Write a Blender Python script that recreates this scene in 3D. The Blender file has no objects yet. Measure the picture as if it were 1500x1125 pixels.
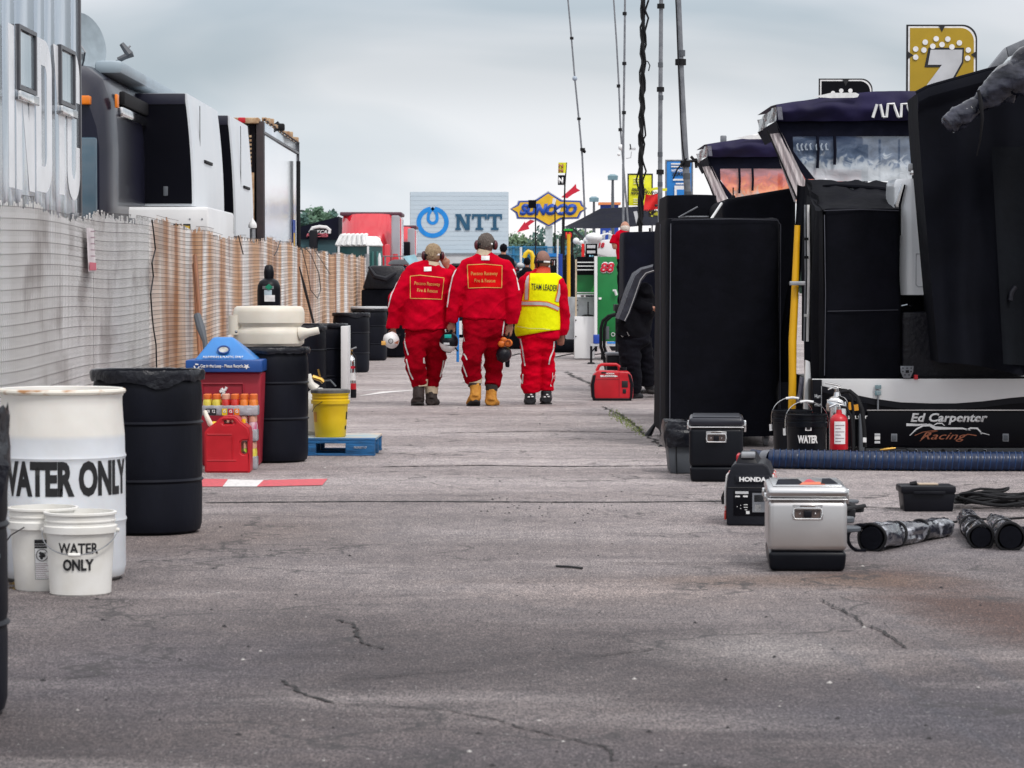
import bpy, bmesh, math, random
import numpy as np
from mathutils import Vector, Matrix, noise
from mathutils.bvhtree import BVHTree
random.seed(7)
R = math.radians
scn = bpy.context.scene
col = scn.collection
# ---------------------------------------------------------------- camera, sky, sun, exposure
H, F = 1.36, 4200.0                       # eye height (m), focal length in 1500-px-wide pixels
PITCH = math.atan((562.5 - 413) / F)
cam_d = bpy.data.cameras.new('camera')
cam_d.sensor_width = 36.0
cam_d.lens = F / 1500 * 36.0
cam_d.clip_start = 0.1
cam_d.clip_end = 3000
cam = bpy.data.objects.new('camera', cam_d)
col.objects.link(cam)
cam.location = (0, 0, H)
cam.rotation_euler = (R(90) - PITCH, 0, 0)
scn.camera = cam
cam_d.dof.use_dof = True
cam_d.dof.focus_distance = 26.0
cam_d.dof.aperture_fstop = 11.0
SUN_EL, SUN_AZ = R(52), R(148)            # azimuth measured clockwise from +Y (north)
world = bpy.data.worlds.new('World'); scn.world = world
world.use_nodes = True
nt = world.node_tree; nt.nodes.clear()
def wn(t, **k):
	n = nt.nodes.new(t)
	for a, b in k.items(): setattr(n, a, b)
	return n
sky = wn('ShaderNodeTexSky', sky_type='NISHITA', sun_disc=False, sun_elevation=SUN_EL, sun_rotation=SUN_AZ,
         air_density=1.0, dust_density=3.0, ozone_density=1.0)
bg1 = wn('ShaderNodeBackground'); bg1.inputs[1].default_value = 0.09
nt.links.new(sky.outputs[0], bg1.inputs[0])
tc = wn('ShaderNodeTexCoord')
sx = wn('ShaderNodeSeparateXYZ'); nt.links.new(tc.outputs['Generated'], sx.inputs[0])
mp = wn('ShaderNodeMapping'); mp.inputs['Scale'].default_value = (4.5, 4.5, 17); mp.inputs['Location'].default_value = (1.62, 0.2, 0.35)
nt.links.new(tc.outputs['Generated'], mp.inputs[0])
nz = wn('ShaderNodeTexNoise'); nz.inputs['Scale'].default_value = 1.3; nz.inputs['Detail'].default_value = 4.0
nz.inputs['Roughness'].default_value = 0.42; nz.inputs['Distortion'].default_value = 0.5
nt.links.new(mp.outputs[0], nz.inputs[0])
er = wn('ShaderNodeValToRGB'); er.color_ramp.interpolation = 'EASE'
nt.links.new(sx.outputs[2], er.inputs[0])
cr = er.color_ramp
cr.elements[0].position = 0.0; cr.elements[0].color = (0.98, 0.99, 1.0, 1)
cr.elements[1].position = 1.0; cr.elements[1].color = (1.45, 1.46, 1.50, 1)
for p_, c_ in ((0.026, (0.94, 0.955, 0.98, 1)), (0.050, (0.74, 0.79, 0.83, 1)), (0.075, (0.585, 0.635, 0.675, 1)), (0.11, (0.73, 0.77, 0.82, 1)), (0.4, (1.05, 1.07, 1.1, 1))):
	e = cr.elements.new(p_); e.color = c_
nr = wn('ShaderNodeValToRGB')
nr.color_ramp.elements[0].position = 0.34; nr.color_ramp.elements[0].color = (0.70, 0.755, 0.79, 1)
nr.color_ramp.elements[1].position = 0.60; nr.color_ramp.elements[1].color = (1.10, 1.06, 1.05, 1)
nt.links.new(nz.outputs[0], nr.inputs[0])
mul = wn('ShaderNodeMix', data_type='RGBA', blend_type='MULTIPLY'); mul.inputs[0].default_value = 1.0
nt.links.new(er.outputs[0], mul.inputs[6]); nt.links.new(nr.outputs[0], mul.inputs[7])
bg2 = wn('ShaderNodeBackground'); bg2.inputs[1].default_value = 1.0
nt.links.new(mul.outputs[2], bg2.inputs[0])
mix = wn('ShaderNodeMixShader'); mix.inputs[0].default_value = 0.9
nt.links.new(bg1.outputs[0], mix.inputs[1]); nt.links.new(bg2.outputs[0], mix.inputs[2])
wo = wn('ShaderNodeOutputWorld'); nt.links.new(mix.outputs[0], wo.inputs[0])
sd = bpy.data.lights.new('sun', 'SUN'); sd.energy = 1.5; sd.angle = R(11); sd.color = (1.0, 0.965, 0.92)
sun = bpy.data.objects.new('sun', sd); col.objects.link(sun)
sun.rotation_euler = (R(90) - SUN_EL, 0, -SUN_AZ + math.pi)
_dir = Vector((math.sin(SUN_AZ) * math.cos(SUN_EL), math.cos(SUN_AZ) * math.cos(SUN_EL), math.sin(SUN_EL)))
sun.rotation_euler = _dir.to_track_quat('Z', 'Y').to_euler()
scn.view_settings.view_transform = 'Standard'; scn.view_settings.look = 'None'
scn.view_settings.exposure = 0.18; scn.view_settings.gamma = 1.0
scn.view_settings.use_curve_mapping = False
try:
	scn.cycles.use_denoising = True
	scn.cycles.max_bounces = 6; scn.cycles.transparent_max_bounces = 12
except Exception: pass
# ---------------------------------------------------------------- photograph geometry
cp, sp = math.cos(PITCH), math.sin(PITCH)
def ray(px, py):
	u = (px - 750) / F; v = (562.5 - py) / F
	return Vector((u, cp + v * sp, -sp + v * cp))
def P(px, py, Y):                          # point at distance Y down the lane
	d = ray(px, py); t = Y / d.y
	return Vector((d.x * t, Y, H + d.z * t))
def G(px, py, z=0.0):                      # point on the ground
	d = ray(px, py); t = (z - H) / d.z
	return Vector((d.x * t, d.y * t, z))
def PX(px, py, X):                         # point on the plane x = X
	d = ray(px, py); t = X / d.x
	return Vector((X, d.y * t, H + d.z * t))
# ---------------------------------------------------------------- materials
MATS = {}
def lin(c):
	return tuple(((x / 255) / 12.92 if x / 255 <= 0.04045 else ((x / 255 + 0.055) / 1.055) ** 2.4) for x in c)
def mat(name, c, c2=None, rough=0.6, metal=0.0, scale=8.0, bump=0.0, bscale=None, spec=0.5, trans=0.0, alpha=1.0,
		coat=0.0, stretch=(1, 1, 1), detail=4.0, lo=0.35, hi=0.65, rvar=0.08, sss=0.0, sheen=0.0):
	if name in MATS: return MATS[name]
	m = bpy.data.materials.new(name); m.use_nodes = True
	t = m.node_tree; b = t.nodes['Principled BSDF']
	L = t.links.new
	if c2 is None: c2 = tuple(x * 0.82 for x in c)
	tcn = t.nodes.new('ShaderNodeTexCoord'); mpn = t.nodes.new('ShaderNodeMapping'); mpn.inputs['Scale'].default_value = stretch
	L(tcn.outputs['Object'], mpn.inputs[0])
	n = t.nodes.new('ShaderNodeTexNoise'); n.inputs['Scale'].default_value = scale; n.inputs['Detail'].default_value = detail
	L(mpn.outputs[0], n.inputs[0])
	r = t.nodes.new('ShaderNodeValToRGB')
	r.color_ramp.elements[0].position = lo; r.color_ramp.elements[0].color = (*c2, 1)
	r.color_ramp.elements[1].position = hi; r.color_ramp.elements[1].color = (*c, 1)
	L(n.outputs[0], r.inputs[0]); L(r.outputs[0], b.inputs['Base Color'])
	mr = t.nodes.new('ShaderNodeMapRange'); mr.inputs[3].default_value = max(0.02, rough - rvar); mr.inputs[4].default_value = min(1, rough + rvar)
	L(n.outputs[0], mr.inputs[0]); L(mr.outputs[0], b.inputs['Roughness'])
	b.inputs['Metallic'].default_value = metal
	b.inputs['Specular IOR Level'].default_value = spec
	b.inputs['Transmission Weight'].default_value = trans
	b.inputs['Alpha'].default_value = alpha
	b.inputs['Coat Weight'].default_value = coat
	if sss: b.inputs['Subsurface Weight'].default_value = sss; b.inputs['Subsurface Radius'].default_value = (0.02, 0.01, 0.006)
	if sheen: b.inputs['Sheen Weight'].default_value = sheen
	if bump:
		n2 = t.nodes.new('ShaderNodeTexNoise'); n2.inputs['Scale'].default_value = bscale or scale * 3; n2.inputs['Detail'].default_value = 5
		L(mpn.outputs[0], n2.inputs[0])
		bp = t.nodes.new('ShaderNodeBump'); bp.inputs['Strength'].default_value = bump; bp.inputs['Distance'].default_value = 0.02
		L(n2.outputs[0], bp.inputs['Height']); L(bp.outputs[0], b.inputs['Normal'])
	MATS[name] = m
	return m
def M_(n): return MATS[n]
# ---------------------------------------------------------------- mesh building
class MB:
	def __init__(s): s.v = []; s.f = []; s.mi = []; s.cur = 0; s.mats = []
	def use(s, m):
		if m not in s.mats: s.mats.append(m)
		s.cur = s.mats.index(m); return s
	def add(s, vs, fs):
		o = len(s.v); s.v += [Vector(v) for v in vs]
		for f in fs: s.f.append(tuple(i + o for i in f)); s.mi.append(s.cur)
		return s
	def box(s, a, b, rot=0.0, c=None):
		x0, y0, z0 = a; x1, y1, z1 = b
		vs = [Vector(p) for p in ((x0, y0, z0), (x1, y0, z0), (x1, y1, z0), (x0, y1, z0), (x0, y0, z1), (x1, y0, z1), (x1, y1, z1), (x0, y1, z1))]
		if rot:
			c = Vector(c) if c else (Vector(a) + Vector(b)) / 2
			m = Matrix.Rotation(rot, 3, 'Z'); vs = [c + m @ (v - c) for v in vs]
		return s.add(vs, [(0, 3, 2, 1), (4, 5, 6, 7), (0, 1, 5, 4), (1, 2, 6, 5), (2, 3, 7, 6), (3, 0, 4, 7)])
	def hexa(s, lo, hi):                    # two quads of four corners each (bottom, top)
		return s.add(list(lo) + list(hi), [(0, 3, 2, 1), (4, 5, 6, 7), (0, 1, 5, 4), (1, 2, 6, 5), (2, 3, 7, 6), (3, 0, 4, 7)])
	def prism(s, pts, d):                   # polygon extruded along vector d
		pts = [Vector(p) for p in pts]; d = Vector(d); n = len(pts)
		nrm = Vector((0, 0, 0))
		for i in range(n): nrm += pts[i].cross(pts[(i + 1) % n])
		if nrm.dot(d) > 0: pts = pts[::-1]
		vs = pts + [p + d for p in pts]
		fs = [tuple(range(n)), tuple(range(2 * n - 1, n - 1, -1))]
		fs += [(i, i + n, (i + 1) % n + n, (i + 1) % n) for i in range(n)]
		return s.add(vs, fs)
	def tube(s, pts, rad, seg=10, cap=True, ell=None):
		pts = [Vector(p) for p in pts]; n = len(pts)
		rad = rad if isinstance(rad, (list, tuple)) else [rad] * n
		vs = []; up = None
		for i, p in enumerate(pts):
			t = (pts[min(i + 1, n - 1)] - pts[max(i - 1, 0)])
			if t.length < 1e-9: t = Vector((0, 0, 1))
			t.normalize()
			if up is None:
				a = Vector((1, 0, 0)) if abs(t.x) < 0.9 else Vector((0, 1, 0))
			else: a = up
			x = (a - t * a.dot(t)).normalized(); y = t.cross(x); up = x
			r = rad[i]; rx, ry = (r if isinstance(r, (tuple, list)) else (r, r))
			for k in range(seg):
				w = 2 * math.pi * k / seg
				vs.append(p + x * (math.cos(w) * rx) + y * (math.sin(w) * ry))
		fs = []
		for i in range(n - 1):
			for k in range(seg):
				a, b = i * seg + k, i * seg + (k + 1) % seg
				fs.append((a, b, b + seg, a + seg))
		if cap:
			fs.append(tuple(range(seg - 1, -1, -1))); fs.append(tuple((n - 1) * seg + k for k in range(seg)))
		return s.add(vs, fs)
	def lathe(s, prof, c=(0, 0, 0), seg=48, cap0=True, cap1=True, sxy=(1, 1)):
		c = Vector(c); vs = []; n = len(prof)
		for r, z in prof:
			for k in range(seg):
				w = 2 * math.pi * k / seg
				vs.append(c + Vector((r * math.cos(w) * sxy[0], r * math.sin(w) * sxy[1], z)))
		fs = []
		for i in range(n - 1):
			for k in range(seg):
				a, b = i * seg + k, i * seg + (k + 1) % seg
				fs.append((a, b, b + seg, a + seg))
		if cap0: fs.append(tuple(range(seg - 1, -1, -1)))
		if cap1: fs.append(tuple((n - 1) * seg + k for k in range(seg)))
		return s.add(vs, fs)
	def sphere(s, c, r, seg=16, rings=10, sc=(1, 1, 1)):
		prof = [(math.sin(math.pi * i / rings), -math.cos(math.pi * i / rings)) for i in range(rings + 1)]
		c = Vector(c); vs = []
		for a, z in prof:
			for k in range(seg):
				w = 2 * math.pi * k / seg
				vs.append(c + Vector((r * max(a, 1e-4) * math.cos(w) * sc[0], r * max(a, 1e-4) * math.sin(w) * sc[1], r * z * sc[2])))
		fs = []
		for i in range(rings):
			for k in range(seg):
				a, b = i * seg + k, i * seg + (k + 1) % seg
				fs.append((a, b, b + seg, a + seg))
		return s.add(vs, fs)
	def grid(s, fn, nu, nv):                # fn(u, v) -> point
		vs = [fn(i / nu, j / nv) for j in range(nv + 1) for i in range(nu + 1)]
		fs = [(j * (nu + 1) + i, j * (nu + 1) + i + 1, (j + 1) * (nu + 1) + i + 1, (j + 1) * (nu + 1) + i) for j in range(nv) for i in range(nu)]
		return s.add(vs, fs)
	def torus(s, c, R_, r, seg=32, rs=8, axis='Z', arc=(0, 2 * math.pi)):
		c = Vector(c); pts = []
		full = abs(arc[1] - arc[0] - 2 * math.pi) < 1e-6
		n = seg + (0 if full else 1)
		vs = []
		for i in range(n):
			a = arc[0] + (arc[1] - arc[0]) * i / seg
			for k in range(rs):
				w = 2 * math.pi * k / rs
				p = Vector(((R_ + r * math.cos(w)) * math.cos(a), (R_ + r * math.cos(w)) * math.sin(a), r * math.sin(w)))
				if axis == 'Y': p = Vector((p.x, p.z, p.y))
				if axis == 'X': p = Vector((p.z, p.x, p.y))
				vs.append(c + p)
		fs = []
		for i in range(seg if full else seg):
			j = (i + 1) % n if full else i + 1
			for k in range(rs):
				fs.append((i * rs + k, i * rs + (k + 1) % rs, j * rs + (k + 1) % rs, j * rs + k))
		return s.add(vs, fs)
	def ob(s, name, m=None, parent=None, bevel=0.0, smooth=True, world=True, bseg=2, disp=None, **kw):
		me = bpy.data.meshes.new(name)
		vs = s.v
		if parent is not None and world:
			inv = wm(parent).inverted(); vs = [inv @ v for v in vs]
		me.from_pydata([tuple(v) for v in vs], [], s.f)
		if s.mats:
			for x in s.mats: me.materials.append(x)
			if len(s.mats) > 1: me.polygons.foreach_set('material_index', s.mi)
		elif m is not None: me.materials.append(m)
		me.validate()
		bm = bmesh.new(); bm.from_mesh(me)
		bmesh.ops.remove_doubles(bm, verts=bm.verts, dist=1e-5)
		if bevel:
			es = [e for e in bm.edges if len(e.link_faces) == 2 and e.calc_face_angle(0) > 0.6]
			bmesh.ops.bevel(bm, geom=es, offset=bevel, segments=bseg, affect='EDGES', profile=0.5, clamp_overlap=True)
		bmesh.ops.recalc_face_normals(bm, faces=bm.faces)
		bm.to_mesh(me); bm.free()
		if smooth:
			me.polygons.foreach_set('use_smooth', [True] * len(me.polygons))
			try: me.set_sharp_from_angle(angle=R(38))
			except Exception: pass
		o = bpy.data.objects.new(name, me); col.objects.link(o)
		if parent is not None: o.parent = parent
		for k, v in kw.items(): o[k] = v
		return o
def wm(o):
	m = Matrix.LocRotScale(o.location, o.rotation_euler, o.scale)
	return wm(o.parent) @ m if o.parent else m
def thing(name, label, cat, loc=(0, 0, 0), rz=0.0, group=None):
	o = bpy.data.objects.new(name, None); col.objects.link(o)
	o.empty_display_size = 0.1
	o.location = loc; o.rotation_euler = (0, 0, rz)
	o['label'] = label; o['category'] = cat
	if group: o['group'] = group
	return o
def tag(o, label, cat, group=None):
	o['label'] = label; o['category'] = cat
	if group: o['group'] = group
	return o
def struct(o, kind='structure'): o['kind'] = kind; return o
def dup(root, loc, rz=None, label=None, group=None, scale=None):
	r = root.copy(); col.objects.link(r); r.location = loc
	if rz is not None: r.rotation_euler = (0, 0, rz)
	if scale: r.scale = scale
	if label: r['label'] = label
	if group: r['group'] = group
	for ch in list(root.children):
		c = ch.copy(); col.objects.link(c); c.parent = r
		for g in list(ch.children):
			d = g.copy(); col.objects.link(d); d.parent = c
	return r
def text_mesh(s, size=1.0, bold=0.0, depth=0.0, align='LEFT', xs=1.0, shear=0.0, space=1.0):
	cu = bpy.data.curves.new('lettering', 'FONT'); cu.body = s; cu.size = size
	cu.offset = bold * size; cu.extrude = depth; cu.align_x = align; cu.shear = shear; cu.space_character = space
	cu.resolution_u = 3
	o = bpy.data.objects.new('lettering', cu); col.objects.link(o)
	bpy.context.view_layer.update()
	dg = bpy.context.evaluated_depsgraph_get()
	me = bpy.data.meshes.new_from_object(o.evaluated_get(dg))
	bpy.data.objects.remove(o); bpy.data.curves.remove(cu)
	if xs != 1.0:
		for v in me.vertices: v.co.x *= xs
	return me
def text(s, m, parent, org, ux, uy, height, width=None, bold=0.0, depth=0.002, align='CENTER', shear=0.0, name='lettering', fn=None, space=1.0, sub=False):
	"""height = cap height; width = total width if given; fn maps a world point to a curved surface"""
	me = text_mesh(s, 1.0, bold, 0.0, 'LEFT', 1.0, shear, space)
	me2 = me
	xs = [v.co.x for v in me2.vertices]; ys = [v.co.y for v in me2.vertices]
	x0, x1, y0, y1 = min(xs), max(xs), min(ys), max(ys)
	capn = 0.73
	k = height / capn
	kx = (width / (x1 - x0)) if width else k
	W = (x1 - x0) * kx
	off = {'LEFT': 0, 'CENTER': -W / 2, 'RIGHT': -W}[align]
	org = Vector(org); ux = Vector(ux).normalized(); uy = Vector(uy).normalized(); n = ux.cross(uy)
	bm = bmesh.new(); bm.from_mesh(me2)
	if sub:
		bmesh.ops.triangulate(bm, faces=bm.faces)
		for _ in range(3):
			es = [e for e in bm.edges if e.calc_length() > 0.16]
			if not es: break
			bmesh.ops.subdivide_edges(bm, edges=es, cuts=1); bmesh.ops.triangulate(bm, faces=bm.faces)
	for v in bm.verts:
		p = org + ux * ((v.co.x - x0) * kx + off) + uy * (v.co.y * k)
		v.co = p
	if fn is None:
		r = bmesh.ops.extrude_face_region(bm, geom=list(bm.faces))
		for e in r['geom']:
			if isinstance(e, bmesh.types.BMVert): e.co += n * depth
	else:
		for v in bm.verts: v.co = fn(v.co)
	if parent is not None:
		bmesh.ops.transform(bm, matrix=wm(parent).inverted(), verts=bm.verts)
	bmesh.ops.recalc_face_normals(bm, faces=bm.faces)
	mo = bpy.data.meshes.new(name); bm.to_mesh(mo); bm.free(); mo.materials.append(m)
	o = bpy.data.objects.new(name, mo); col.objects.link(o)
	if parent is not None: o.parent = parent
	bpy.data.meshes.remove(me)
	return o
def poly(pts, m, parent, name, d, bevel=0.0, **kw):
	return MB().prism(pts, d).ob(name, m, parent, bevel=bevel, smooth=False, **kw)
def remesh(mb, voxel, smooth=6, parent=None, name='body', m=None, fold=None):
	o = mb.ob(name, m, None, smooth=False)
	md = o.modifiers.new('r', 'REMESH'); md.mode = 'VOXEL'; md.voxel_size = voxel; md.use_smooth_shade = True
	if smooth:
		sm = o.modifiers.new('s', 'SMOOTH'); sm.iterations = smooth; sm.factor = 0.5
	bpy.context.view_layer.update()
	dg = bpy.context.evaluated_depsgraph_get()
	me = bpy.data.meshes.new_from_object(o.evaluated_get(dg))
	bpy.data.objects.remove(o)
	if fold is not None:
		nn = [v.normal.copy() for v in me.vertices]
		for v, q in zip(me.vertices, nn):
			v.co += q * fold(v.co)
	me.polygons.foreach_set('use_smooth', [True] * len(me.polygons))
	if m is not None and not me.materials: me.materials.append(m)
	o = bpy.data.objects.new(name, me); col.objects.link(o)
	if parent is not None:
		me.transform(wm(parent).inverted()); o.parent = parent
	return o
def bvh_of(o):
	w = wm(o)
	return BVHTree.FromPolygons([w @ v.co for v in o.data.vertices], [tuple(p.vertices) for p in o.data.polygons])
def V(*a): return Vector(a)
# ---------------------------------------------------------------- palette
mat('black_fabric', (0.0042, 0.0046, 0.0082), (0.0022, 0.0026, 0.005), rough=0.9, scale=6, bump=0.3, bscale=14, spec=0.12)
mat('black_plastic', (0.0055, 0.006, 0.010), (0.0035, 0.004, 0.007), rough=0.42, spec=.2, scale=5, bump=0.05, bscale=30)
mat('barrel_black', (0.0052, 0.0062, 0.0120), (0.0028, 0.0034, 0.0068), spec=.15, rough=0.48, scale=5, bump=0.12, bscale=24, stretch=(1, 1, 0.4))
mat('rubber', (0.008, 0.008, 0.010), spec=.25, rough=0.7, scale=20)
mat('drum_white', (0.80, 0.775, 0.73), (0.70, 0.67, 0.62), rough=0.45, scale=4, bump=0.04, bscale=14, sss=0.1)
def level_tint(m, z, c, width=.012):
	t = m.node_tree; b = t.nodes['Principled BSDF']; src = b.inputs['Base Color'].links[0].from_socket; L = t.links.new
	tc_ = t.nodes.new('ShaderNodeTexCoord'); sp_ = t.nodes.new('ShaderNodeSeparateXYZ'); L(tc_.outputs['Object'], sp_.inputs[0])
	mr = t.nodes.new('ShaderNodeMapRange'); mr.inputs[1].default_value = z + width; mr.inputs[2].default_value = z - width; L(sp_.outputs[2], mr.inputs[0])
	x = t.nodes.new('ShaderNodeMix'); x.data_type = 'RGBA'; x.blend_type = 'MULTIPLY'; L(mr.outputs[0], x.inputs[0]); L(src, x.inputs[6]); x.inputs[7].default_value = (*c, 1); L(x.outputs[2], b.inputs['Base Color'])
level_tint(MATS['drum_white'], .66, (.80, .86, .97)); level_tint(MATS['drum_white'], .03, (.55, .5, .45), .03)
mat('pail_white', (0.78, 0.77, 0.74), (0.70, 0.68, 0.63), rough=0.4, scale=7, bump=0.03)
mat('white_paint', (0.78, 0.785, 0.79), (0.72, 0.725, 0.73), rough=0.35, scale=2)
mat('white_cloth', (0.80, 0.80, 0.79), rough=0.8, scale=10)
mat('cream_plastic', (0.76, 0.71, 0.62), (0.68, 0.62, 0.52), rough=0.45, scale=4, sss=0.1)
mat('letter_black', (0.008, 0.008, 0.010), rough=0.5, scale=20)
mat('letter_white', (0.82, 0.82, 0.82), rough=0.5, scale=20)
mat('steel', (0.64, 0.64, 0.64), (0.52, 0.52, 0.53), rough=0.3, metal=1.0, scale=3, bump=0.02, bscale=60, stretch=(1, 1, 12))
mat('chrome', (0.75, 0.75, 0.75), rough=0.12, metal=1.0, scale=5, rvar=0.04)
mat('galv', (0.42, 0.43, 0.44), (0.30, 0.31, 0.33), rough=0.5, metal=0.9, scale=20)
mat('alu_grey', (0.22, 0.23, 0.25), (0.15, 0.16, 0.18), rough=0.5, metal=0.3, scale=14)
mat('red_plastic', (0.55, 0.008, 0.020), (0.42, 0.004, 0.012), rough=0.35, scale=5)
mat('bin_red', (0.33, 0.010, 0.028), (0.27, 0.006, 0.02), rough=0.5, scale=5)
mat('bin_blue', (0.010, 0.075, 0.30), (0.006, 0.05, 0.22), rough=0.4, scale=5)
mat('bin_blue_light', (0.04, 0.23, 0.60), (0.03, 0.18, 0.5), rough=0.4, scale=5)
mat('yellow_plastic', (0.80, 0.55, 0.008), (0.72, 0.46, 0.006), rough=0.4, scale=4)
mat('yellow_tube', (0.78, 0.42, 0.004), (0.7, 0.36, 0.004), rough=0.4, scale=4)
mat('pallet_blue', (0.010, 0.13, 0.34), (0.008, 0.07, 0.18), rough=0.7, scale=9, bump=0.4, stretch=(1, 1, 5))
mat('pallet_top', (0.30, 0.42, 0.48), (0.55, 0.45, 0.36), rough=0.8, scale=5, bump=0.4)
mat('jacket_red', (0.60, 0.0, 0.020), (0.44, 0.0, 0.012), rough=0.85, scale=7, bump=0.5, bscale=16, spec=0.06)
mat('pants_red', (0.34, 0.0, 0.010), (0.20, 0.0, 0.005), rough=0.9, scale=6, bump=0.5, bscale=16, spec=0.05)  # red darkened to carry the shade on the legs in its colour
mat('vest_yellow', (0.88, 0.90, 0.004), (0.80, 0.84, 0.002), spec=.1, rough=0.8, scale=6, bump=0.3, bscale=18)
mat('vest_orange', (0.85, 0.20, 0.010), rough=0.7, scale=10)
mat('reflective', (0.55, 0.55, 0.54), (0.45, 0.44, 0.45), rough=0.45, scale=20, metal=0.2)
mat('skin', (0.47, 0.24, 0.16), (0.40, 0.18, 0.12), rough=0.55, scale=20, sss=0.1)
mat('skin_tan', (0.36, 0.165, 0.11), (0.30, 0.12, 0.08), rough=0.5, scale=20, sss=0.1)
mat('hair_blonde', (0.50, 0.37, 0.22), (0.26, 0.17, 0.10), rough=0.7, scale=60, bump=0.8, bscale=120, stretch=(3, 3, 0.7))
mat('hair_grey', (0.20, 0.16, 0.135), (0.07, 0.055, 0.05), rough=0.7, scale=60, bump=0.8, bscale=120, stretch=(3, 3, 0.7))
mat('hair_shaved', (0.27, 0.135, 0.10), (0.20, 0.10, 0.075), rough=0.7, scale=90)
mat('hair_white', (0.66, 0.60, 0.54), (0.45, 0.38, 0.33), rough=0.7, scale=60, bump=0.6)
mat('muff_red', (0.10, 0.006, 0.014), (0.05, 0.003, 0.008), rough=0.35, scale=12)
mat('boot_tan', (0.60, 0.27, 0.035), (0.50, 0.20, 0.02), rough=0.7, scale=14, bump=0.3)
mat('boot_brown', (0.035, 0.022, 0.020), (0.02, 0.013, 0.012), rough=0.7, scale=14, bump=0.3)
mat('boot_black', (0.010, 0.010, 0.014), rough=0.6, scale=14, bump=0.3)
mat('sole', (0.015, 0.012, 0.012), rough=0.8, scale=10)
mat('cuff_cream', (0.62, 0.50, 0.36), rough=0.9, scale=20, bump=0.3)
mat('gold_thread', (0.78, 0.42, 0.10), rough=0.6, scale=20)
mat('orange_ball', (0.70, 0.16, 0.010), rough=0.5, scale=10)
mat('hose_blue', (0.003, 0.016, 0.060), (0.002, 0.010, 0.038), rough=0.35, scale=20)
mat('hose_blue_ridge', (0.008, 0.045, 0.15), (0.005, 0.03, 0.10), rough=0.35, scale=20)
mat('brass', (0.60, 0.36, 0.09), rough=0.35, metal=0.9, scale=20)
mat('wood', (0.26, 0.10, 0.040), (0.16, 0.06, 0.025), rough=0.6, scale=6, stretch=(1, 1, 0.15), bump=0.2)
mat('indigo', (0.014, 0.010, 0.055), (0.008, 0.006, 0.032), rough=0.7, scale=3, bump=0.4, bscale=6, spec=.3)
mat('navy_dark', (0.006, 0.007, 0.017), (0.004, 0.005, 0.011), spec=.15, rough=0.85, scale=4, bump=0.4, bscale=7)
mat('green_paint', (0.006, 0.20, 0.045), (0.004, 0.16, 0.035), rough=0.4, scale=3)
mat('green_light', (0.03, 0.50, 0.06), rough=0.4, scale=3)
mat('teal_dark', (0.008, 0.065, 0.062), (0.006, 0.04, 0.04), rough=0.4, scale=3)
mat('truck_red', (0.62, 0.008, 0.025), (0.55, 0.006, 0.02), rough=0.12, coat=1.0, scale=2)
mat('sign_yellow', (0.80, 0.48, 0.012), rough=0.5, scale=3)
mat('sign_blue', (0.008, 0.055, 0.36), rough=0.5, scale=3)
mat('sign_red', (0.60, 0.006, 0.035), rough=0.5, scale=3)
mat('fluo_yellow', (0.80, 0.80, 0.015), rough=0.5, scale=3)
mat('banner_blue', (0.012, 0.21, 0.62), rough=0.5, scale=3)
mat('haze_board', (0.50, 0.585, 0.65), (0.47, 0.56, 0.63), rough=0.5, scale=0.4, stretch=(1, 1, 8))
mat('ntt_blue', (0.004, 0.25, 0.72), rough=0.5, scale=3)
mat('ntt_navy', (0.010, 0.085, 0.17), rough=0.5, scale=3)
mat('coach_dark', (0.010, 0.010, 0.024), (0.008, 0.008, 0.018), rough=0.3, spec=.3, coat=.25, scale=1, rvar=0.03)
mat('glass_dark', (0.010, 0.022, 0.036), rough=0.05, scale=1, rvar=0.02, spec=0.7)
mat('slide_black', (0.002, 0.002, 0.005), spec=.12, rough=0.3, scale=2, rvar=0.05)
mat('silver_white', (0.74, 0.77, 0.80), (0.68, 0.72, 0.76), rough=0.3, metal=0.1, scale=2, stretch=(1, 1, 0.3))
mat('bright_alu', (0.84, 0.88, 0.92), (0.72, 0.78, 0.84), rough=0.12, metal=0.85, scale=1.3, stretch=(1, 2.5, 0.06), bump=0.05, bscale=4, rvar=0.06)
mat('orange_light', (0.85, 0.22, 0.010), rough=0.3, scale=10)
mat('rust_cream', (0.50, 0.36, 0.22), (0.30, 0.16, 0.08), rough=0.8, scale=12)
mat('dark_brown', (0.035, 0.022, 0.024), (0.02, 0.014, 0.016), rough=0.7, scale=9)
mat('leather_black', (0.006, 0.006, 0.011), spec=.3, rough=0.4, scale=10, bump=0.3)
mat('bag_plastic', (0.005, 0.006, 0.010), (0.010, 0.011, 0.017), spec=.35, rough=0.3, scale=8, bump=0.9, bscale=16, rvar=0.08)
mat('pvc_wrap', (0.03, 0.03, 0.05), (0.16, 0.16, 0.20), rough=0.12, scale=7, bump=0.8, bscale=14, metal=0.2, rvar=0.06, coat=0.6)
mat('gold_board', (0.42, 0.27, 0.006), (0.36, 0.23, 0.004), rough=0.45, scale=3)
mat('hydrant_grey', (0.22, 0.23, 0.25), rough=0.6, scale=8)
mat('tote_grey', (0.085, 0.095, 0.11), (0.07, 0.078, 0.09), rough=0.5, scale=4)
mat('paint_red', (0.62, 0.10, 0.12), (0.42, 0.09, 0.10), rough=0.8, scale=30, lo=0.3, hi=0.55)
mat('paint_white', (0.72, 0.70, 0.69), (0.5, 0.48, 0.47), rough=0.8, scale=30, lo=0.3, hi=0.5)
mat('crack', (0.010, 0.009, 0.010), (0.028, 0.025, 0.025), rough=0.95, scale=30)
mat('cart_black', (0.0025, 0.0025, 0.005), spec=.12, rough=0.35, scale=3, rvar=0.05)
mat('copper_print', (0.36, 0.11, 0.05), rough=0.5, scale=5)
mat('cloud_print', (0.55, 0.56, 0.58), rough=0.5, scale=4)
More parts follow.
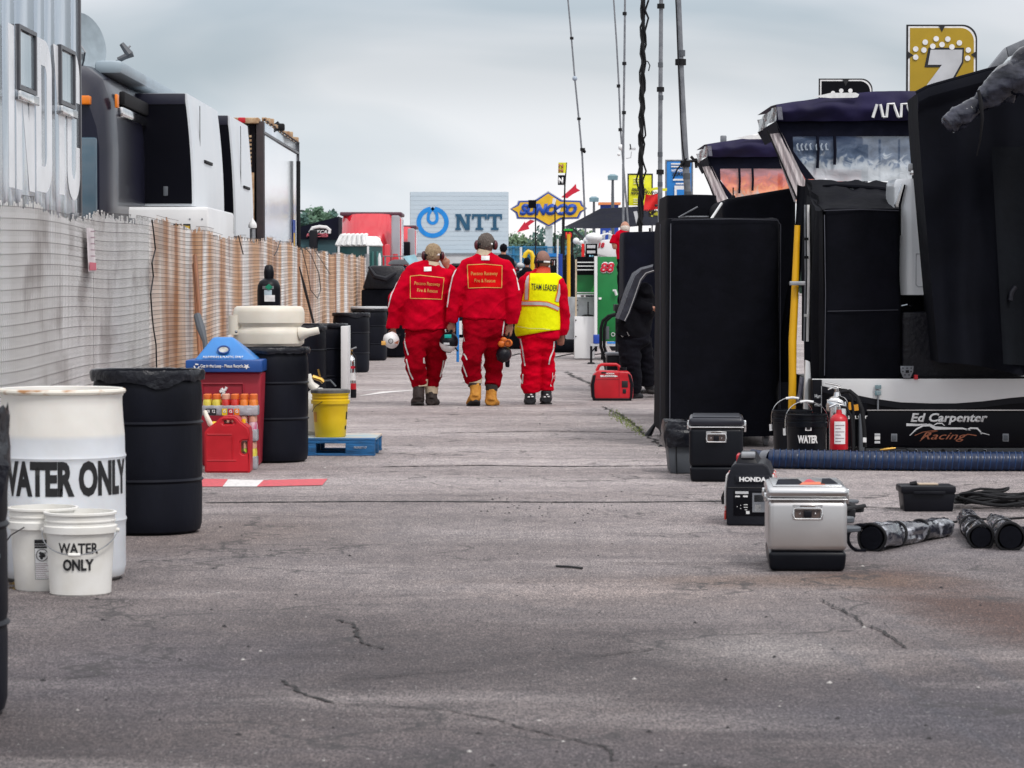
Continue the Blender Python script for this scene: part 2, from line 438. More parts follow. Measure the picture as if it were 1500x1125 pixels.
mat('wrap_bag', (.05, .053, .075), (.006, .007, .013), spec=.35, rough=.09, scale=6.5, bump=.55, bscale=7, metal=.0, coat=.0, rvar=.06, lo=.42, hi=.68, stretch=(1, 1, 2))
LW = M_('letter_white')
LB = M_('letter_black')
RUB = M_('rubber')
WP = M_('white_paint')
TG = M_('tote_grey')
GAL = M_('galv')
ALU = M_('alu_grey')
BF = M_('black_fabric')
CLP = M_('cloud_print')
CHR = M_('chrome')
# ================================================================ GROUND
def ground_material():
	m = bpy.data.materials.new('asphalt'); m.use_nodes = True
	t = m.node_tree; b = t.nodes['Principled BSDF']; L = t.links.new
	def node(tp, **k):
		n = t.nodes.new(tp)
		for a, v in k.items(): setattr(n, a, v)
		return n
	tcn = node('ShaderNodeTexCoord'); OC = tcn.outputs['Object']
	def nz(scale, detail=4, stretch=(1, 1, 1), rough=0.55, loc=(0, 0, 0)):
		mpn = node('ShaderNodeMapping'); mpn.inputs['Scale'].default_value = stretch; mpn.inputs['Location'].default_value = loc
		L(OC, mpn.inputs[0]); n = node('ShaderNodeTexNoise'); n.inputs['Scale'].default_value = scale
		n.inputs['Detail'].default_value = detail; n.inputs['Roughness'].default_value = rough
		L(mpn.outputs[0], n.inputs[0]); return n.outputs[0]
	def ramp(x, a, b_, ca=(0, 0, 0, 1), cb=(1, 1, 1, 1)):
		r = node('ShaderNodeValToRGB'); r.color_ramp.elements[0].position = a; r.color_ramp.elements[0].color = ca
		r.color_ramp.elements[1].position = b_; r.color_ramp.elements[1].color = cb
		L(x, r.inputs[0]); return r.outputs[0]
	def mixc(f, a, b_, bt='MIX'):
		n = node('ShaderNodeMix', data_type='RGBA', blend_type=bt)
		for i, x in ((0, f), (6, a), (7, b_)):
			if isinstance(x, (int, float)): n.inputs[i].default_value = x
			elif isinstance(x, tuple): n.inputs[i].default_value = x
			else: L(x, n.inputs[i])
		return n.outputs[2]
	def math_(op, a, b_=0.0, c_=None, clamp=False):
		n = node('ShaderNodeMath', operation=op); n.use_clamp = clamp
		for i, x in enumerate((a, b_) if c_ is None else (a, b_, c_)):
			if isinstance(x, (int, float)): n.inputs[i].default_value = x
			else: L(x, n.inputs[i])
		return n.outputs[0]
	sep = node('ShaderNodeSeparateXYZ'); L(OC, sep.inputs[0]); X, Y = sep.outputs[0], sep.outputs[1]
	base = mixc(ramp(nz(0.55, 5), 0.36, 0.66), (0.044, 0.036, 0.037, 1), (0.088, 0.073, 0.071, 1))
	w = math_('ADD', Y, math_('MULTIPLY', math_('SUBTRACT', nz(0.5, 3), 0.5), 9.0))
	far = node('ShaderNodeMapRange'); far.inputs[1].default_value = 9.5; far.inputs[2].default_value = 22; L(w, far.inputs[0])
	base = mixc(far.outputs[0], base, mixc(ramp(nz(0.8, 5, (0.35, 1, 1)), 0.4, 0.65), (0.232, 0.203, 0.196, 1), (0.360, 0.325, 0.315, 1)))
	base = mixc(math_('MULTIPLY', ramp(nz(1.0, 6, (0.28, 3.0, 1), 0.7), 0.53, 0.72), 0.5), base, (0.075, 0.065, 0.070, 1))
	base = mixc(math_('MULTIPLY', ramp(nz(0.8, 5, (0.4, 1.6, 1), 0.6, (7, 3, 0)), 0.54, 0.75), 0.45), base, (0.30, 0.27, 0.26, 1))
	def blob(cx, cy, rx, ry, soft, amp, seed, rot=0.0):
		mpn = node('ShaderNodeMapping', vector_type='TEXTURE'); mpn.inputs['Location'].default_value = (cx, cy, 0)
		mpn.inputs['Rotation'].default_value = (0, 0, rot); mpn.inputs['Scale'].default_value = (rx, ry, 1)
		L(OC, mpn.inputs[0])
		ln = node('ShaderNodeVectorMath', operation='LENGTH'); L(mpn.outputs[0], ln.inputs[0])
		d = math_('ADD', ln.outputs['Value'], math_('MULTIPLY', math_('SUBTRACT', nz(1.6, 5, loc=(seed, seed, 0)), 0.5), amp))
		r = node('ShaderNodeMapRange'); r.inputs[1].default_value = 1.0; r.inputs[2].default_value = 1.0 - soft
		L(d, r.inputs[0]); return r.outputs[0]
	for (cx, cy, rx, ry, soft, amp, k, c_, rot) in (
		(2.05, 11.6, 0.5, 2.8, 0.7, 1.6, 0.85, (0.060, 0.030, 0.022, 1), 0.24),
		(1.25, 13.0, 0.9, 0.45, 0.9, 1.5, 0.65, (0.13, 0.085, 0.06, 1), 0.05),
		(2.3, 15.2, 1.2, 2.2, 0.7, 1.4, 0.35, (0.09, 0.085, 0.095, 1), 0.0),
		(1.45, 8.9, 0.95, 1.2, 0.8, 1.4, 0.60, (0.045, 0.043, 0.055, 1), 0.2),
		(0.2, 8.3, 1.3, 0.55, 0.9, 1.2, 0.30, (0.055, 0.048, 0.056, 1), 0.0),
		(-1.35, 10.0, 0.85, 1.6, 0.8, 1.3, 0.50, (0.055, 0.049, 0.060, 1), 0.0),
		(-1.5, 15.6, 0.9, 1.5, 0.8, 1.0, 0.35, (0.12, 0.08, 0.06, 1), 0.0),
		(0.55, 12.6, 1.1, 0.8, 0.9, 1.2, 0.35, (0.24, 0.19, 0.165, 1), 0.0),
		(0.95, 10.6, 0.55, 0.8, 0.9, 1.0, 0.40, (0.27, 0.255, 0.245, 1), 0.0),
		(0.2, 27.0, 1.1, 1.0, 0.8, 1.4, 0.35, (0.14, 0.12, 0.115, 1), 0.0),
		(1.2, 22.6, 1.0, 0.7, 0.8, 1.2, 0.35, (0.12, 0.11, 0.11, 1), 0.0)):
		base = mixc(math_('MULTIPLY', blob(cx, cy, rx, ry, soft, amp, cx * 3 + cy, rot), k), base, c_)
	for off in (0.0, 0.42):
		d = math_('ABSOLUTE', math_('SUBTRACT', X, math_('ADD', 1.2 + off, math_('MULTIPLY', math_('SUBTRACT', 10.5, Y), 0.10))))
		d = math_('ADD', d, math_('MULTIPLY', math_('SUBTRACT', nz(5, 3), 0.5), 0.09))
		tr = node('ShaderNodeMapRange'); tr.inputs[1].default_value = 0.055; tr.inputs[2].default_value = 0.0; L(d, tr.inputs[0])
		lim = node('ShaderNodeMapRange'); lim.inputs[1].default_value = 11.6; lim.inputs[2].default_value = 10.2; L(Y, lim.inputs[0])
		base = mixc(math_('MULTIPLY', math_('MULTIPLY', tr.outputs[0], lim.outputs[0]), 0.45), base, (0.05, 0.05, 0.06, 1))
	sp1 = nz(105, 2, (1, .34, 1), rough=0.85); sp2 = nz(260, 2, (1, .3, 1), rough=0.8); sp3 = nz(26, 3, rough=0.75)
	k1 = ramp(sp1, 0.36, 0.64, (0.32, 0.32, 0.34, 1), (1.85, 1.83, 1.82, 1))
	k2 = ramp(sp2, 0.35, 0.65, (0.55, 0.55, 0.55, 1), (1.5, 1.5, 1.5, 1))
	k3 = ramp(nz(34, 3, (1, .4, 1), .8), 0.36, 0.62, (0.72, 0.72, 0.74, 1), (1.24, 1.23, 1.22, 1)); base = mixc(1.0, base, ramp(nz(7, 4, (1, .6, 1), .7), .36, .64, (.8, .8, .82, 1), (1.16, 1.15, 1.14, 1)), 'MULTIPLY')
	base = mixc(1.0, base, k1, 'MULTIPLY'); base = mixc(1.0, base, k2, 'MULTIPLY'); base = mixc(1.0, base, k3, 'MULTIPLY')
	vw = node('ShaderNodeVectorMath', operation='ADD'); L(OC, vw.inputs[0])
	nv = node('ShaderNodeTexNoise'); nv.inputs['Scale'].default_value = 2.2; nv.inputs['Detail'].default_value = 5; L(OC, nv.inputs[0]); L(nv.outputs['Color'], vw.inputs[1])
	vc = node('ShaderNodeTexVoronoi', feature='DISTANCE_TO_EDGE'); vc.inputs['Scale'].default_value = .75; L(vw.outputs[0], vc.inputs['Vector'])
	ck = node('ShaderNodeMapRange'); ck.inputs[1].default_value = .017; ck.inputs[2].default_value = .002; L(vc.outputs['Distance'], ck.inputs[0])
	base = mixc(math_('MULTIPLY', math_('MULTIPLY', ck.outputs[0], ramp(nz(.7, 3, loc=(2, 8, 0)), .46, .56)), .85), base, (.03, .027, .028, 1))
	vo = node('ShaderNodeTexVoronoi'); vo.inputs['Scale'].default_value = 42; L(OC, vo.inputs['Vector'])
	chips = math_('MULTIPLY', math_('LESS_THAN', vo.outputs['Distance'], 0.17), math_('GREATER_THAN', nz(30, 1, loc=(4, 4, 0)), 0.60))
	base = mixc(math_('MULTIPLY', chips, 0.65), base, (0.50, 0.48, 0.46, 1))
	dark = math_('MULTIPLY', math_('LESS_THAN', vo.outputs['Distance'], 0.22), math_('LESS_THAN', nz(30, 1, loc=(9, 1, 0)), 0.40))
	base = mixc(math_('MULTIPLY', dark, 0.7), base, (0.04, 0.038, 0.04, 1))
	L(base, b.inputs['Base Color'])
	b.inputs['Roughness'].default_value = 0.78; b.inputs['Specular IOR Level'].default_value = 0.4
	bp = node('ShaderNodeBump'); bp.inputs['Strength'].default_value = 0.55; bp.inputs['Distance'].default_value = 0.006
	L(math_('ADD', sp1, math_('MULTIPLY', sp3, 0.8)), bp.inputs['Height']); L(bp.outputs[0], b.inputs['Normal'])
	return m
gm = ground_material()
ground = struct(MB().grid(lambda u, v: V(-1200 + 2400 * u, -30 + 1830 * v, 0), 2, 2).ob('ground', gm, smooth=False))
def ribbon(pts, w, jag=0.0, step=0.05, z=0.003, seed=1):
	rnd = random.Random(seed); mb = MB(); out = []
	for a, b_ in zip(pts[:-1], pts[1:]):
		n = max(1, int((b_ - a).length / step))
		for i in range(n): out.append(a.lerp(b_, i / n))
	out.append(pts[-1])
	off = 0; L_, R__ = [], []
	for i, p in enumerate(out):
		t = (out[min(i + 1, len(out) - 1)] - out[max(i - 1, 0)]); t.z = 0; t.normalize(); nn = V(-t.y, t.x, 0)
		off = off * 0.8 + rnd.uniform(-jag, jag)
		ww = w * rnd.uniform(0.35, 1.2) * (0.35 if i in (0, len(out) - 1) else 1)
		c = p + nn * off
		L_.append(V(c.x + nn.x * ww / 2, c.y + nn.y * ww / 2, z)); R__.append(V(c.x - nn.x * ww / 2, c.y - nn.y * ww / 2, z))
	n = len(out); mb.add(L_ + R__, [(i, i + 1, n + i + 1, n + i) for i in range(n - 1)])
	return mb
for i, (pts, w, jag) in enumerate((
		([(300, 737), (520, 735), (900, 736), (1130, 734)], 0.075, 0.006),
		([(560, 684), (700, 682), (830, 684), (1000, 682)], 0.06, 0.01),
		([(640, 635), (800, 632), (950, 634)], 0.05, 0.02),
		([(415, 997), (432, 1006), (428, 1012), (450, 1022), (485, 1031)], 0.016, 0.012),
		([(485, 1031), (560, 1034), (650, 1041), (745, 1062), (800, 1076), (880, 1092), (893, 1098), (898, 1114), (970, 1118), (1080, 1125)], 0.010, 0.012),
		([(490, 908), (520, 918), (525, 935), (545, 946), (560, 952)], 0.015, 0.012),
		([(0, 996), (110, 993), (160, 990), (260, 991), (400, 993)], 0.007, 0.004),
		([(485, 997), (560, 992), (640, 985), (720, 980)], 0.009, 0.006),
		([(860, 962), (905, 958), (960, 950)], 0.012, 0.01),
		([(1240, 742), (1330, 746), (1500, 744)], 0.05, 0.01),
		([(880, 596), (905, 606), (925, 620), (948, 636), (960, 650)], 0.03, 0.02),
		([(830, 545), (850, 556), (872, 568)], 0.05, 0.03),
		([(690, 521), (760, 519), (820, 523)], 0.10, 0.02),
		([(1205, 880), (1250, 905), (1290, 925), (1340, 950)], 0.012, 0.012),
		([(900, 826), (1080, 826), (1120, 828)], 0.012, 0.004))):
	ribbon([G(*p) for p in pts], w, jag, 0.03, 0.003 + 0.0003 * i, i).ob('crack', M_('crack'), ground, smooth=False)
for (a, b_, nm, mt) in (((300, 703, 713), (348, 703, 713), 'painted_line', 'paint_red'), ((326, 705, 711), (384, 705, 711), 'painted_line', 'paint_white')):
	pass
def quad_g(p, z, name, mt):
	return MB().add([G(x, y) + V(0, 0, z) for x, y in p], [(0, 1, 2, 3)]).ob(name, M_(mt), ground, smooth=False)
quad_g([(296, 713.5), (326, 713.5), (334, 702.5), (296, 702)], 0.004, 'painted_line', 'paint_red')
quad_g([(326, 713.5), (376, 713.5), (386, 704), (334, 703)], 0.004, 'painted_line', 'paint_white')
quad_g([(376, 713.5), (472, 711.5), (480, 702), (386, 704)], 0.004, 'painted_line', 'paint_red')
quad_g([(522, 581), (575, 575), (620, 571), (560, 574)], 0.004, 'painted_line', 'paint_white')
quad_g([(520, 574), (560, 571), (600, 569), (545, 571.5)], 0.004, 'painted_line', 'paint_white')
rnd = random.Random(3); mb = MB();
def grit(x, y, r):
	a = rnd.uniform(0, 6.28); vs = []
	for k in range(5):
		w = a + k * 1.2566; q = r * rnd.uniform(0.7, 1.3); vs.append(V(x + q * math.cos(w), y + q * math.sin(w), 0.001))
	vs.append(V(x, y, r * rnd.uniform(0.5, 0.9)))
	mb.add(vs, [(k, (k + 1) % 5, 5) for k in range(5)])
mb.use(mat('grit_dark', (0.03, 0.028, 0.03), rough=0.9))
for _ in range(60):
	p = G(rnd.gauss(800, 60), rnd.gauss(748, 8)); grit(p.x, p.y, rnd.uniform(0.003, 0.009))
for _ in range(200):
	y = 8 + 30 * rnd.random() ** 1.6; x = rnd.uniform(-0.17, 0.17) * y
	mb.use(M_('grit_dark')) if rnd.random() < 0.7 else mb.use(mat('grit_pale', (0.45, 0.43, 0.41), rough=0.9))
	grit(x, y, rnd.uniform(0.004, 0.012))
struct(mb.ob('gravel', None, smooth=False), 'stuff')
a, b_ = G(815, 831), G(853, 834)
tag(MB().tube([a + V(0, 0, .006), a.lerp(b_, .5) + V(0, 0, .008), b_ + V(0, 0, .006)], 0.006, 6).ob('stick', LB), 'thin black stick lying alone in the middle of the asphalt', 'stick')
mb = MB(); mb.use(mat('weed_green', (0.16, 0.26, 0.03), (0.28, 0.34, 0.05), rough=0.7, scale=30))
for i in range(420):
	u = rnd.random(); p = G(895 + 48 * u + rnd.gauss(0, 4), 603 + 33 * u + rnd.gauss(0, 3))
	h_ = rnd.uniform(.008, .03); a = rnd.uniform(0, 6.28); d = V(math.cos(a), math.sin(a), 0) * rnd.uniform(.008, .02)
	mb.add([p + d * .3, p - d * .3, p + d + V(0, 0, h_)], [(0, 1, 2)])
struct(mb.ob('weeds', None, smooth=False), 'stuff')
# ================================================================ TREES BEYOND
leafm = [mat('leaf_a', (0.085, 0.165, 0.10), (0.05, 0.11, 0.075), rough=0.7, scale=0.6),  # greens lightened so the leaf colour itself carries distant haze
         mat('leaf_b', (0.060, 0.135, 0.11), (0.04, 0.09, 0.08), rough=0.7, scale=0.6),
         mat('leaf_c', (0.13, 0.21, 0.11), (0.09, 0.15, 0.08), rough=0.7, scale=0.6)]
mat('bark', (0.08, 0.06, 0.045), rough=0.9, scale=4, bump=0.5)
def tree(x, y, h, w, kind, label, n=2600, seed=1, pointy=0.0):
	rnd = random.Random(seed)
	t = thing('tree', label, 'tree', (x, y, 0), group='trees beyond the pit lane')
	mb = MB(); mb.tube([(x, y, 0), (x + .1, y, h * .3), (x, y + .1, h * .6), (x + .05, y, h * .85)], [h * .022, h * .018, h * .011, h * .003], 7)
	for k in range(9):
		a = rnd.uniform(0, 6.28); z0 = h * rnd.uniform(.3, .7); r = w * rnd.uniform(.25, .42)
		mb.tube([(x, y, z0), (x + r * .5 * math.cos(a), y + r * .5 * math.sin(a), z0 + h * .06), (x + r * math.cos(a), y + r * math.sin(a), z0 + h * .13)], [h * .008, h * .005, h * .002], 5)
	mb.ob('trunk', M_('bark'), t)
	mb = MB(); cl = []
	for _ in range(30):
		v = rnd.random(); z = h * (.2 + .76 * v); rr = w / 2 * (math.sin(math.pi * min(1, (.12 + .80 * v))) ** .7) * (1 - pointy * v)
		a = rnd.uniform(0, 6.28); q = rr * math.sqrt(rnd.random())
		cl.append((x + q * math.cos(a), y + q * math.sin(a), z, w * rnd.uniform(.09, .2)))
	for _ in range(n):
		c = rnd.choice(cl); d = V(rnd.gauss(0, 1), rnd.gauss(0, 1), rnd.gauss(0, .8)); d.normalize(); d *= c[3] * rnd.random() ** .4 * 1.15
		p = V(c[0], c[1], c[2]) + d; s_ = rnd.uniform(.10, .24)
		a = V(rnd.gauss(0, 1), rnd.gauss(0, 1), rnd.gauss(0, 1)).normalized(); b2 = a.orthogonal().normalized()
		mb.add([p - a * s_, p - b2 * s_ * .6, p + a * s_, p + b2 * s_ * .6], [(0, 1, 2, 3)])
	mb.ob('crown', leafm[kind], t, smooth=False)
for i, (px, top, Y, w, kd, lb, pt) in enumerate((
	(428, 313, 190, 3.2, 1, 'bushy green tree at the left end behind the dark awning tent', 0),
	(447, 309, 195, 2.8, 0, 'round green tree rising behind the dark awning tent', 0),
	(472, 303, 190, 2.6, 0, 'tallest tree above the peak of the dark awning tent', .5),
	(487, 306, 195, 1.8, 1, 'slim tree beside the red truck roof', .7),
	(749, 346, 230, 3.2, 2, 'pale low tree just right of the blue letter board', 0),
	(763, 348, 235, 2.6, 2, 'small pale tree under the lower red arrow', 0),
	(786, 335, 215, 3.6, 1, 'dense dark green tree left of the fuel sign post', .1),
	(774, 352, 225, 2.4, 2, 'short light green tree between two darker ones under the arrow', 0),
	(822, 345, 220, 3.0, 0, 'green tree right of the fuel sign post', 0),
	(839, 330, 215, 3.2, 1, 'dark tree below the right tip of the fuel sign', .2),
	(853, 335, 225, 3.0, 2, 'pale tree beside the black canopy tip', 0))):
	b0 = P(px, top, Y); tree(b0.x, Y, b0.z, w * 1.15, kd, lb, 1500, i + 5, pt)
mb = MB()
hillm = mat('far_woods', (0.045, 0.085, 0.06), (0.03, 0.06, 0.045), rough=0.9, scale=0.25)
rnd = random.Random(9)
for i in range(9000):
	x = rnd.uniform(-75, 75); y = rnd.uniform(285, 310); h_ = 3.2 + 1.6 * noise.noise(V(x * .12, 1, 0)) + .6 * noise.noise(V(x * .6, 4, 0))
	z = h_ * rnd.random() ** .6; s_ = rnd.uniform(.3, .8)
	a = V(rnd.gauss(0, 1), rnd.gauss(0, .5), rnd.gauss(0, 1)).normalized(); b2 = a.orthogonal().normalized()
	p = V(x, y, z); mb.add([p - a * s_, p - b2 * s_ * .7, p + a * s_, p + b2 * s_ * .7], [(0, 1, 2, 3)])
struct(mb.ob('treeline', hillm, smooth=False), 'stuff')
# ================================================================ FENCE (chain link with woven slats)
def fx(y):
	return -2.93 + 0.0035 * (y - 16.4) + 0.022 * math.sin(y * 0.8) * (1 if y > 20 else .4) + .004 * math.sin(y * 3.1)
def fh(y):
	return 1.84 + 0.025 * math.sin(y * 0.55 + 1.0) + 0.02 * math.sin(y * 1.9) - (0.06 * math.exp(-((y - 46) / 3.5) ** 2))
fence = thing('chain_link_fence', 'chain link fence woven with white and rust stained slats along the left of the lane', 'fence', (fx(12), 12, 0))
def slat_material():
	m = mat('slat_vinyl', (0.68, 0.67, 0.66), rough=0.5)
	t = m.node_tree; b = t.nodes['Principled BSDF']; L = t.links.new
	tcn = t.nodes.new('ShaderNodeTexCoord')
	def nz(sc, st, loc=(0, 0, 0), det=4):
		mp_ = t.nodes.new('ShaderNodeMapping'); mp_.inputs['Scale'].default_value = st; mp_.inputs['Location'].default_value = loc
		L(tcn.outputs['Object'], mp_.inputs[0]); n = t.nodes.new('ShaderNodeTexNoise'); n.inputs['Scale'].default_value = sc; n.inputs['Detail'].default_value = det
		L(mp_.outputs[0], n.inputs[0]); return n.outputs[0]
	def ramp(x, a, b_):
		r = t.nodes.new('ShaderNodeMapRange'); r.inputs[1].default_value = a; r.inputs[2].default_value = b_; L(x, r.inputs[0]); return r.outputs[0]
	def mul_(a, b_):
		n = t.nodes.new('ShaderNodeMath'); n.operation = 'MULTIPLY'; L(a, n.inputs[0])
		if isinstance(b_, float): n.inputs[1].default_value = b_
		else: L(b_, n.inputs[1])
		return n.outputs[0]
	def mx(f, a, b_):
		n = t.nodes.new('ShaderNodeMix'); n.data_type = 'RGBA'; L(f, n.inputs[0])
		for i, x in ((6, a), (7, b_)):
			if isinstance(x, tuple): n.inputs[i].default_value = x
			else: L(x, n.inputs[i])
		return n.outputs[2]
	sep = t.nodes.new('ShaderNodeSeparateXYZ'); L(tcn.outputs['Object'], sep.inputs[0])
	farm = ramp(sep.outputs[1], 10.9, 12.3)            # object space: metres along the fence from its near end
	base = mx(ramp(nz(2.0, (1, 1, .25)), .42, .6), (0.90, 0.89, 0.88, 1), (0.76, 0.74, 0.72, 1))
	base = mx(mul_(ramp(nz(1.4, (1, 1, 1.2), (3, 0, 0), 6), .54, .66), .55), base, (0.26, 0.215, 0.20, 1))
	rust = mul_(mul_(ramp(nz(1.05, (1, 1, 0.10), (0, 5, 0), 3), .42, .54), farm), .82)
	base = mx(rust, base, (0.60, 0.31, 0.125, 1))
	rust2 = mul_(mul_(ramp(nz(1.9, (1, 1, 0.22), (0, 9, 0), 5), .52, .64), farm), .8)
	base = mx(rust2, base, (0.34, 0.125, 0.035, 1))
	L(base, b.inputs['Base Color']); b.inputs['Subsurface Weight'].default_value = 0
	return m
slm = slat_material()
wv, wf = [], []
NW = 0
def addw(vs, fs):
	o = len(wv); wv.extend(vs); wf.extend([tuple(i + o for i in f) for f in fs])
dy = 0.034; DA = 0.062; y = 12.4
ys = []
while y < 55.0: ys.append(y); y += DA
NEAR_V = 0
for yi in ys:
	wr = .0016 if yi < 23.0 else .0006
	if yi < 23.0: NEAR_V = -1
	elif NEAR_V == -1: NEAR_V = len(wf)
	hh = fh(yi); n = int(hh / dy); x0 = fx(yi)
	vs = []
	for k in range(n + 1):
		odd = k % 2
		yy = yi + (DA * 1.03 if odd else -DA * .03); zz = 0.03 + k * dy; xx = fx(yy) + .009
		zz += 0.012 * math.sin(yy * 1.3 + zz * 2)
		vs += [(xx + wr, yy, zz), (xx - wr * .5, yy + wr * .87, zz), (xx - wr * .5, yy - wr * .87, zz)]
		ym = yi + DA / 2; xm = fx(ym) + .001; zm = zz + dy / 2
		if k < n: vs += [(xm + wr, ym, zm), (xm - wr * .5, ym + wr * .87, zm), (xm - wr * .5, ym - wr * .87, zm)]
	if n: # twisted tip at the top
		vs += [(fx(yi) + random.uniform(-.01, .012), yi + DA * .6, hh + random.uniform(.0, .022))] * 3
	fs = []
	for k in range(len(vs) // 3 - 1):
		a = 3 * k
		for j in range(3): fs.append((a + j, a + (j + 1) % 3, a + 3 + (j + 1) % 3, a + 3 + j))
	addw(vs, fs)
nf0 = len(wf)
for i_, yi in enumerate(ys):
	for k in range(int(fh(yi) / dy) + 1):
		yy = yi + (DA if k % 2 else 0); zz = .03 + k * dy + .012 * math.sin(yy * 1.3 + (.03 + k * dy) * 2); x_ = fx(yy) + .012; q_ = .0019
		if yi < 23.0 and k % 2: continue
		addw([(x_ + q_, yy - .022, zz), (x_ - q_, yy - .022, zz + q_), (x_ - q_, yy - .022, zz - q_), (x_ + q_, yy + .022, zz), (x_ - q_, yy + .022, zz + q_), (x_ - q_, yy + .022, zz - q_)], [(0, 1, 4, 3), (1, 2, 5, 4), (2, 0, 3, 5)])
me = bpy.data.meshes.new('wire_mesh'); me.from_pydata(wv, [], wf)
me.materials.append(slm)
me.materials.append(mat('wire_knuckle', (.055, .045, .042), rough=.7)); me.materials.append(mat('wire_near', (.09, .085, .085), (.05, .045, .045), rough=.6)); me.polygons.foreach_set('material_index', [2] * NEAR_V + [0] * (nf0 - NEAR_V) + [1] * (len(wf) - nf0)); me.transform(wm(fence).inverted())
wo_ = bpy.data.objects.new('wire_mesh', me); col.objects.link(wo_); wo_.parent = fence; wo_['kind'] = 'stuff'
mb = MB(); y = 12.42
while y < 55.0:
	w_ = 0.050; hh = fh(y) - random.uniform(0.0, .05) + (random.uniform(0, .03)); x = fx(y) - 0.010; x2 = fx(y + w_) - 0.010; t_ = 0.007
	for za, zb in ((0.05, hh * .5), (hh * .5, hh)):
		mb.add([(x, y, za), (x + .006, y + w_ / 2, za), (x2, y + w_, za), (x - t_, y + w_ / 2, za), (x, y, zb), (x + .006, y + w_ / 2, zb), (x2, y + w_, zb), (x - t_, y + w_ / 2, zb)],
               [(0, 1, 5, 4), (1, 2, 6, 5), (2, 3, 7, 6), (3, 0, 4, 7), (4, 5, 6, 7)])
	y += DA + (random.uniform(-.002, .002))
struct(mb.ob('slats', slm, fence, smooth=False), 'stuff')
y = 13.5
while y < 55:
	MB().tube([(fx(y) - .05, y, 0), (fx(y) - .05, y, fh(y) + .02)], .03, 10).ob('post', GAL, fence); y += 3.0
yq = 55.1; MB().tube([(fx(yq) + .0, yq, 0), (fx(yq) + .0, yq, 1.9)], .04, 10).ob('post', GAL, fence)
def fpt(px, py, off=0.02):
	d = ray(px, py); lo_, hi_ = 13.0, 54.9
	for _ in range(40):
		m_ = (lo_ + hi_) / 2; x = d.x * m_ / d.y
		if x > fx(m_): lo_ = m_
		else: hi_ = m_
	m_ = (lo_ + hi_) / 2
	return V(fx(m_) + off, m_, H + d.z * m_ / d.y)
MB().tube([fpt(*p) for p in ((219, 322), (222, 345), (224, 365), (219, 385), (221, 405), (217, 430), (219, 460), (221, 480), (225, 505), (226, 545))], .006, 6).ob('tie_cord', LB, fence)
for pts in (((345, 345), (352, 372)), ((438, 362), (446, 392), (452, 425), (462, 437), (467, 425), (464, 400), (452, 372), (443, 362)), ((407, 352), (402, 368), (398, 374)), ((455, 362), (470, 385), (481, 402))):
	MB().tube([fpt(*p, off=.03) for p in pts], .006, 6).ob('tie_cord', LB, fence)
a = fpt(121, 333, .025); b_ = fpt(131, 398, .03)
tg = tag(MB().add([fpt(121, 333, .025), fpt(132, 335, .025), fpt(132, 398, .04), fpt(121, 398, .04)], [(0, 1, 2, 3)]).ob('paper_tag', mat('tag_paper', (0.72, 0.66, 0.67), rough=0.8), smooth=False), 'faded pink and white paper tag hanging on the slatted fence', 'tag')
MB().add([fpt(121.5, 384, .045), fpt(131.5, 385, .045), fpt(131.5, 396, .046), fpt(121.5, 396, .046)], [(0, 1, 2, 3)]).ob('stripe', mat('tag_pink', (0.62, 0.15, 0.20), rough=0.8), tg, smooth=False)
for yy in (338, 347, 356, 365, 374):
	MB().add([fpt(123, yy, .045), fpt(130, yy + .3, .045), fpt(130, yy + 2, .046), fpt(123, yy + 2, .046)], [(0, 1, 2, 3)]).ob('print_line', mat('tag_print', (0.35, 0.25, 0.28), rough=0.8), tg, smooth=False)
# ================================================================ LEFT: TRAILERS AND COACH
def yx(px, X): return X * F / (px - 750)
XT = -4.2; YF = yx(118, XT)
tr = thing('race_trailer', 'silver corrugated trailer lettered in tall white capitals behind the near fence', 'trailer', (XT - 1.3, YF - 6, 0))
rb = mat('trailer_skin', (0.58, 0.63, 0.68), (0.46, 0.51, 0.57), rough=0.16, metal=0.9, scale=1.2, stretch=(1, 2, .1), bump=0.015, rvar=.05)
MB().box((XT - 2.5, 13, 0.9), (XT, YF, 4.3)).ob('body', rb, tr, bevel=.03)
edges = [13, 16, 19, 21.5, yx(4, XT), yx(22, XT), yx(51, XT), yx(66, XT), yx(81, XT), yx(105, XT), YF - .06]
for a, b_ in zip(edges[:-1], edges[1:]):
	MB().box((XT + .001, a + .012, .95), (XT + .010, b_ - .012, 4.26)).ob('wall_panel', rb, tr, bevel=.003)
MB().box((XT - .01, YF - .05, .9), (XT + .022, YF + .012, 4.32)).ob('corner_post', mat('dark_trim', (0.06, .06, .07), rough=.4), tr, bevel=.006)
for (l, r_, t0, t1, b0, b1) in ((24, 50, 36, 47, 131, 136), (85.5, 107, 66, 78, 153, 160)):
	o_ = MB(); ya, yb = yx(l, XT), yx(r_, XT); z1 = PX(l, t0, XT).z; z0 = PX(l, b0, XT).z
	X0 = XT + .012
	fr = MB()
	for p, q in (((ya, z0), (yb, z0 + .035)), ((ya, z1 - .035), (yb, z1)), ((ya, z0 + .035), (ya + .06, z1 - .035)), ((yb - .06, z0 + .035), (yb, z1 - .035))):
		fr.box((X0, p[0], p[1]), (X0 + .03, q[0], q[1]))
	wf_ = fr.ob('window', M_('dark_trim'), tr)
	MB().box((X0 - .002, ya + .05, z0 + .05), (X0 + .008, yb - .05, z1 - .05)).ob('pane', mat('pale_glass', (0.62, 0.70, 0.74), (.36, .45, .50), rough=0.12, metal=.6, scale=1.4, stretch=(1, 4, .1)), wf_, bevel=0)
	MB().box((X0, ya - .02, z0 - .09), (X0 + .045, yb + .02, z0 - .012)).ob('sill', CHR, wf_, bevel=.008)
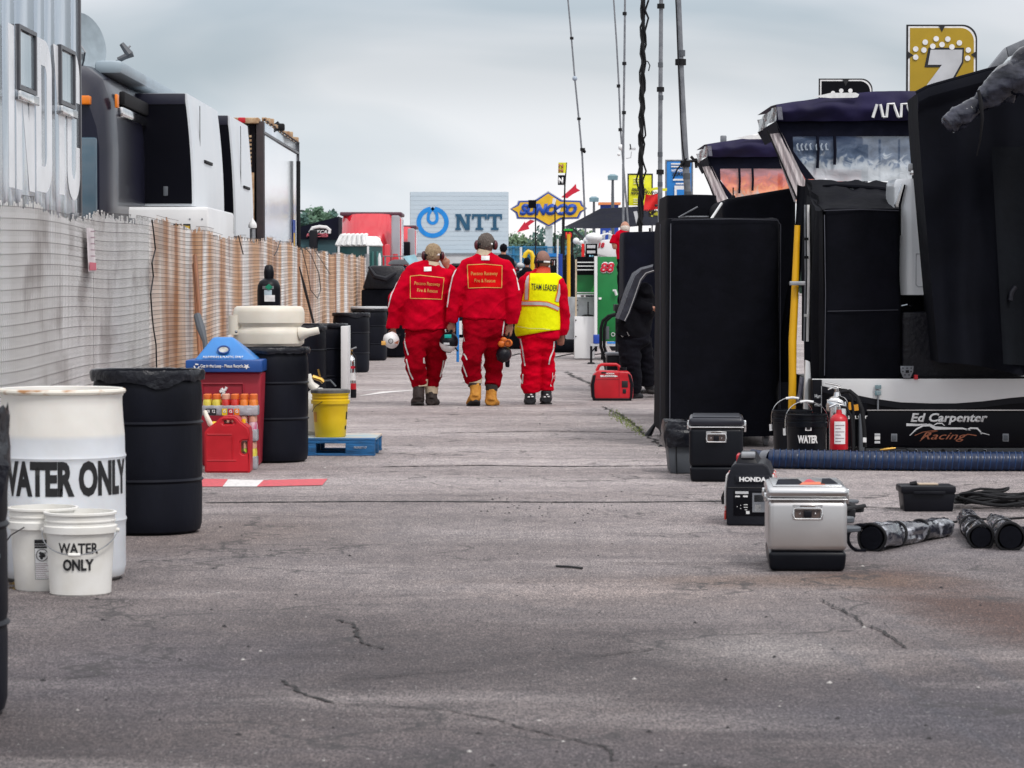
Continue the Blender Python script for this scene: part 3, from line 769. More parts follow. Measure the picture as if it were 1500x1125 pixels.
GL = {'I': [[(0, 0), (1, 0), (1, 1), (0, 1)]], 'N': [[(0, 0), (.3, 0), (.3, .58), (.7, 0), (1, 0), (1, 1), (.7, 1), (.7, .42), (.3, 1), (0, 1)]], 'Y': [[(0, 1), (.33, 1), (.5, .68), (.67, 1), (1, 1), (.66, .45), (.66, 0), (.34, 0), (.34, .45)]]}
def arc_pts(cx, cy, rx, ry, a0, a1, n=14): return [(cx + rx * math.cos(R(a0 + (a1 - a0) * i / n)), cy + ry * math.sin(R(a0 + (a1 - a0) * i / n))) for i in range(n + 1)]
def band(outer, inner):
	return [[outer[i], outer[i + 1], inner[i + 1], inner[i]] for i in range(len(outer) - 1)]
GL['D'] = [[(0, 0), (.32, 0), (.32, 1), (0, 1)]] + band([(.32, 1)] + arc_pts(.55, .80, .45, .20, 90, 0) + arc_pts(.55, .20, .45, .20, 0, -90) + [(.32, 0)], [(.32, .83)] + arc_pts(.52, .74, .16, .09, 90, 0) + arc_pts(.52, .26, .16, .09, 0, -90) + [(.32, .17)])
GL['C'] = band([(1, .66)] + arc_pts(.5, .80, .5, .20, 0, 180) + arc_pts(.5, .20, .5, .20, 180, 360) + [(1, .36)], [(.68, .66)] + arc_pts(.5, .76, .18, .10, 0, 180) + arc_pts(.5, .24, .18, .10, 180, 360) + [(.68, .36)])
lw = mat('letter_silverwhite', (0.90, 0.92, 0.95), rough=0.3, scale=2)
def glyph(mb, ch, fn, d):
	for p in GL[ch]: mb.prism([fn(u, v) for u, v in p], d)
for ch, l, r_, t_, b_ in (('I', 12.8, 21.2, 34.5, 274), ('N', 24.0, 50.5, 38, 277), ('D', 53, 76, 54, 280), ('Y', 78.5, 102, 65, 283), ('C', 98.5, 117, 71, 292)):
	ya, yb = yx(l, XT), yx(r_, XT); zt = PX(l, t_, XT).z; zb = PX(l, b_, XT).z
	mb = MB(); glyph(mb, ch, lambda u, v: V(XT + .0105, ya + (yb - ya) * u, zb + (zt - zb) * v), V(.0015, 0, 0))
	mb.ob('letter', lw, tr, smooth=False)
for yy in (15, 17, 25.5, 26.7):
	for xx in (XT - .25, XT - 2.2): MB().tube([(xx - .12, yy, .5), (xx + .12, yy, .5)], .5, 24).ob('wheel', RUB, tr)
MB().box((XT - 2.4, 14, .55), (XT - .3, YF - .3, .9)).ob('chassis', M_('dark_trim'), tr)
YC, XC = 33.0, -4.6
co = thing('motorcoach', 'dark motorcoach with an orange marker lamp parked behind the lettered trailer', 'bus', (XC - 1.25, YC, 0))
def coach_sec(s, z_off=0.0, shrink=0.0):      # cross-section with rounded roof edges
	w = 1.28 - shrink; top = 3.92 - z_off
	return [(-w, .4), (w, .4), (w, 2.9), (w - .03, top - .45), (w - .12, top - .18), (w - .32, top - .04), (w - .6, top), (-w + .6, top), (-w + .32, top - .04), (-w + .12, top - .18), (-w + .03, top - .45), (-w, 2.9)]
mb = MB(); secs = [(0.0, .34, .16), (.10, .16, .07), (.32, .03, .02), (.7, 0, 0), (12, 0, 0)]
vs = []
for dy_, zo, sh in secs:
	vs += [V(XC - 1.28 + u, YC + dy_, z) for u, z in coach_sec(0, zo, sh)]
n = 12; fs = [tuple(range(n))]
for i in range(len(secs) - 1):
	for k in range(n): a, b_ = i * n + k, i * n + (k + 1) % n; fs.append((a, b_, b_ + n, a + n))
fs.append(tuple(range((len(secs) - 1) * n, len(secs) * n)))
mb.add(vs, fs).ob('body', M_('coach_dark'), co, bevel=.02)
MB().box((XC - 2.35, YC - .06, 1.4), (XC - .16, YC + .0, 3.02)).ob('windscreen', mat('windscreen', (0.05, 0.10, 0.14), (.02, .045, .07), rough=.05, scale=.8, spec=.9, rvar=.02), co, bevel=.04)
MB().box((XC - .42, YC - .075, 1.42), (XC - .36, YC - .058, 3.0)).ob('reflection_strip', mat('reflection_green', (0.20, 0.24, 0.20), rough=.6), co)  # greenish strip painting a reflection onto the windscreen
p = P(115, 147, YC); MB().box((p.x - .12, YC + .0 - .1, p.z - .05), (P(133.5, 153, YC).x, YC + .05, p.z + .05)).ob('marker_lamp', M_('orange_light'), co, bevel=.015)
p = P(163, 147, YC + .2); MB().box((XC + .0, YC + .28, p.z - .08), (XC + .035, YC + .42, p.z + .08)).ob('marker_lamp', M_('orange_light'), co, bevel=.012)
MB().box((XC - .30, YC + .75, 3.80), (XC + .03, YC + 11.5, 3.96)).ob('awning_roll', mat('awning_alu', (.30, .37, .42), rough=.4, scale=2), co, bevel=.05)
MB().box((XC - .02, YC + .8, 3.44), (XC + .05, YC + 6, 3.60)).ob('awning_rail', RUB, co, bevel=.02)
MB().box((XC - .03, YC + .8, 3.30), (XC + .03, YC + 6, 3.42)).ob('awning_rail', CHR, co, bevel=.02)
for yy in (YC + 2.2, YC + 9.5, YC + 10.7):
	for xx in (XC - .2, XC - 2.3): MB().tube([(xx - .14, yy, .5), (xx + .14, yy, .5)], .5, 24).ob('wheel', RUB, co)
c = P(119, 66, YC + 1.2)
ds = thing('satellite_dish', 'grey satellite dish on the coach roof peeking past the lettered trailer', 'dish', (c.x, YC + 1.2, 3.92))
prof = [(0.02, 0.0), (.15, .012), (.27, .045), (.34, .075), (.345, .085), (.27, .06), (.15, .03), (.02, .02)]
mb = MB(); rot = Matrix.Rotation(R(78), 3, 'X') @ Matrix.Rotation(R(0), 3, 'Z')
tmp = MB().lathe(prof, (0, 0, 0), 32, True, True); rz_ = Matrix.Rotation(R(58), 3, 'Z')
mb.add([c + rz_ @ (rot @ v) * 1.08 + V(-.02, 0, 0) for v in tmp.v], tmp.f).ob('reflector', mat('dish_grey', (.30, .36, .40), rough=.4), ds)
MB().tube([(c.x, YC + 1.2, 3.8), (c.x + .02, YC + 1.15, c.z - .2), (c.x + .03, YC + 1.1, c.z - .1)], .03, 8).ob('mount', GAL, ds)
MB().tube([(c.x + .02, YC + 1.1, c.z - .28), (c.x + .12, YC + .7, c.z - .12), (c.x + .05, YC + .7, c.z - .02)], .012, 6).ob('feed_arm', GAL, ds)
a = P(173, 88, YC + 2);
ca = thing('roof_antenna', 'grey jointed antenna arm on top of the coach roof', 'antenna', (a.x, YC + 2, 3.9))
MB().tube([a, P(183, 83, YC + 2), P(195, 79, YC + 2)], .035, 8).ob('arm', TG, ca)
MB().tube([a, V(a.x, YC + 2, 3.88)], .03, 8).ob('mount', TG, ca); MB().tube([P(178, 64, YC + 2), P(184, 72, YC + 2), P(190, 80, YC + 2)], [.03, .04, .05], 8).ob('head', TG, ca)
MB().tube([P(184, 74, YC + 2), P(191, 67, YC + 2)], .012, 6).ob('whip', GAL, ca)
def slideout(xr, ya, yb, zt, zb, label, wl=.75, bulge=.06):
	s_ = thing('slide_out_room', label, 'slide-out', (xr - .4, ya, zb), group='slide-out rooms')
	def sx(z): u = (z - zb) / (zt - zb); return xr - .09 * u * u * 1.0 + 0.02
	zs = [zb + (zt - zb) * i / 8 for i in range(9)]
	vs = [V(sx(z), ya, z) for z in zs] + [V(xr - wl, ya, zt), V(xr - wl, ya, zb)]
	MB().prism(vs, V(0, yb - ya, 0)).ob('body', M_('silver_white'), s_)
	MB().prism([v + V(-.03 if v.x > xr - .3 else .02, 0, (-.05 if v.z > zt - .01 else .03 if v.z < zb + .01 else 0)) for v in vs], V(0, -.02, 0)).ob('end_panel', M_('slide_black'), s_)
	MB().box((xr - wl, ya - .035, zt - .14), (sx(zt) - .02, ya - .003, zt - .003)).ob('header', mat('header_navy', (.012, .013, .03), rough=.4), s_, bevel=.01)
	zc = zb + (zt - zb) * .42;
	MB().box((sx(zc) - .01, ya + 1.3, zc), (sx(zc) + .02, ya + 2.2, zc + .04)).ob('rail', RUB, s_, bevel=.005)
	MB().box((sx(zb + .9), ya + .95, zb), (sx(zb + .9) + .008, ya + .97, zt - .1)).ob('panel_joint', RUB, s_)
	return s_
s1 = slideout(-4.00, 36.0, 39.7, 3.72, 2.31, 'black ended slide-out room with a pale side beside the dark coach', .95)
c = P(243, 280, 36.0); MB().box((c.x - .03, 35.96, c.z - .06), (c.x + .03, 35.98, c.z + .06)).ob('latch', TG, s1, bevel=.01)
s2 = slideout(-3.97, 41.1, 43.9, 3.74, 2.02, 'narrow slide-out room with a black end between coach and open trailer', .6)
x1 = P(306, 330, 34.5).x; zt = P(200, 303, 34.5).z
wb = thing('equipment_cabinet', 'white metal cabinet under the slide-out room just behind the fence', 'cabinet', (x1 - .8, 34.5, 0))
MB().box((x1 - 2.2, 34.5, .3), (x1, 37.6, zt)).ob('body', WP, wb, bevel=.03)
MB().box((x1 - 2.19, 34.485, zt - .34), (x1 - .02, 34.499, zt - .03)).ob('door_panel', WP, wb, bevel=.004)
for px in (278, 296): p = P(px, 321, 34.48); MB().tube([p, p + V(0, .02, 0)], .012, 8).ob('bolt', GAL, wb)
p = P(254, 328, 34.47); q = P(279, 338, 34.47)
MB().box((p.x, 34.465, q.z - .05), (q.x, 34.482, p.z)).ob('warning_label', LB, wb)
MB().box((p.x + .01, 34.460, q.z - .05), (q.x - .01, 34.466, p.z - .02)).ob('warning_label', M_('yellow_plastic'), wb)
for xx in (x1 - 2.1, x1 - .15):
	MB().box((xx, 34.7, 0), (xx + .08, 34.8, .3)).ob('leg', M_('dark_trim'), wb)
	MB().box((xx, 37.3, 0), (xx + .08, 37.4, .3)).ob('leg', M_('dark_trim'), wb)
XA = -4.2; Ya = yx(385, XA); Yb = yx(437, XA)
t2 = thing('race_trailer', 'bright aluminium trailer with open brown rear frame and fittings along its top edge', 'trailer', (XA - 1.25, Ya, 0))
MB().box((XA - 2.5, Ya + .3, .9), (XA, Yb, 4.08)).ob('body', M_('bright_alu'), t2, bevel=.02)
for i in range(6):
	a = Ya + .02 + (Yb - Ya) * i / 6; MB().box((XA + .001, a + .001, .95), (XA + .002, a + (Yb - Ya) / 6 - .001, 3.84)).ob('wall_panel', M_('bright_alu'), t2)
MB().box((XA + .0, Ya, 3.86), (XA + .03, Yb, 3.90)).ob('trim_strip', M_('dark_trim'), t2)
p0 = P(318, 169, Ya).x
mb = MB().box((XA - .10, Ya - .02, .9), (XA + .02, Ya + .28, 4.06)); mb.ob('rear_post', M_('dark_brown'), t2, bevel=.012)
mb = MB().box((XA - .42, Ya + .10, .9), (XA - .13, Ya + .25, 4.0)); mb.ob('dark_gap_panel', mat('gap_dark', (.012, .009, .014), rough=.9), t2)  # dark panel standing in for the shaded gap of the open rear
for i in range(2): MB().box((XA - .36 + i * .10, Ya + .02, .9), (XA - .32 + i * .10, Ya + .09, 4.0)).ob('door_rod', M_('dark_brown'), t2)
MB().box((XA - .24, Ya - .01, 2.35), (XA - .14, Ya + .08, 3.2)).ob('hinge_plate', M_('rust_cream'), t2, bevel=.01)
for i in range(9): MB().box((XA - .21, Ya - .03, 2.42 + i * .085), (XA - .185, Ya - .012, 2.45 + i * .085)).ob('bolt', M_('dark_brown'), t2)
for i in range(8): MB().box((XA - .22, Ya - .02, 3.3 + i * .07), (XA - .18, Ya + .01, 3.335 + i * .07)).ob('chain_link', M_('rust_cream'), t2)
MB().box((p0 - .6, Ya - .05, 4.02), (XA - .05, Ya + .3, 4.12)).ob('rear_header', M_('rust_cream'), t2, bevel=.02)
MB().box((p0 - .6, Ya + .0, .9), (XA - .45, Ya + .1, 4.0)).ob('rear_door', mat('door_grey', (.45, .47, .49), rough=.5, scale=3), t2, bevel=.02)
p = P(353, 175, Ya); MB().box((p.x - .04, Ya - .09, p.z - .06), (p.x + .08, Ya - .052, p.z + .03)).ob('tail_lamp', M_('red_plastic'), t2, bevel=.01)
p = P(353, 200, Ya); MB().tube([(p.x - .1, Ya - .04, 3.86), (XA - .3, Ya - .04, 3.86), (XA - .27, Ya - .04, 3.75)], .05, 8).ob('rolled_flap', TG, t2)
for i in range(11):
	a = Ya + .25 + i * .72; MB().box((XA - .03, a, 4.08), (XA + .05, a + .16 + .1 * (i % 2), 4.14 + .03 * (i % 3))).ob('roof_fitting', M_('rust_cream'), t2, bevel=.008)
MB().tube([(XA + .02, Ya + .2, 4.10), (XA + .02, Yb, 4.08)], .018, 6).ob('roof_cable', M_('dark_brown'), t2)
MB().box((XA - 2.5, Yb - .05, .8), (XA + .03, Yb + .02, 4.10)).ob('front_frame', M_('dark_trim'), t2)
for dz_ in (3.0,): MB().box((XA + .013, Yb - 1.5, 1.9), (XA + .02, Yb - .9, 2.55)).ob('decal', M_('sign_blue'), t2); MB().box((XA + .021, Yb - 1.45, 2.0), (XA + .028, Yb - 1.15, 2.3)).ob('decal', M_('sign_yellow'), t2)
for yy in (Ya + 1.6, Ya + 2.9):
	for xx in (XA - .25, XA - 2.2): MB().tube([(xx - .12, yy, .5), (xx + .12, yy, .5)], .5, 20).ob('wheel', RUB, t2)
p = P(409, 186, Ya + 3.0)
fl = thing('flood_lamp', 'dark flood lamp clamped on the top edge of the bright trailer', 'lamp', (p.x, Ya + 3, 4.1))
MB().box((p.x - .12, Ya + 2.9, p.z - .07), (p.x + .1, Ya + 3.05, p.z + .06)).ob('lamp_head', RUB, fl, bevel=.03)
MB().tube([p, P(404, 180, Ya + 3)], .05, 8).ob('hood', RUB, fl); MB().tube([p, V(p.x, Ya + 3, 4.08)], .02, 6).ob('bracket', RUB, fl)
tag(MB().tube([P(437, 236, 55.5), P(437, 300, 55.5), P(438, 413, 55.5) - V(0, 0, 1.35)], [.04, .04, .045], 8).ob('antenna_pole', RUB), 'thin black pole standing at the far end of the bright trailer', 'pole')
p = P(370, 335, 40)
tag(MB().lathe([(.015, -.3), (.02, 0), (.055, .01), (.06, .04), (.05, .08), (.022, .12), (.006, .15)], (p.x, 40, p.z), 16).ob('beacon_finial', LW), 'white onion shaped cap on a post just above the fence top', 'post cap')
MB().tube([(p.x, 40, 0), (p.x, 40, p.z)], .04, 8).ob('post', GAL, bpy.data.objects['beacon_finial'])
Yt = 84.0
tt = thing('awning_tent', 'dark navy awning tent printed with white and red lettering beyond the fence', 'tent', (P(465, 350, Yt).x, Yt, 0))
pts = [P(*q, Yt) for q in ((425, 336), (496, 317), (496, 351), (425, 350))]
MB().prism(pts, V(0, 3, 0)).ob('roof', M_('navy_dark'), tt)
pb = [P(*q, Yt + .1) for q in ((425, 349), (496, 349))]; MB().box((pb[0].x, Yt + .1, 0), (pb[1].x, Yt + 2.9, pb[0].z)).ob('side_wall', mat('tent_teal', (.035, .10, .12), (.025, .075, .09), rough=.6, scale=2), tt)
pc = P(454, 347, Yt); MB().box((pc.x, Yt - .4, 0), (P(466, 347, Yt).x, Yt - .1, P(460, 337, Yt).z)).ob('speaker_column', M_('black_plastic'), tt, bevel=.06)
mb = MB(); pts = [P(448 + 6, 341, Yt - .02), P(458, 334, Yt - .02), P(468, 332, Yt - .02), P(478, 333, Yt - .02), P(483, 337, Yt - .02), P(482, 342, Yt - .02)]
mb.tube(pts, .05, 6).ob('swoosh', LW, tt)
text('TCAR', LW, tt, P(474, 342, Yt - .03), V(1, 0, 0), V(0, 0, 1), .10, .42, bold=.03, shear=.3)
text('RACES', mat('pinkred', (.55, .12, .16)), tt, P(465, 347, Yt - .03), V(1, 0, 0), V(0, 0, 1), .10, .66, bold=.06, shear=.2)
Yp = 56.0; c0 = P(524, 360, Yp)
pt_ = thing('portable_toilet', 'dark green portable toilet with a ribbed white roof past the fence end', 'toilet', (c0.x, Yp + .5, 0))
xl, xm, xr = P(489, 360, Yp).x, P(538, 360, Yp - .25).x, P(562, 360, Yp).x; zr = P(500, 361, Yp).z
lo_ = [V(xl + .04, Yp, 0), V(xm, Yp - .25, 0), V(xr - .02, Yp + .15, 0), V(xl + .3, Yp + 1.1, 0)]
MB().hexa(lo_, [v + V(0, 0, zr) for v in lo_]).ob('cabin', M_('teal_dark'), pt_, bevel=.02)
ro = [V(xl, Yp - .04, zr), V(xm, Yp - .30, zr), V(xr + .02, Yp + .12, zr), V(xl + .28, Yp + 1.15, zr)]
cxy = (ro[0] + ro[1] + ro[2] + ro[3]) / 4
MB().hexa(ro, [(v.lerp(cxy, .22) + V(0, 0, .20)) for v in ro]).ob('roof', M_('white_cloth'), pt_, bevel=.05, bseg=3)
for i in range(6):
	u = (i + .5) / 6; a = ro[0].lerp(ro[1], u); b2 = (ro[0].lerp(cxy, .22)).lerp(ro[1].lerp(cxy, .22), u) + V(0, 0, .20)
	MB().tube([a + V(0, 0, .02), b2, b2 + V(.05, .3, .03)], [.035, .045, .035], 8).ob('roof_rib', M_('white_cloth'), pt_)
for px in (497, 540): p = P(px, 375, Yp - .27); MB().box((p.x - .03, Yp - .31, 0), (p.x + .01, Yp - .26, zr)).ob('corner_strip', WP, pt_)
for px in (546, 553, 558): p = P(px, 375, Yp - .1); MB().box((p.x - .02, Yp - .14, .1), (p.x + .02, Yp - .08, zr - .1)).ob('wall_rib', mat('teal_mid', (.03, .15, .14), rough=.4), pt_, bevel=.01)
p = P(556, 378, Yp - .3); MB().lathe([(.03, 0), (.035, .2), (.02, .26), (.01, .3)], (p.x, Yp - .3, p.z - .2), 14).ob('vent', WP, pt_)
def red_truck(x0, x1, ytop, Y, label, windowed=False):
	t = thing('red_truck', label, 'truck', ((P(x0, 400, Y).x + P(x1, 400, Y).x) / 2, Y, 0))
	a, b_ = P(x0, ytop, Y), P(x1, ytop, Y); zt = a.z; w = b_.x - a.x
	def fn(u, v):
		z = .4 + (zt - .45) * v; bul = .5 * (1 - abs(2 * u - 1) ** 3)
		return V(a.x + .06 + (w - .12) * u, Y + .5 - bul + 1.0 * v ** 2.4, z - .10 * (2 * u - 1) ** 4 * v)
	mb = MB().grid(fn, 14, 14); o = mb.ob('wind_fairing', M_('truck_red'), t)
	MB().box((a.x + .05, Y + 1.3, .5), (b_.x - .02, Y + 3.2, zt - .08)).ob('cab', M_('truck_red'), t, bevel=.12, bseg=3)
	MB().box((a.x, Y + 1.15, zt - .10), (b_.x, Y + 3.3, zt)).ob('roof_edge', mat('maroon_trim', (.10, .03, .05), rough=.5), t, bevel=.03)
	MB().box((b_.x - .24, Y + .02, .6), (b_.x - .02, Y + .5, zt - .12)).ob('side_fairing', mat('fairing_grey', (.34, .33, .36), rough=.3, scale=2), t, bevel=.04)
	MB().box((b_.x - .42, Y - .12, .4), (b_.x - .26, Y - .0, zt - .9)).ob('side_fairing', M_('truck_red'), t, bevel=.05)
	for xx in (a.x + .3, b_.x - .3): MB().tube([(xx - .15, Y + 1, .5), (xx + .15, Y + 1, .5)], .5, 18).ob('wheel', RUB, t)
	if windowed:
		p, q = P(577, 354, Y - .5), P(601, 386, Y - .5); MB().box((p.x, Y - .52, q.z), (q.x, Y - .4, p.z)).ob('rear_window', M_('slide_black'), t, bevel=.04)
	return t
red_truck(494, 586, 309, 78, 'large red truck cab with a tall bulging roof fairing behind the green toilet')
red_truck(574, 608, 329, 92, 'smaller red truck with a black panel beside the pale letter board', True)
p = P(579, 372, 74)
tag(MB().lathe([(.10, 0), (.10, p.z * .93), (.06, p.z)], (p.x, 74, 0), 14).ob('red_cylinder', M_('red_plastic')), 'upright red bottle in front of the two red trucks', 'cylinder')
# ================================================================ LEFT ROW: BARRELS, BIN, PAILS
def gp(px, py, dy=0.0):                    # ground point under a pixel, pushed dy further away
	g = G(px, py); y = g.y + dy; return V(P(px, py, y).x, y, 0)
def barrel_prof(r=.29, h=.88, ribs=(.29, .60), open_=True):
	p = [(r * .86, 0.0), (r * .955, .018), (r * .985, .05), (r * .99, .10)]
	for z in ribs: p += [(r * .995, z - .035), (r * .985, z - .012), (r * 1.025, z), (r * .985, z + .012), (r, z + .035)]
	p += [(r, h - .13), (r * .985, h - .07), (r * .955, h - .045), (r * .955, h - .03), (r * 1.0, h - .028), (r * 1.0, h)]
	if open_: p += [(r * .95, h), (r * .93, h - .04), (r * .93, .1), (0.02, .08)]
	return p
def bag_rim(x, y, z, r, parent, seed, drop=.05, mt='bag_plastic'):
	rnd = random.Random(seed); seg = 72; mb = MB(); vs = []
	rows = [(.90, -.05), (.97, .004), (1.03, .006), (1.055, -.012), (1.05, -.5), (1.04, -1.0)]
	dr = [drop * (.55 + .9 * abs(noise.noise(V(math.cos(w_) * 1.6, math.sin(w_) * 1.6, seed)))) + rnd.uniform(0, .008) for w_ in [2 * math.pi * k / seg for k in range(seg)]]
	for rr, zz in rows:
		for k in range(seg):
			w = 2 * math.pi * k / seg; j = 1 + (.012 * noise.noise(V(math.cos(w) * 7, math.sin(w) * 7, seed + zz * 3)) if zz > -2 else 0)
			z_ = z + (zz if zz > -.4 else zz * dr[k]); vs.append(V(x + r * rr * j * math.cos(w), y + r * rr * j * math.sin(w), z_ + .004 * noise.noise(V(math.cos(w) * 9, math.sin(w) * 9, zz))))
	fs = []
	for i in range(len(rows) - 1):
		for k in range(seg): a, b_ = i * seg + k, i * seg + (k + 1) % seg; fs.append((a, b_, b_ + seg, a + seg))
	return mb.add(vs, fs).ob('bin_liner', M_(mt), parent)
def barrel(px, py, label, r=.29, h=.88, m='barrel_black', bag=1, ribs=(.29, .60), group='black plastic barrels along the fence', name='barrel', cat='barrel', drop=.05):
	g = G(px, py); y = g.y + r; x = P(px, py, y).x
	t = thing(name, label, cat, (x, y, 0), group=group)
	MB().lathe(barrel_prof(r, h, ribs), (x, y, 0), 64, True, False).ob('drum', M_(m), t)
	if bag: bag_rim(x, y, h, r, t, bag, drop)
	return t, x, y, r
r = .288; g = G(92, 857); y = g.y + r; x = P(92, 857, y).x
wd = thing('water_drum', 'tall white plastic drum lettered WATER ONLY in black, rusty rim', 'drum', (x, y, 0))
prof = [(r * .88, 0), (r * .97, .02), (r, .06), (r, .24), (r * 1.004, .262), (r * 1.02, .275), (r * 1.0, .29), (r * 1.0, .535), (r * .995, .55), (r * 1.015, .565), (r * .995, .58), (r * .99, .66), (r * .972, .72), (r * .955, .80), (r * .955, .835), (r * .975, .845), (r * .98, .862), (r * .965, .875), (r * .93, .872), (r * .92, .84), (r * .95, .3), (r * .95, .06), (.02, .05)]
MB().lathe(prof, (x, y, 0), 80, True, False).ob('drum', M_('drum_white'), wd)
rimm = mat('rim_stain', (0.72, 0.68, 0.60), (0.40, 0.20, 0.08), rough=.5, scale=9, stretch=(1, 1, 3), lo=.38, hi=.5)
mb = MB(); mb.torus((x, y, .862), r * .972, .0125, 80, 8); mb.ob('rim', rimm, wd)
def wrap(x, y, rr):
	def fn(p):
		s_ = p.x - x; w = s_ / rr; return V(x + rr * math.sin(w), y - rr * math.cos(w), p.z)
	return fn
s_ = F / g.y
zt = H - (677 - 413) / s_; zb = H - (725 - 413) / s_
text('WATER ONLY', LB, wd, V(x + .23 * r, y - r, zb), V(1, 0, 0), V(0, 0, 1), zt - zb, 2 * r * 1.27, bold=.050, fn=wrap(x + .0, y, r * 1.008), sub=True)
def pail_prof(r0, r1, h):
	L_ = lambda z: r0 + (r1 - r0) * z / h
	return [(r0 * .96, 0), (r0, .006), (L_(h * .40), h * .40), (L_(h * .74), h * .74), (L_(h * .74) + .001, h * .745), (L_(h * .75) + .012, h * .75), (L_(h * .83) + .012, h * .83), (L_(h * .84) + .001, h * .845), (L_(h * .88), h * .88), (L_(h * .885) + .005, h * .885),
			(L_(h * .90) + .005, h * .90), (L_(h * .905), h * .905), (L_(h * .965), h * .965), (L_(h) + .007, h * .97), (L_(h) + .007, h * .995), (L_(h) + .003, h), (L_(h) - .006, h), (L_(h) - .008, h * .9), (r0 * .96, .01), (.01, .008)]
def pail(px, py, label, m='pail_white', h=.365, r1=.142, r0=.128, handle='front', lid=None, z0=0, Y=None, name='pail', group=None, cat='bucket', cr_=None, grip=True):
	yy = (Y if Y else G(px, py).y) + r0; xx = P(px, py, yy).x
	t = thing(name, label, cat, (xx, yy, z0), group=group)
	MB().lathe(pail_prof(r0, r1, h), (xx, yy, z0), 56, True, False).ob('bucket', M_(m), t)
	return t, xx, yy
pl2, x2, y2 = pail(60 + 4, 867, 'rear white plastic pail with a black warning label, touching the tall white drum', r1=.150, r0=.125, group='white pails by the drum')
s_ = F / (y2 - .15)
def side_label(t, xc, yc, rr, w0, w1, z0, z1, m, name, off=0.0):
	def fn(u, v): a = (w0 + (w1 - w0) * u); q = rr(z0 + (z1 - z0) * v) + off; return V(xc + q * math.sin(a), yc - q * math.cos(a), z0 + (z1 - z0) * v)
	return MB().grid(fn, 10, 2).ob(name, m, t, smooth=True)
rr2 = lambda z: .125 + .025 * z / .365
lb = side_label(pl2, x2, y2, rr2, -.12, .36, .055, .232, LW, 'warning_label', .0012)
for a0, a1, z0, z1 in ((-.115, .355, .228, .231), (-.115, .355, .056, .058), (-.118, -.108, .056, .231), (.345, .355, .056, .231), (-.11, .35, .214, .228), (-.11, .35, .204, .212), (-.11, .35, .193, .202)) + tuple((-.09, .32 - .05 * (k % 3), .064 + k * .0085, .0665 + k * .0085) for k in range(8)):
	side_label(pl2, x2, y2, rr2, a0, a1, z0, z1, LB if z0 > .19 or z1 < .06 or a1 - a0 < .02 or z1 - z0 > .1 else M_('tag_print'), 'label_print', .002)
mb = MB()
def cyl_pt(xc, yc, rr, a, z): return V(xc + rr * math.sin(a), yc - rr * math.cos(a), z)
pts = [cyl_pt(x2, y2, rr2(.16) + .003, .12 + .18 * math.cos(w), .163 + .026 * math.sin(w)) for w in [2 * math.pi * i / 24 for i in range(25)]]
mb.tube(pts, .0017, 5); mb.ob('label_ring', LB, pl2)
mb = MB()
for (a, z, q) in ((.12, .165, .011), (.06, .172, .008), (.17, .16, .008), (.1, .15, .007), (.2, .172, .005), (.05, .158, .005)):
	mb.sphere(cyl_pt(x2, y2, rr2(.16) + .001, a, z), q, 8, 6, (1, .25, 1))
mb.ob('label_figure', LB, pl2)
pl1, x1, y1 = pail(118, 874, 'front white pail lettered WATER ONLY with its wire handle hanging down', r1=.152, r0=.133, h=.36, group='white pails by the drum')
rr1 = lambda z: .133 + .019 * z / .36
s_ = F / G(118, 874).y
def zpx(py, s_): return H - (py - 413) / s_
zt, zb = zpx(796, s_), zpx(811.5, s_);
text('WATER', LB, pl1, V(x1 + .012, y1, zb), V(1, 0, 0), V(0, 0, 1), zt - zb, .182, bold=.03, fn=wrap(x1, y1, rr1(zb) + .0025), sub=True)
zt, zb = zpx(820, s_), zpx(836, s_)
text('ONLY', LB, pl1, V(x1 + .012, y1, zb), V(1, 0, 0), V(0, 0, 1), zt - zb, .138, bold=.04, fn=wrap(x1, y1, rr1(zt) + .0025), sub=True)
def bail(xc, yc, R0, zp, sag, t, grip=True, side=0.0, m='galv', fwd=.02, rise=False):
	pts = []
	for i in range(21):
		w = -math.pi / 2 + math.pi * i / 20
		pts.append(V(xc + (R0 + .012) * math.sin(w), yc - (R0 + fwd) * math.cos(w) * .98, zp + (sag if rise else -sag) * math.cos(w)))
	mb = MB(); mb.tube(pts, .0028, 6); mb.ob('handle_wire', M_(m), t)
	if grip: MB().tube(pts[9:12], .009, 10).ob('handle_grip', M_('pail_white'), t)
	for i in (0, -1): MB().sphere(pts[i], .010, 8, 6).ob('handle_boss', M_('pail_white' if m == 'galv' else 'galv'), t)
bail(x1, y1, .152, .278, .095, pl1)
w0 = math.radians(-40)
pts = [cyl_pt(x2, y2, .168, -.35, .287), cyl_pt(x2, y2, .178, -.75, .25), cyl_pt(x2, y2, .176, -1.2, .20), cyl_pt(x2, y2, .172, -1.45, .155)]
MB().tube(pts, .003, 6).ob('handle_wire', LB, pl2)
MB().sphere(pts[-1], .010, 8, 6).ob('handle_boss', M_('pail_white'), pl2)
b0, bx, by, _ = barrel(-122, 1068, 'scuffed black barrel cut off by the left edge, nearest of the barrels', r=.286, bag=0)
scf = mat('scuff', (.32, .42, .45), (.12, .16, .19), rough=.5, scale=30)
for (z0, z1, a0, a1) in ((.55, .70, .70, 1.0), (.50, .53, .62, 1.25)):
	def fn(u, v, z0=z0, z1=z1, a0=a0, a1=a1):
		a = a0 + (a1 - a0) * u + .10 * noise.noise(V(v * 6, u * 3, z0)); z = z0 + (z1 - z0) * v + .02 * noise.noise(V(u * 8, v * 2, 1)); return cyl_pt(bx, by, .291, a, z)
	MB().grid(fn, 10, 10).ob('scuff_mark', scf, b0)
mb = MB(); xr = bx + .286
pts = []
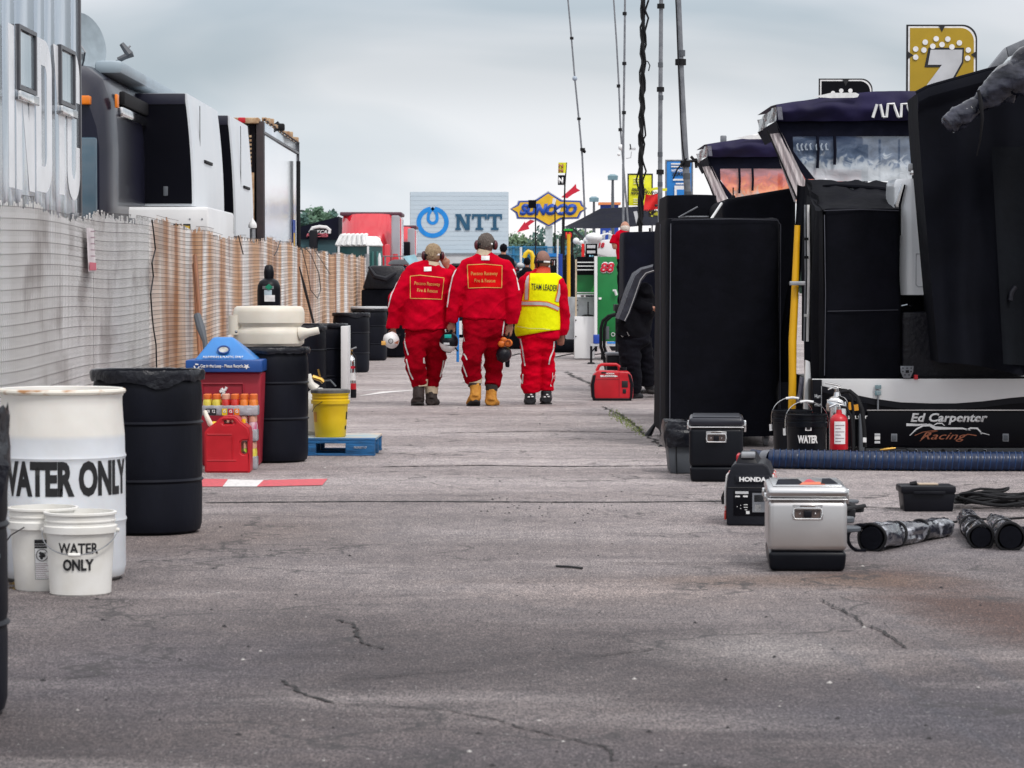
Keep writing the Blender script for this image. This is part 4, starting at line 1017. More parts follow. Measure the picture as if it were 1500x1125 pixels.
def fnb(u, v):
	a = 2 * math.pi * u; rr_ = .288 + .012 * v + .012 * noise.noise(V(math.cos(a) * 3, math.sin(a) * 3, v * 3))
	z = .90 - .14 * v + .04 * noise.noise(V(math.cos(a) * 4 + 5, math.sin(a) * 4, v * 2)) + .06 * (1 - v)
	return V(bx + rr_ * math.cos(a - 1.2), by + rr_ * math.sin(a - 1.2), z)
MB().grid(fnb, 60, 8).ob('bin_liner', M_('bag_plastic'), b0)
MB().add([V(xr - .06, by - .12, .93), V(xr + .028, by - .10, .79), V(xr + .0, by - .12, .66), V(xr - .05, by - .15, .76), V(xr - .02, by - .16, .8)], [(0, 1, 4), (1, 2, 4), (2, 3, 4), (3, 0, 4)]).ob('liner_corner', M_('bag_plastic'), b0, smooth=False)
mb = MB(); mb.use(mat('dry_leaf', (.30, .20, .08), rough=.9))
for _ in range(60):
	p = G(random.uniform(14, 38), random.uniform(852, 864)); a = random.uniform(0, 6.28); d = V(math.cos(a), math.sin(a), 0) * .008
	mb.add([p + d, p - d, p + V(0, 0, .01)], [(0, 1, 2)])
struct(mb.ob('litter', None, smooth=False), 'stuff')
barrel(217, 786, 'black barrel with a torn black liner beside the tall white drum', r=.296, bag=3, drop=.07)
barrel(397, 679, 'black barrel under the white plastic tank', r=.285, h=.86, bag=5, ribs=(.33, .60))
Yk = 22.25; c = P(394, 505, Yk)
tk = thing('plastic_tank', 'cream white plastic tank with a spout resting on a black barrel', 'tank', (c.x, Yk, .86))
sk = F / (Yk - .28); w_ = 106 / sk / 2
z0 = .865; z1 = zpx(449, sk); zm = zpx(479, sk)
prof = [(w_ * .9, z0), (w_ * .98, z0 + .02), (w_ * 1.0, zm - .06), (w_ * .99, zm - .03), (w_ * .93, zm - .012), (w_ * .90, zm), (w_ * .93, zm + .012), (w_ * 1.0, zm + .03), (w_ * 1.0, z1 - .045), (w_ * .96, z1 - .012), (w_ * .9, z1), (w_ * .3, z1 + .004)]
MB().lathe(prof, (c.x, Yk, 0), 40, True, True, (1, .9)).ob('vessel', M_('cream_plastic'), tk)
q0 = P(440, 489, Yk - .1); q1 = P(452, 487, Yk - .12); q2 = P(467, 484, Yk - .12)
MB().tube([q0, q1, q2], [(.05, .055), .032, .028], 14).ob('spout', M_('cream_plastic'), tk)
MB().tube([P(336 + 8, 490, Yk - .1), P(344, 462, Yk - .1)], .05, 12).ob('side_lug', M_('cream_plastic'), tk)
p = P(346, 486, Yk - .25); MB().sphere(p, .012, 8, 6).ob('bolt', GAL, tk)
Yg = 25.0; c = P(394, 430, Yg)
gc = thing('gas_cylinder', 'black gas cylinder with a domed cap standing behind the white tank', 'cylinder', (c.x, Yg, 0))
zt = P(394, 388, Yg).z; r = .102; zs = P(394, 413, Yg).z
MB().lathe([(r, 0), (r, zs - .07), (r * .96, zs - .03), (r * .8, zs + .005), (r * .45, zs + .03)], (c.x, Yg, 0), 32).ob('cylinder', M_('black_plastic'), gc)
MB().lathe([(.040, zs + .02), (.044, zs + .06), (.044, zt - .06), (.036, zt - .015), (.02, zt)], (c.x, Yg, 0), 24).ob('valve_cap', M_('black_plastic'), gc)
side_label(gc, c.x, Yg, lambda z: r, -.32, .32, zpx(429, F / Yg) - .02, zpx(422, F / Yg) - .015, mat('label_pale', (.45, .55, .62), rough=.5), 'label', .003)
p = P(394, 420.5, Yg - r); MB().prism([p + V(-.035, -.012, 0), p + V(0, -.012, -.028), p + V(.035, -.012, 0), p + V(0, -.012, .028)], V(0, .01, 0)).ob('label', mat('label_green', (0, .22, .12), rough=.5), gc, smooth=False)
side_label(gc, c.x, Yg, lambda z: r * .93, -.5, .5, zs - .062, zs - .035, ALU, 'label', .008)
p = P(395, 437, Yg - r - .02); MB().box((p.x - .045, p.y - .006, p.z - .028), (p.x + .045, p.y + .01, p.z + .028)).ob('label', LW, gc)
Yb_ = 21.1; xl = P(291, 600, Yb_).x; xr = P(381, 600, Yb_).x; zc = zpx(545, F / Yb_)
bn = thing('recycling_bin', 'dark red recycling bin with a blue pyramid lid lettered for cans and plastic', 'recycling bin', ((xl + xr) / 2, Yb_ + .2, 0))
lo_ = [V(xl + .02, Yb_ + .03, 0), V(xr - .01, Yb_ + .03, 0), V(xr - .02, Yb_ + .45, 0), V(xl + .02, Yb_ + .45, 0)]
hi_ = [V(xl - .01, Yb_, zc), V(xr + .012, Yb_, zc), V(xr + .01, Yb_ + .48, zc), V(xl, Yb_ + .48, zc)]
MB().hexa(lo_, hi_).ob('body', M_('bin_red'), bn, bevel=.02, bseg=3)
mb = MB(); q = [P(*k, Yb_ - .002) for k in ((296, 562), (356, 562), (358, 585), (296, 585))]
for a, b_ in zip(q, q[1:] + q[:1]): mb.tube([a, b_], .008, 6)
mb.ob('moulded_frame', M_('bin_red'), bn)
mb = MB();
for pts in (((324, 569), (328, 575), (324, 580), (330, 578)), ((322, 574), (330, 571), (332, 567)), ((330, 578), (336, 583), (333, 577))):
	mb.tube([P(*k, Yb_ - .006) for k in pts], .012, 5)
mb.ob('running_figure', LW, bn)
zl = zpx(527, F / Yb_); Yl = Yb_ - .06; xL = P(271.5, 530, Yl).x; xR = P(384, 530, Yl).x
MB().box((xL, Yl, zc + .0), (xR, Yb_ + .50, zl)).ob('lid_rim', M_('bin_blue'), bn, bevel=.012)
ztop = zpx(494.5, F / Yb_); q = [V(xL + .06, Yl + .05, zl - .002), V(xR - .05, Yl + .05, zl - .002), V(xR - .05, Yb_ + .45, zl - .002), V(xL + .06, Yb_ + .45, zl - .002)]
tx0, tx1 = P(313, 495, Yb_ + .2).x, P(341, 495, Yb_ + .2).x
MB().hexa(q, [V(tx0, Yb_ + .15, ztop), V(tx1, Yb_ + .15, ztop), V(tx1, Yb_ + .25, ztop), V(tx0, Yb_ + .25, ztop)]).ob('lid', M_('bin_blue_light'), bn, bevel=.015)
pc = P(328, 512, Yb_ + .06); fc = (ztop - zl)
ring = [V(pc.x + .042 * math.cos(w), Yl + .05 + ((pc.z + .026 * math.sin(w)) - zl) / fc * (.21 - .0) * .5 * 1.0 - .006, pc.z + .026 * math.sin(w)) for w in [2 * math.pi * i / 24 for i in range(24)]]
MB().add(ring, [tuple(range(24))]).ob('bottle_hole', mat('hole_pale', (.55, .56, .54), (.2, .2, .2), rough=.6, scale=14), bn, smooth=False)
MB().tube(ring + [ring[0]], .007, 6).ob('hole_rim', M_('bin_blue'), bn)
text('ALUMINUM & PLASTIC ONLY', LW, bn, V((pc.x) + .0, Yl + .05, zl + .014), V(1, 0, 0), V(0, .35, 1), .015, .30, bold=.03, depth=.004)
text('Get in the Loop - Please Recycle', LW, bn, V(P(325, 537, Yl).x, Yl - .003, (zc + zl) / 2 - .010), V(1, 0, 0), V(0, 0, 1), .024, .315, bold=.02, depth=.003)
mb = MB(); cc = P(288, 537, Yl - .003)
for k in range(3):
	w = R(90 + 120 * k); a = V(cc.x + .020 * math.cos(w - .75), Yl - .004, cc.z + .020 * math.sin(w - .75)); b_ = V(cc.x + .020 * math.cos(w + .55), Yl - .004, cc.z + .020 * math.sin(w + .55))
	mb.tube([a, b_], .0055, 5)
mb.ob('recycle_symbol', LW, bn)
cc = P(361, 537, Yl - .003); star = [V(cc.x + (.026 if k % 2 else .012) * math.cos(R(90 + 36 * k)), Yl - .001, cc.z + (.022 if k % 2 else .010) * math.sin(R(90 + 36 * k))) for k in range(10)]
poly(star, LW, bn, 'star_symbol', V(0, -.003, 0))
Yj = 20.4; sj = F / Yj; jx0, jx1 = P(299.5, 650, Yj).x, P(366, 650, Yj).x; jw = jx1 - jx0; jh = zpx(610, sj)
jc = thing('jerry_can', 'red plastic fuel can with a pale spout in front of the recycling bin', 'fuel can', ((jx0 + jx1) / 2, Yj + .12, 0))
outl = [(0, .02), (0.03, 0), (.97, 0), (1, .02), (1, .70), (.97, .80), (.80, .90), (.72, .975), (.66, 1.0), (.40, 1.0), (.33, .97), (.25, .90), (.05, .78), (0, .72)]
def jp(u, v, y=0.0): return V(jx0 + jw * u, Yj + y, jh * v)
mb = MB(); D = .24
bm = bmesh.new()
def loop_(pts): return [bm.verts.new(jp(u, v)) for u, v in pts]
hole1 = [(.39, .885), (.42, .93), (.62, .93), (.66, .885), (.62, .865), (.42, .865)]
hole2 = [(.80, .36), (.80, .54), (.84, .57), (.93, .57), (.94, .55), (.94, .36), (.90, .33), (.84, .33)]
es = []
for lp in (outl, hole1, hole2):
	vs = loop_(lp)
	for i in range(len(vs)): es.append(bm.edges.new((vs[i], vs[(i + 1) % len(vs)])))
bmesh.ops.triangle_fill(bm, edges=es, use_beauty=True)
r_ = bmesh.ops.extrude_face_region(bm, geom=list(bm.faces))
for e in r_['geom']:
	if isinstance(e, bmesh.types.BMVert): e.co.y += D
bmesh.ops.recalc_face_normals(bm, faces=bm.faces)
es = [e for e in bm.edges if len(e.link_faces) == 2 and e.calc_face_angle(0) > 1.2]
bmesh.ops.bevel(bm, geom=es, offset=.012, segments=3, affect='EDGES', clamp_overlap=True)
me = bpy.data.meshes.new('body'); bmesh.ops.transform(bm, matrix=wm(jc).inverted(), verts=bm.verts); bm.to_mesh(me); bm.free(); me.materials.append(M_('red_plastic'))
me.polygons.foreach_set('use_smooth', [True] * len(me.polygons)); me.set_sharp_from_angle(angle=R(40))
o = bpy.data.objects.new('body', me); col.objects.link(o); o.parent = jc
mb = MB()
for a, b_ in (((.06, .22), (.70, .22)), ((.06, .68), (.60, .68)), ((.62, .26), (.62, .64))): mb.tube([jp(*a, -.001), jp(*b_, -.001)], .005, 6)
mb.ob('moulded_rib', M_('red_plastic'), jc)
MB().tube([jp(.19, .80, .10), jp(.10, .86, .08), jp(.02, 1.0, .08), jp(-.02, 1.08, .10)], [.024, .020, .017, .014], 10).ob('spout', M_('cream_plastic'), jc)
MB().tube([jp(.24, .83, .10), jp(.14, .83, .09)], .028, 12).ob('collar', M_('yellow_plastic'), jc)
p = jp(.83, .94, .12); MB().tube([p, p + V(0, 0, -.03)], .014, 8).ob('vent_cap', M_('yellow_plastic'), jc)
def drink_pack(x0, x1, y0, z0, zh, cols, label, lab=True, nm='drink_pack'):
	t = thing(nm, label, 'drink pack', ((x0 + x1) / 2, y0 + .1, z0), group='stacked drink packs')
	nx = len(cols); d = (x1 - x0) / nx
	for j in range(2):
		for i, c_ in enumerate(cols):
			xx, yy = x0 + d * (i + .5), y0 + d * (.5 + j); r = d * .47
			b_ = MB().lathe([(r * .9, 0), (r, .01), (r, zh * .60), (r * .93, zh * .70), (r * .6, zh * .86), (r * .55, zh * .88)], (xx, yy, z0), 12).ob('bottle', c_[0], t)
			MB().lathe([(r * .86, zh * .76), (r * .90, zh * .80), (r * .88, zh * .97), (r * .7, zh)], (xx, yy, z0), 12).ob('bottle_cap', c_[1], t)
	MB().box((x0 - .004, y0 - .004, z0), (x1 + .004, y0 + 2 * d + .004, z0 + zh * .48)).ob('wrap_sleeve', mat('sleeve_grey', (.40, .40, .43), (.22, .22, .25), rough=.25, scale=9, bump=.5), t, bevel=.012)
	return t
cap = mat('cap_orange', (.75, .16, .03), rough=.35)
capw = mat('cap_blush', (.80, .42, .30), rough=.35)
dy_, dr_, do_ = mat('drink_yellow', (.75, .62, .08), rough=.15, coat=.5), mat('drink_red', (.62, .03, .02), rough=.15, coat=.5), mat('drink_orange', (.80, .22, .03), rough=.15, coat=.5)
dp = mat('drink_pink', (.50, .10, .22), (.7, .5, .55), rough=.2, scale=14); dg = mat('drink_lime', (.45, .60, .06), rough=.15, coat=.5)
Yd = 20.75; sd_ = F / Yd; X0, X1 = P(296, 600, Yd).x, P(377, 600, Yd).x
zA, zB = zpx(609, sd_), zpx(577.5, sd_)
d1 = drink_pack(X0, X1, Yd, zA, zB - zA, [(dy_, cap), (dy_, cap), (dr_, capw), (dr_, cap), (do_, cap), (do_, cap)], 'top pack of orange capped sports drink bottles in front of the red bin')
for i, (px, ch, m_) in enumerate(((305, '28', 'letter_black'), (313, '12', 'letter_black'), (329, 'G', 'yellow_plastic'), (338, 'G', 'red_plastic'), (347, 'G', 'orange_light'))):
	p = P(px, 603, Yd - .006); MB().box((p.x - .018, Yd - .012, p.z - .026), (p.x + .018, Yd - .005, p.z + .022)).ob('sleeve_print', M_(m_), d1)
	text(ch, LW, d1, V(p.x, Yd - .0125, p.z - .008), V(1, 0, 0), V(0, 0, 1), .022, .022, bold=.03, depth=.001)
zC = zpx(632, sd_)
drink_pack(X0 + .14, X1 - .005, Yd, zpx(647, sd_), zA - zpx(647, sd_) - .002, [(dp, capw), (mat('drink_white', (.72, .70, .72), rough=.3), capw), (M_('drink_white'), capw), (dp, capw)], 'middle pack of pink and white bottles under the orange capped drinks')
drink_pack(X0 + .12, X1 - .008, Yd, 0, zpx(647, sd_) - .002, [(dg, capw), (M_('drink_white'), capw), (dg, capw), (dy_, capw)], 'bottom pack of lime green and white bottles beside the fuel can')
Yp1 = 22.4; PXR = P(549, 660, Yp1).x; PXL = PXR - 1.15; D = .82; hz = .135
pal = thing('pallet', 'blue painted wooden pallet with a worn pale top under the yellow bucket', 'pallet', ((PXL + PXR) / 2, Yp1 + D / 2, 0), 0)
sk = .10                                  # slight rotation through shear of the footprint
def pp(u, v, z): return V(PXL + (PXR - PXL) * u + sk * v * .2, Yp1 + D * v + .0 * u, z)
def pbox(u0, u1, v0, v1, z0, z1, nm, m):
	return MB().hexa([pp(u0, v0, z0), pp(u1, v0, z0), pp(u1, v1, z0), pp(u0, v1, z0)], [pp(u0, v0, z1), pp(u1, v0, z1), pp(u1, v1, z1), pp(u0, v1, z1)]).ob(nm, M_(m), pal, bevel=.004)
for i in range(7):
	v0 = i / 7 + .008; pbox(0, 1, v0, v0 + .125, hz - .020, hz, 'deck_board', 'pallet_blue' if i in (0,) else 'pallet_top')
for v0 in (0.0, .44, .88): pbox(0.0, 1, v0 + .001, v0 + .12, 0.0, .018, 'bottom_board', 'pallet_blue')
for u0 in (0, .40, .80):
	for v0 in (0.002, .44, .88): pbox(u0 + (.002 if u0 < .5 else .0), u0 + .198, v0, v0 + .12, .0185, hz - .039, 'block', 'pallet_blue')
for v0 in (0.004, .44, .88): pbox(.0, 1, v0, v0 + .115, hz - .0385, hz - .0205, 'stringer', 'pallet_blue')
for xx, tx in ((510, 0),):
	text('PROPERTY OF', CLP, pal, V(P(528, 658, Yp1).x, Yp1 - .002, .058), V(1, 0, 0), V(0, 0, 1), .018, .10, depth=.002)
Yy = 22.55; sB = F / Yy
yb, xx, yy = pail(484, 640, 'yellow bucket with a dark lid standing on the blue pallet', 'yellow_plastic', h=.35, r1=.146, r0=.122, z0=hz + .001, Y=Yy)
MB().lathe([(.15, .345 + hz), (.156, .35 + hz), (.156, .372 + hz), (.148, .377 + hz), (.01, .374 + hz)], (xx, yy, 0), 40).ob('lid', mat('lid_dark', (.045, .045, .045), (.14, .13, .12), rough=.6, scale=16), yb)
pts = [cyl_pt(xx, yy, .150, -1.2, .20 + hz), cyl_pt(xx, yy, .158, -.8, .245 + hz), cyl_pt(xx, yy, .156, -.35, .285 + hz)]
MB().tube(pts, .0025, 6).ob('handle_wire', LB, yb)
side_label(yb, xx, yy, lambda z: .122 + .024 * (z - hz) / .35, 1.15, 1.4, hz + .06, hz + .09, LB, 'label', .001)
side_label(yb, xx, yy, lambda z: .122 + .024 * (z - hz) / .35, 1.2, 1.45, hz + .14, hz + .20, LB, 'label', .001)
side_label(yb, xx, yy, lambda z: .122 + .024 * (z - hz) / .35, -1.25, -.85, hz + .12, hz + .20, mat('print_orange', (.65, .28, .03), rough=.5), 'label', .001)
side_label(yb, xx, yy, lambda z: .122 + .024 * (z - hz) / .35, -1.5, 1.5, hz + .262, hz + .272, M_('yellow_plastic'), 'moulded_band', .007)
Ys = 23.0; c = P(466, 580, Ys)
spz = thing('sprayer', 'white bellied sprayer with a brass valve behind the yellow bucket', 'sprayer', (c.x, Ys, hz))
zt = P(466, 568, Ys).z
MB().lathe([(.10, hz), (.125, hz + .03), (.13, zt - .16), (.12, zt - .09), (.09, zt - .04), (.05, zt - .01), (.03, zt)], (c.x, Ys, 0), 28).ob('vessel', M_('pail_white'), spz)
a = P(452, 548, Ys - .05); b_ = P(463, 570, Ys - .05); MB().tube([a, P(455, 562, Ys - .05), b_], [.02, .03, .04], 10).ob('handle', M_('pail_white'), spz)
p = P(470, 556, Ys - .05); MB().tube([P(458, 552, Ys - .05), p, P(474, 560, Ys - .05)], .018, 8).ob('valve', M_('brass'), spz)
MB().tube([p, P(466, 541, Ys - .05)], .008, 6).ob('valve_stem', M_('brass'), spz)
MB().tube([P(474, 558, Ys - .05), P(484, 557, Ys - .1), P(492, 566, Ys - .12)], .007, 6).ob('hose', TG, spz)
barrel(444, 592, 'black barrel half hidden behind the tank spout', r=.26, h=.86, bag=7)
b4, x4, y4, r4 = barrel(472, 589, 'black barrel with a white board standing against its right side', r=.285, h=.88, bag=8)
xb = P(499, 560, 32.3).x
tag(MB().box((xb, 32.35, 0), (xb + .075, 32.95, .86)).ob('white_board', WP, bevel=.004), 'narrow white board leaning upright against a black barrel', 'board')
mb = MB().box((xb + .18 - .9, 32.0, .862), (xb + .06, 32.6, .885));
barrel(514.5, 546, 'black barrel in the middle of the far row, no cover', r=.275, h=.89, bag=9)
b6, x6, y6, r6 = barrel(541, 528.5, 'black barrel topped with a pale lid, last before the covered box', r=.31, h=.89, bag=11)
MB().lathe([(.33, .90), (.33, .925), (.30, .935), (.01, .935)], (x6, y6, 0), 32).ob('lid', CLP, b6)
Ye = 33.6; c = P(514.5, 582, Ye); se = F / Ye
ex = thing('fire_extinguisher', 'slim silver and red fire extinguisher standing beside the white board', 'extinguisher', (c.x, Ye + .06, 0), group='fire extinguishers')
zt = zpx(520, se)
MB().lathe([(.055, 0), (.058, .02), (.058, .10)], (c.x, Ye + .06, 0), 24).ob('foot', M_('black_plastic'), ex)
MB().lathe([(.056, .10), (.056, .17)], (c.x, Ye + .06, 0), 24).ob('red_band', M_('red_plastic'), ex)
MB().lathe([(.055, .17), (.055, zt - .09), (.048, zt - .05), (.02, zt - .02), (.016, zt)], (c.x, Ye + .06, 0), 24).ob('cylinder', CHR, ex)
side_label(ex, c.x, Ye + .06, lambda z: .056, -1.1, 1.1, zt - .16, zt - .13, M_('sign_red'), 'label', .002)
side_label(ex, c.x, Ye + .06, lambda z: .056, -1.1, 1.1, zt - .30, zt - .21, LW, 'label', .002)
MB().tube([(c.x, Ye + .06, zt - .01), (c.x, Ye + .06, zt + .06)], .016, 8).ob('valve', M_('brass'), ex)
MB().tube([(c.x - .04, Ye + .06, zt + .05), (c.x + .06, Ye + .05, zt + .09)], .011, 6).ob('lever', GAL, ex)
MB().tube([(c.x, Ye + .04, zt + .04), (c.x + .05, Ye + .0, zt - .02), (c.x + .06, Ye, zt - .2)], .010, 6).ob('hose', RUB, ex)
Yc = 51.5; a, b_ = P(529.5, 430, Yc), P(594, 430, Yc)
cb = thing('covered_crate', 'black covered box with a draped hood at the far end of the barrel row', 'covered equipment', ((a.x + b_.x) / 2, Yc, 0))
MB().box((a.x, Yc, .02), (b_.x, Yc + .9, P(530, 424, Yc).z)).ob('box', BF, cb, bevel=.03)
q = [P(*k, Yc - .02) for k in ((531, 424), (596, 424), (590, 389), (541, 389))]
MB().hexa([q[0] + V(-.01, 0, 0), q[1], q[1] + V(0, .85, 0), q[0] + V(0, .85, 0)], [q[3] + V(0, .08, 0), q[2] + V(0, .08, 0), q[2] + V(0, .7, 0), q[3] + V(0, .7, 0)]).ob('hood', M_('leather_black'), cb, bevel=.05)
mb = MB(); mb.tube([P(540, 391, Yc - .04), P(549, 405, Yc - .12), P(565, 409, Yc - .13), P(580, 400, Yc - .07)], [.02, .05, .06, .03], 8); mb.ob('fold', M_('leather_black'), cb)
for i, (a, b_, rr_) in enumerate((((277.5, 375), (302, 512), .019), ((276, 387), (296, 512), .016))):
	Y0 = fpt(*a).y - .1; p0 = fpt(*a, off=.05); p1 = P(*b_, 22.0 - .1 * i); d = (p1 - p0); k = (p1.z - 0.02) / (p0.z - p1.z);
	g_ = V(p1.x - .0, p1.y + .25, .03)
	tag(MB().tube([p0, p0.lerp(g_, .5), g_], rr_, 8).ob('tool_handle', M_('wood')), ('longer reddish wooden handle leaning on the rusty fence above the blue lid', 'shorter wooden handle crossed behind the longer one on the rusty fence')[i], 'tool handle', 'wooden handles leaning on the fence')
p0 = fpt(269 + 20, 463, .1); tag(MB().tube([P(289, 462, 22.6), P(294, 480, 22.5), P(300, 500, 22.4), P(306, 560, 22.3)], [.03, .035, .02, .02], 8).ob('dark_tool', TG), 'grey metal tool end between fence and blue lid', 'tool')
p0 = fpt(432, 391, .06); p1 = fpt(438, 449, .14)
tag(MB().tube([p0, p0.lerp(p1, .5), p1, p1 + (p1 - p0) * 1.4], [.008, .02, .017, .017], 8).ob('bar', LB), 'pointed black bar propped on the fence right of the gas cylinder', 'bar')
# ================================================================ RIGHT: COVERED CABINETS, CARTS, CANOPIES
def caster(x, y, r, parent, dx=0.0):
	MB().tube([(x - .016, y, r + .001), (x + .016, y, r + .001)], r, 20).ob('caster', M_('hydrant_grey'), parent)
	MB().tube([(x - .018, y, r), (x + .018, y, r)], r * .45, 12).ob('caster_hub', GAL, parent)
	MB().hexa([V(x - .026, y - .03, r * .8), V(x + .026, y - .03, r * .8), V(x + .026, y + .03, r * .8), V(x - .026, y + .03, r * .8)],
              [V(x - .03, y - .05, r * 2.3), V(x + .03, y - .05, r * 2.3), V(x + .03, y + .02, r * 2.3), V(x - .03, y + .02, r * 2.3)]).ob('caster_fork', GAL, parent)
def cloth_box(name, parent, x0, x1, y0, y1, z0, z1, m='black_fabric', amp=.012, seed=1, taper=0.0, rad=.06, n=22, hem=.02, skew=0.0):
	"""a fitted canvas cover: box with soft edges and sagging, uneven faces"""
	mb = MB(); cx, cy = (x0 + x1) / 2, (y0 + y1) / 2; hx, hy = (x1 - x0) / 2, (y1 - y0) / 2
	nr, nv = 64, n; vs = []
	def ringpt(k, q, z):
		w = 2 * math.pi * k / nr; c_, s_ = math.cos(w), math.sin(w); e = .16
		ux = math.copysign(abs(c_) ** e, c_); uy = math.copysign(abs(s_) ** e, s_)
		return V(cx + hx * ux * q, cy + hy * uy * q, z)
	for j in range(nv + 1):
		v = j / nv; z = z0 + (z1 - z0) * v
		q = 1 + taper * (1 - v) - (0 if v < .97 else .02 * (v - .97) / .03)
		for k in range(nr):
			p = ringpt(k, q, z)
			d = noise.noise(V(p.x * 2.2 + seed, p.y * 2.2, p.z * 1.3)) * 1.0 + noise.noise(V(p.x * 6 + seed, p.y * 6, p.z * 2.5)) * .5
			o_ = V(p.x - cx, p.y - cy, 0).normalized()
			p += o_ * amp * d * (1.0 - .5 * v); p.x += skew * (1 - v)
			if j == 0: p.z += hem * noise.noise(V(p.x * 5, p.y * 5, seed))
			vs.append(p)
	for i, q in enumerate((.90, .6, .0001)):
		for k in range(nr):
			p = ringpt(k, q, z1 + .006); p.z += .012 * noise.noise(V(p.x * 3, p.y * 3, seed)); vs.append(p)
	fs = []
	for i in range(nv + 3):
		for k in range(nr): a, b_ = i * nr + k, i * nr + (k + 1) % nr; fs.append((a, b_, b_ + nr, a + nr))
	return mb.add(vs, fs).ob(name, M_(m), parent)
K = thing('covered_cabinet', 'tall black canvas covered cabinet on casters standing nearest the lane', 'covered equipment', (1.74, 24.6, 0))
zt = zpx(320.5, F / 23.6); cloth_box('cover', K, 1.262, 2.215, 23.6, 25.6, .085, zt, amp=.022, seed=2, hem=.03)
for yy, pts in ((0, ((958, 640), (950, 646), (945, 640), (955, 628))), ):
	pts = [P(*k, 25.3) for k in ((960, 620), (950, 637), (944, 644), (953, 650))] + [P(*k, 23.65) for k in ((968, 657), (978, 660))]
	MB().tube(pts, [.012, .03, .03, .035, .03, .01], 8).ob('loose_hem', M_('leather_black'), K)
seam = mat('seam_grey', (.10, .105, .13), rough=.8)
MB().tube([V(1.30, 23.592, .1), V(1.30, 23.588, 1.0), V(1.305, 23.592, zt - .04)], .0035, 6).ob('seam', seam, K)
MB().tube([V(1.258, 24.3, .1), V(1.256, 24.3, zt - .03)], .003, 6).ob('seam', seam, K)
MB().tube([V(1.31, 23.59, zt - .012), V(1.8, 23.585, zt - .004), V(2.18, 23.59, zt - .012), V(2.208, 23.6, zt - .05), V(2.208, 23.59, .3)], .004, 6).ob('seam', mat('seam_dark', (.03, .032, .045), rough=.8), K)
for xx, yy in ((1.33, 23.75), (2.10, 23.72), (1.33, 25.4), (2.1, 25.4)): caster(xx, yy, .052, K)
MB().box((1.33, 23.75, .10), (2.14, 25.45, .13)).ob('base_frame', RUB, K)
K6 = thing('covered_cabinet', 'black covered cabinet behind the tall one with its side flap lifted', 'covered equipment', (1.6, 35, 0))
zt = zpx(340, F / 34.8); xl = P(909, 400, 34.8).x; xr = P(961, 400, 34.8).x + .5
cloth_box('cover', K6, xl + .03, xr, 34.8, 36.2, .15, zt, m='navy_dark', amp=.01, seed=5)
MB().box((xl + .3, 34.9, .1), (xr, 36, .14)).ob('inner_box', M_('slide_black'), K6)
fl_pts_o = [(957, 387), (938, 392), (926, 400), (916, 422), (907, 448), (901, 466)]
fl_pts_i = [(957, 396), (945, 400), (937, 410), (928, 436), (920, 458), (914, 470)]
Yf = 33.0
vs = []; n = len(fl_pts_o)
for a, b_ in zip(fl_pts_o, fl_pts_i): vs += [P(*a, Yf + .25), P((a[0] + b_[0]) / 2 - 1, (a[1] + b_[1]) / 2 - 1, Yf - .03), P(*b_, Yf), P(b_[0] + 3, b_[1] + 2, Yf + .25)]
fs = []
for i in range(n - 1):
	for j in range(3): fs.append((i * 4 + j, i * 4 + j + 1, (i + 1) * 4 + j + 1, (i + 1) * 4 + j))
MB().add(vs, fs).ob('lifted_flap', mat('flap_cloth', (.030, .033, .050), (.018, .02, .032), rough=.55, scale=8, bump=.4), K6)
MB().tube([P(a[0] + 1, a[1], Yf - .03) for a in fl_pts_i], .006, 6).ob('seam', mat('seam_pale', (.35, .35, .36), rough=.7), K6)
MB().tube([P(a[0] + 4, a[1] + 1.5, Yf - .035) for a in fl_pts_o[1:]], .004, 6).ob('seam', seam, K6)
for xx in (xl + .35, xr - .2): caster(xx, 35, .05, K6)
K4 = thing('covered_pit_stand', 'rounded black cover with a white cord, left of the leaning silver mast', 'covered equipment', (1.9, 28, 0))
x0, x1 = P(976, 300, 28).x, P(1052, 300, 28).x; zt = P(990, 286, 28).z
cloth_box('cover', K4, x0, x1, 28, 29.6, .1, zt, seed=8, amp=.012)
MB().tube([P(1022, 303, 27.9), P(996, 316, 27.95), P(980, 322, 27.9), P(978, 330, 27.9)][0:1] + [P(994, 318.5, 27.93), P(1004, 317.5, 27.92), P(1038, 317.5, 27.92)], .008, 6).ob('trim_cord', ALU, K4)
K5 = thing('covered_pit_stand', 'sloping black covered pit stand under the far purple canopy', 'covered equipment', (2.4, 26.3, 0))
ya = 26.2; q = [P(1058, 330, ya), P(1166, 330, ya)]
t5 = [P(1058, 297, ya), P(1066, 291, ya), P(1166, 274, ya)]
MB().prism([V(q[0].x, ya, .1), V(q[1].x, ya, .1), t5[2], t5[1], t5[0]], V(0, 1.8, 0)).ob('cover', BF, K5, bevel=.05, bseg=3)
p = P(1074, 289, ya + .3); MB().tube([p, p + V(.0, 0, .09)], .006, 6).ob('aerial', RUB, K5); MB().sphere(p, .022, 8, 6).ob('aerial_base', RUB, K5)
a = P(1041, 322, 25.8); tag(MB().tube([a, P(1057, 298, 26.0)], .012, 8).ob('white_strut', WP), 'thin white strut rising from the tall black cover to the sloping one', 'strut')
def canopy(Y, pts, label, tint, arrow=False):
	"""pts scale: x,y pixel functions for this canopy"""
	t = thing('pit_canopy', label, 'canopy', (P(pts(1250), 400, Y).x, Y, 0), group='purple pit canopies')
	def q(x, y, dy=0.0):
		d = ray(750, 413); X = P(pts(x), ys_(y), Y).x; Z = P(pts(x), ys_(y), Y).z; return V(X, Y + dy, Z)
	return t, q
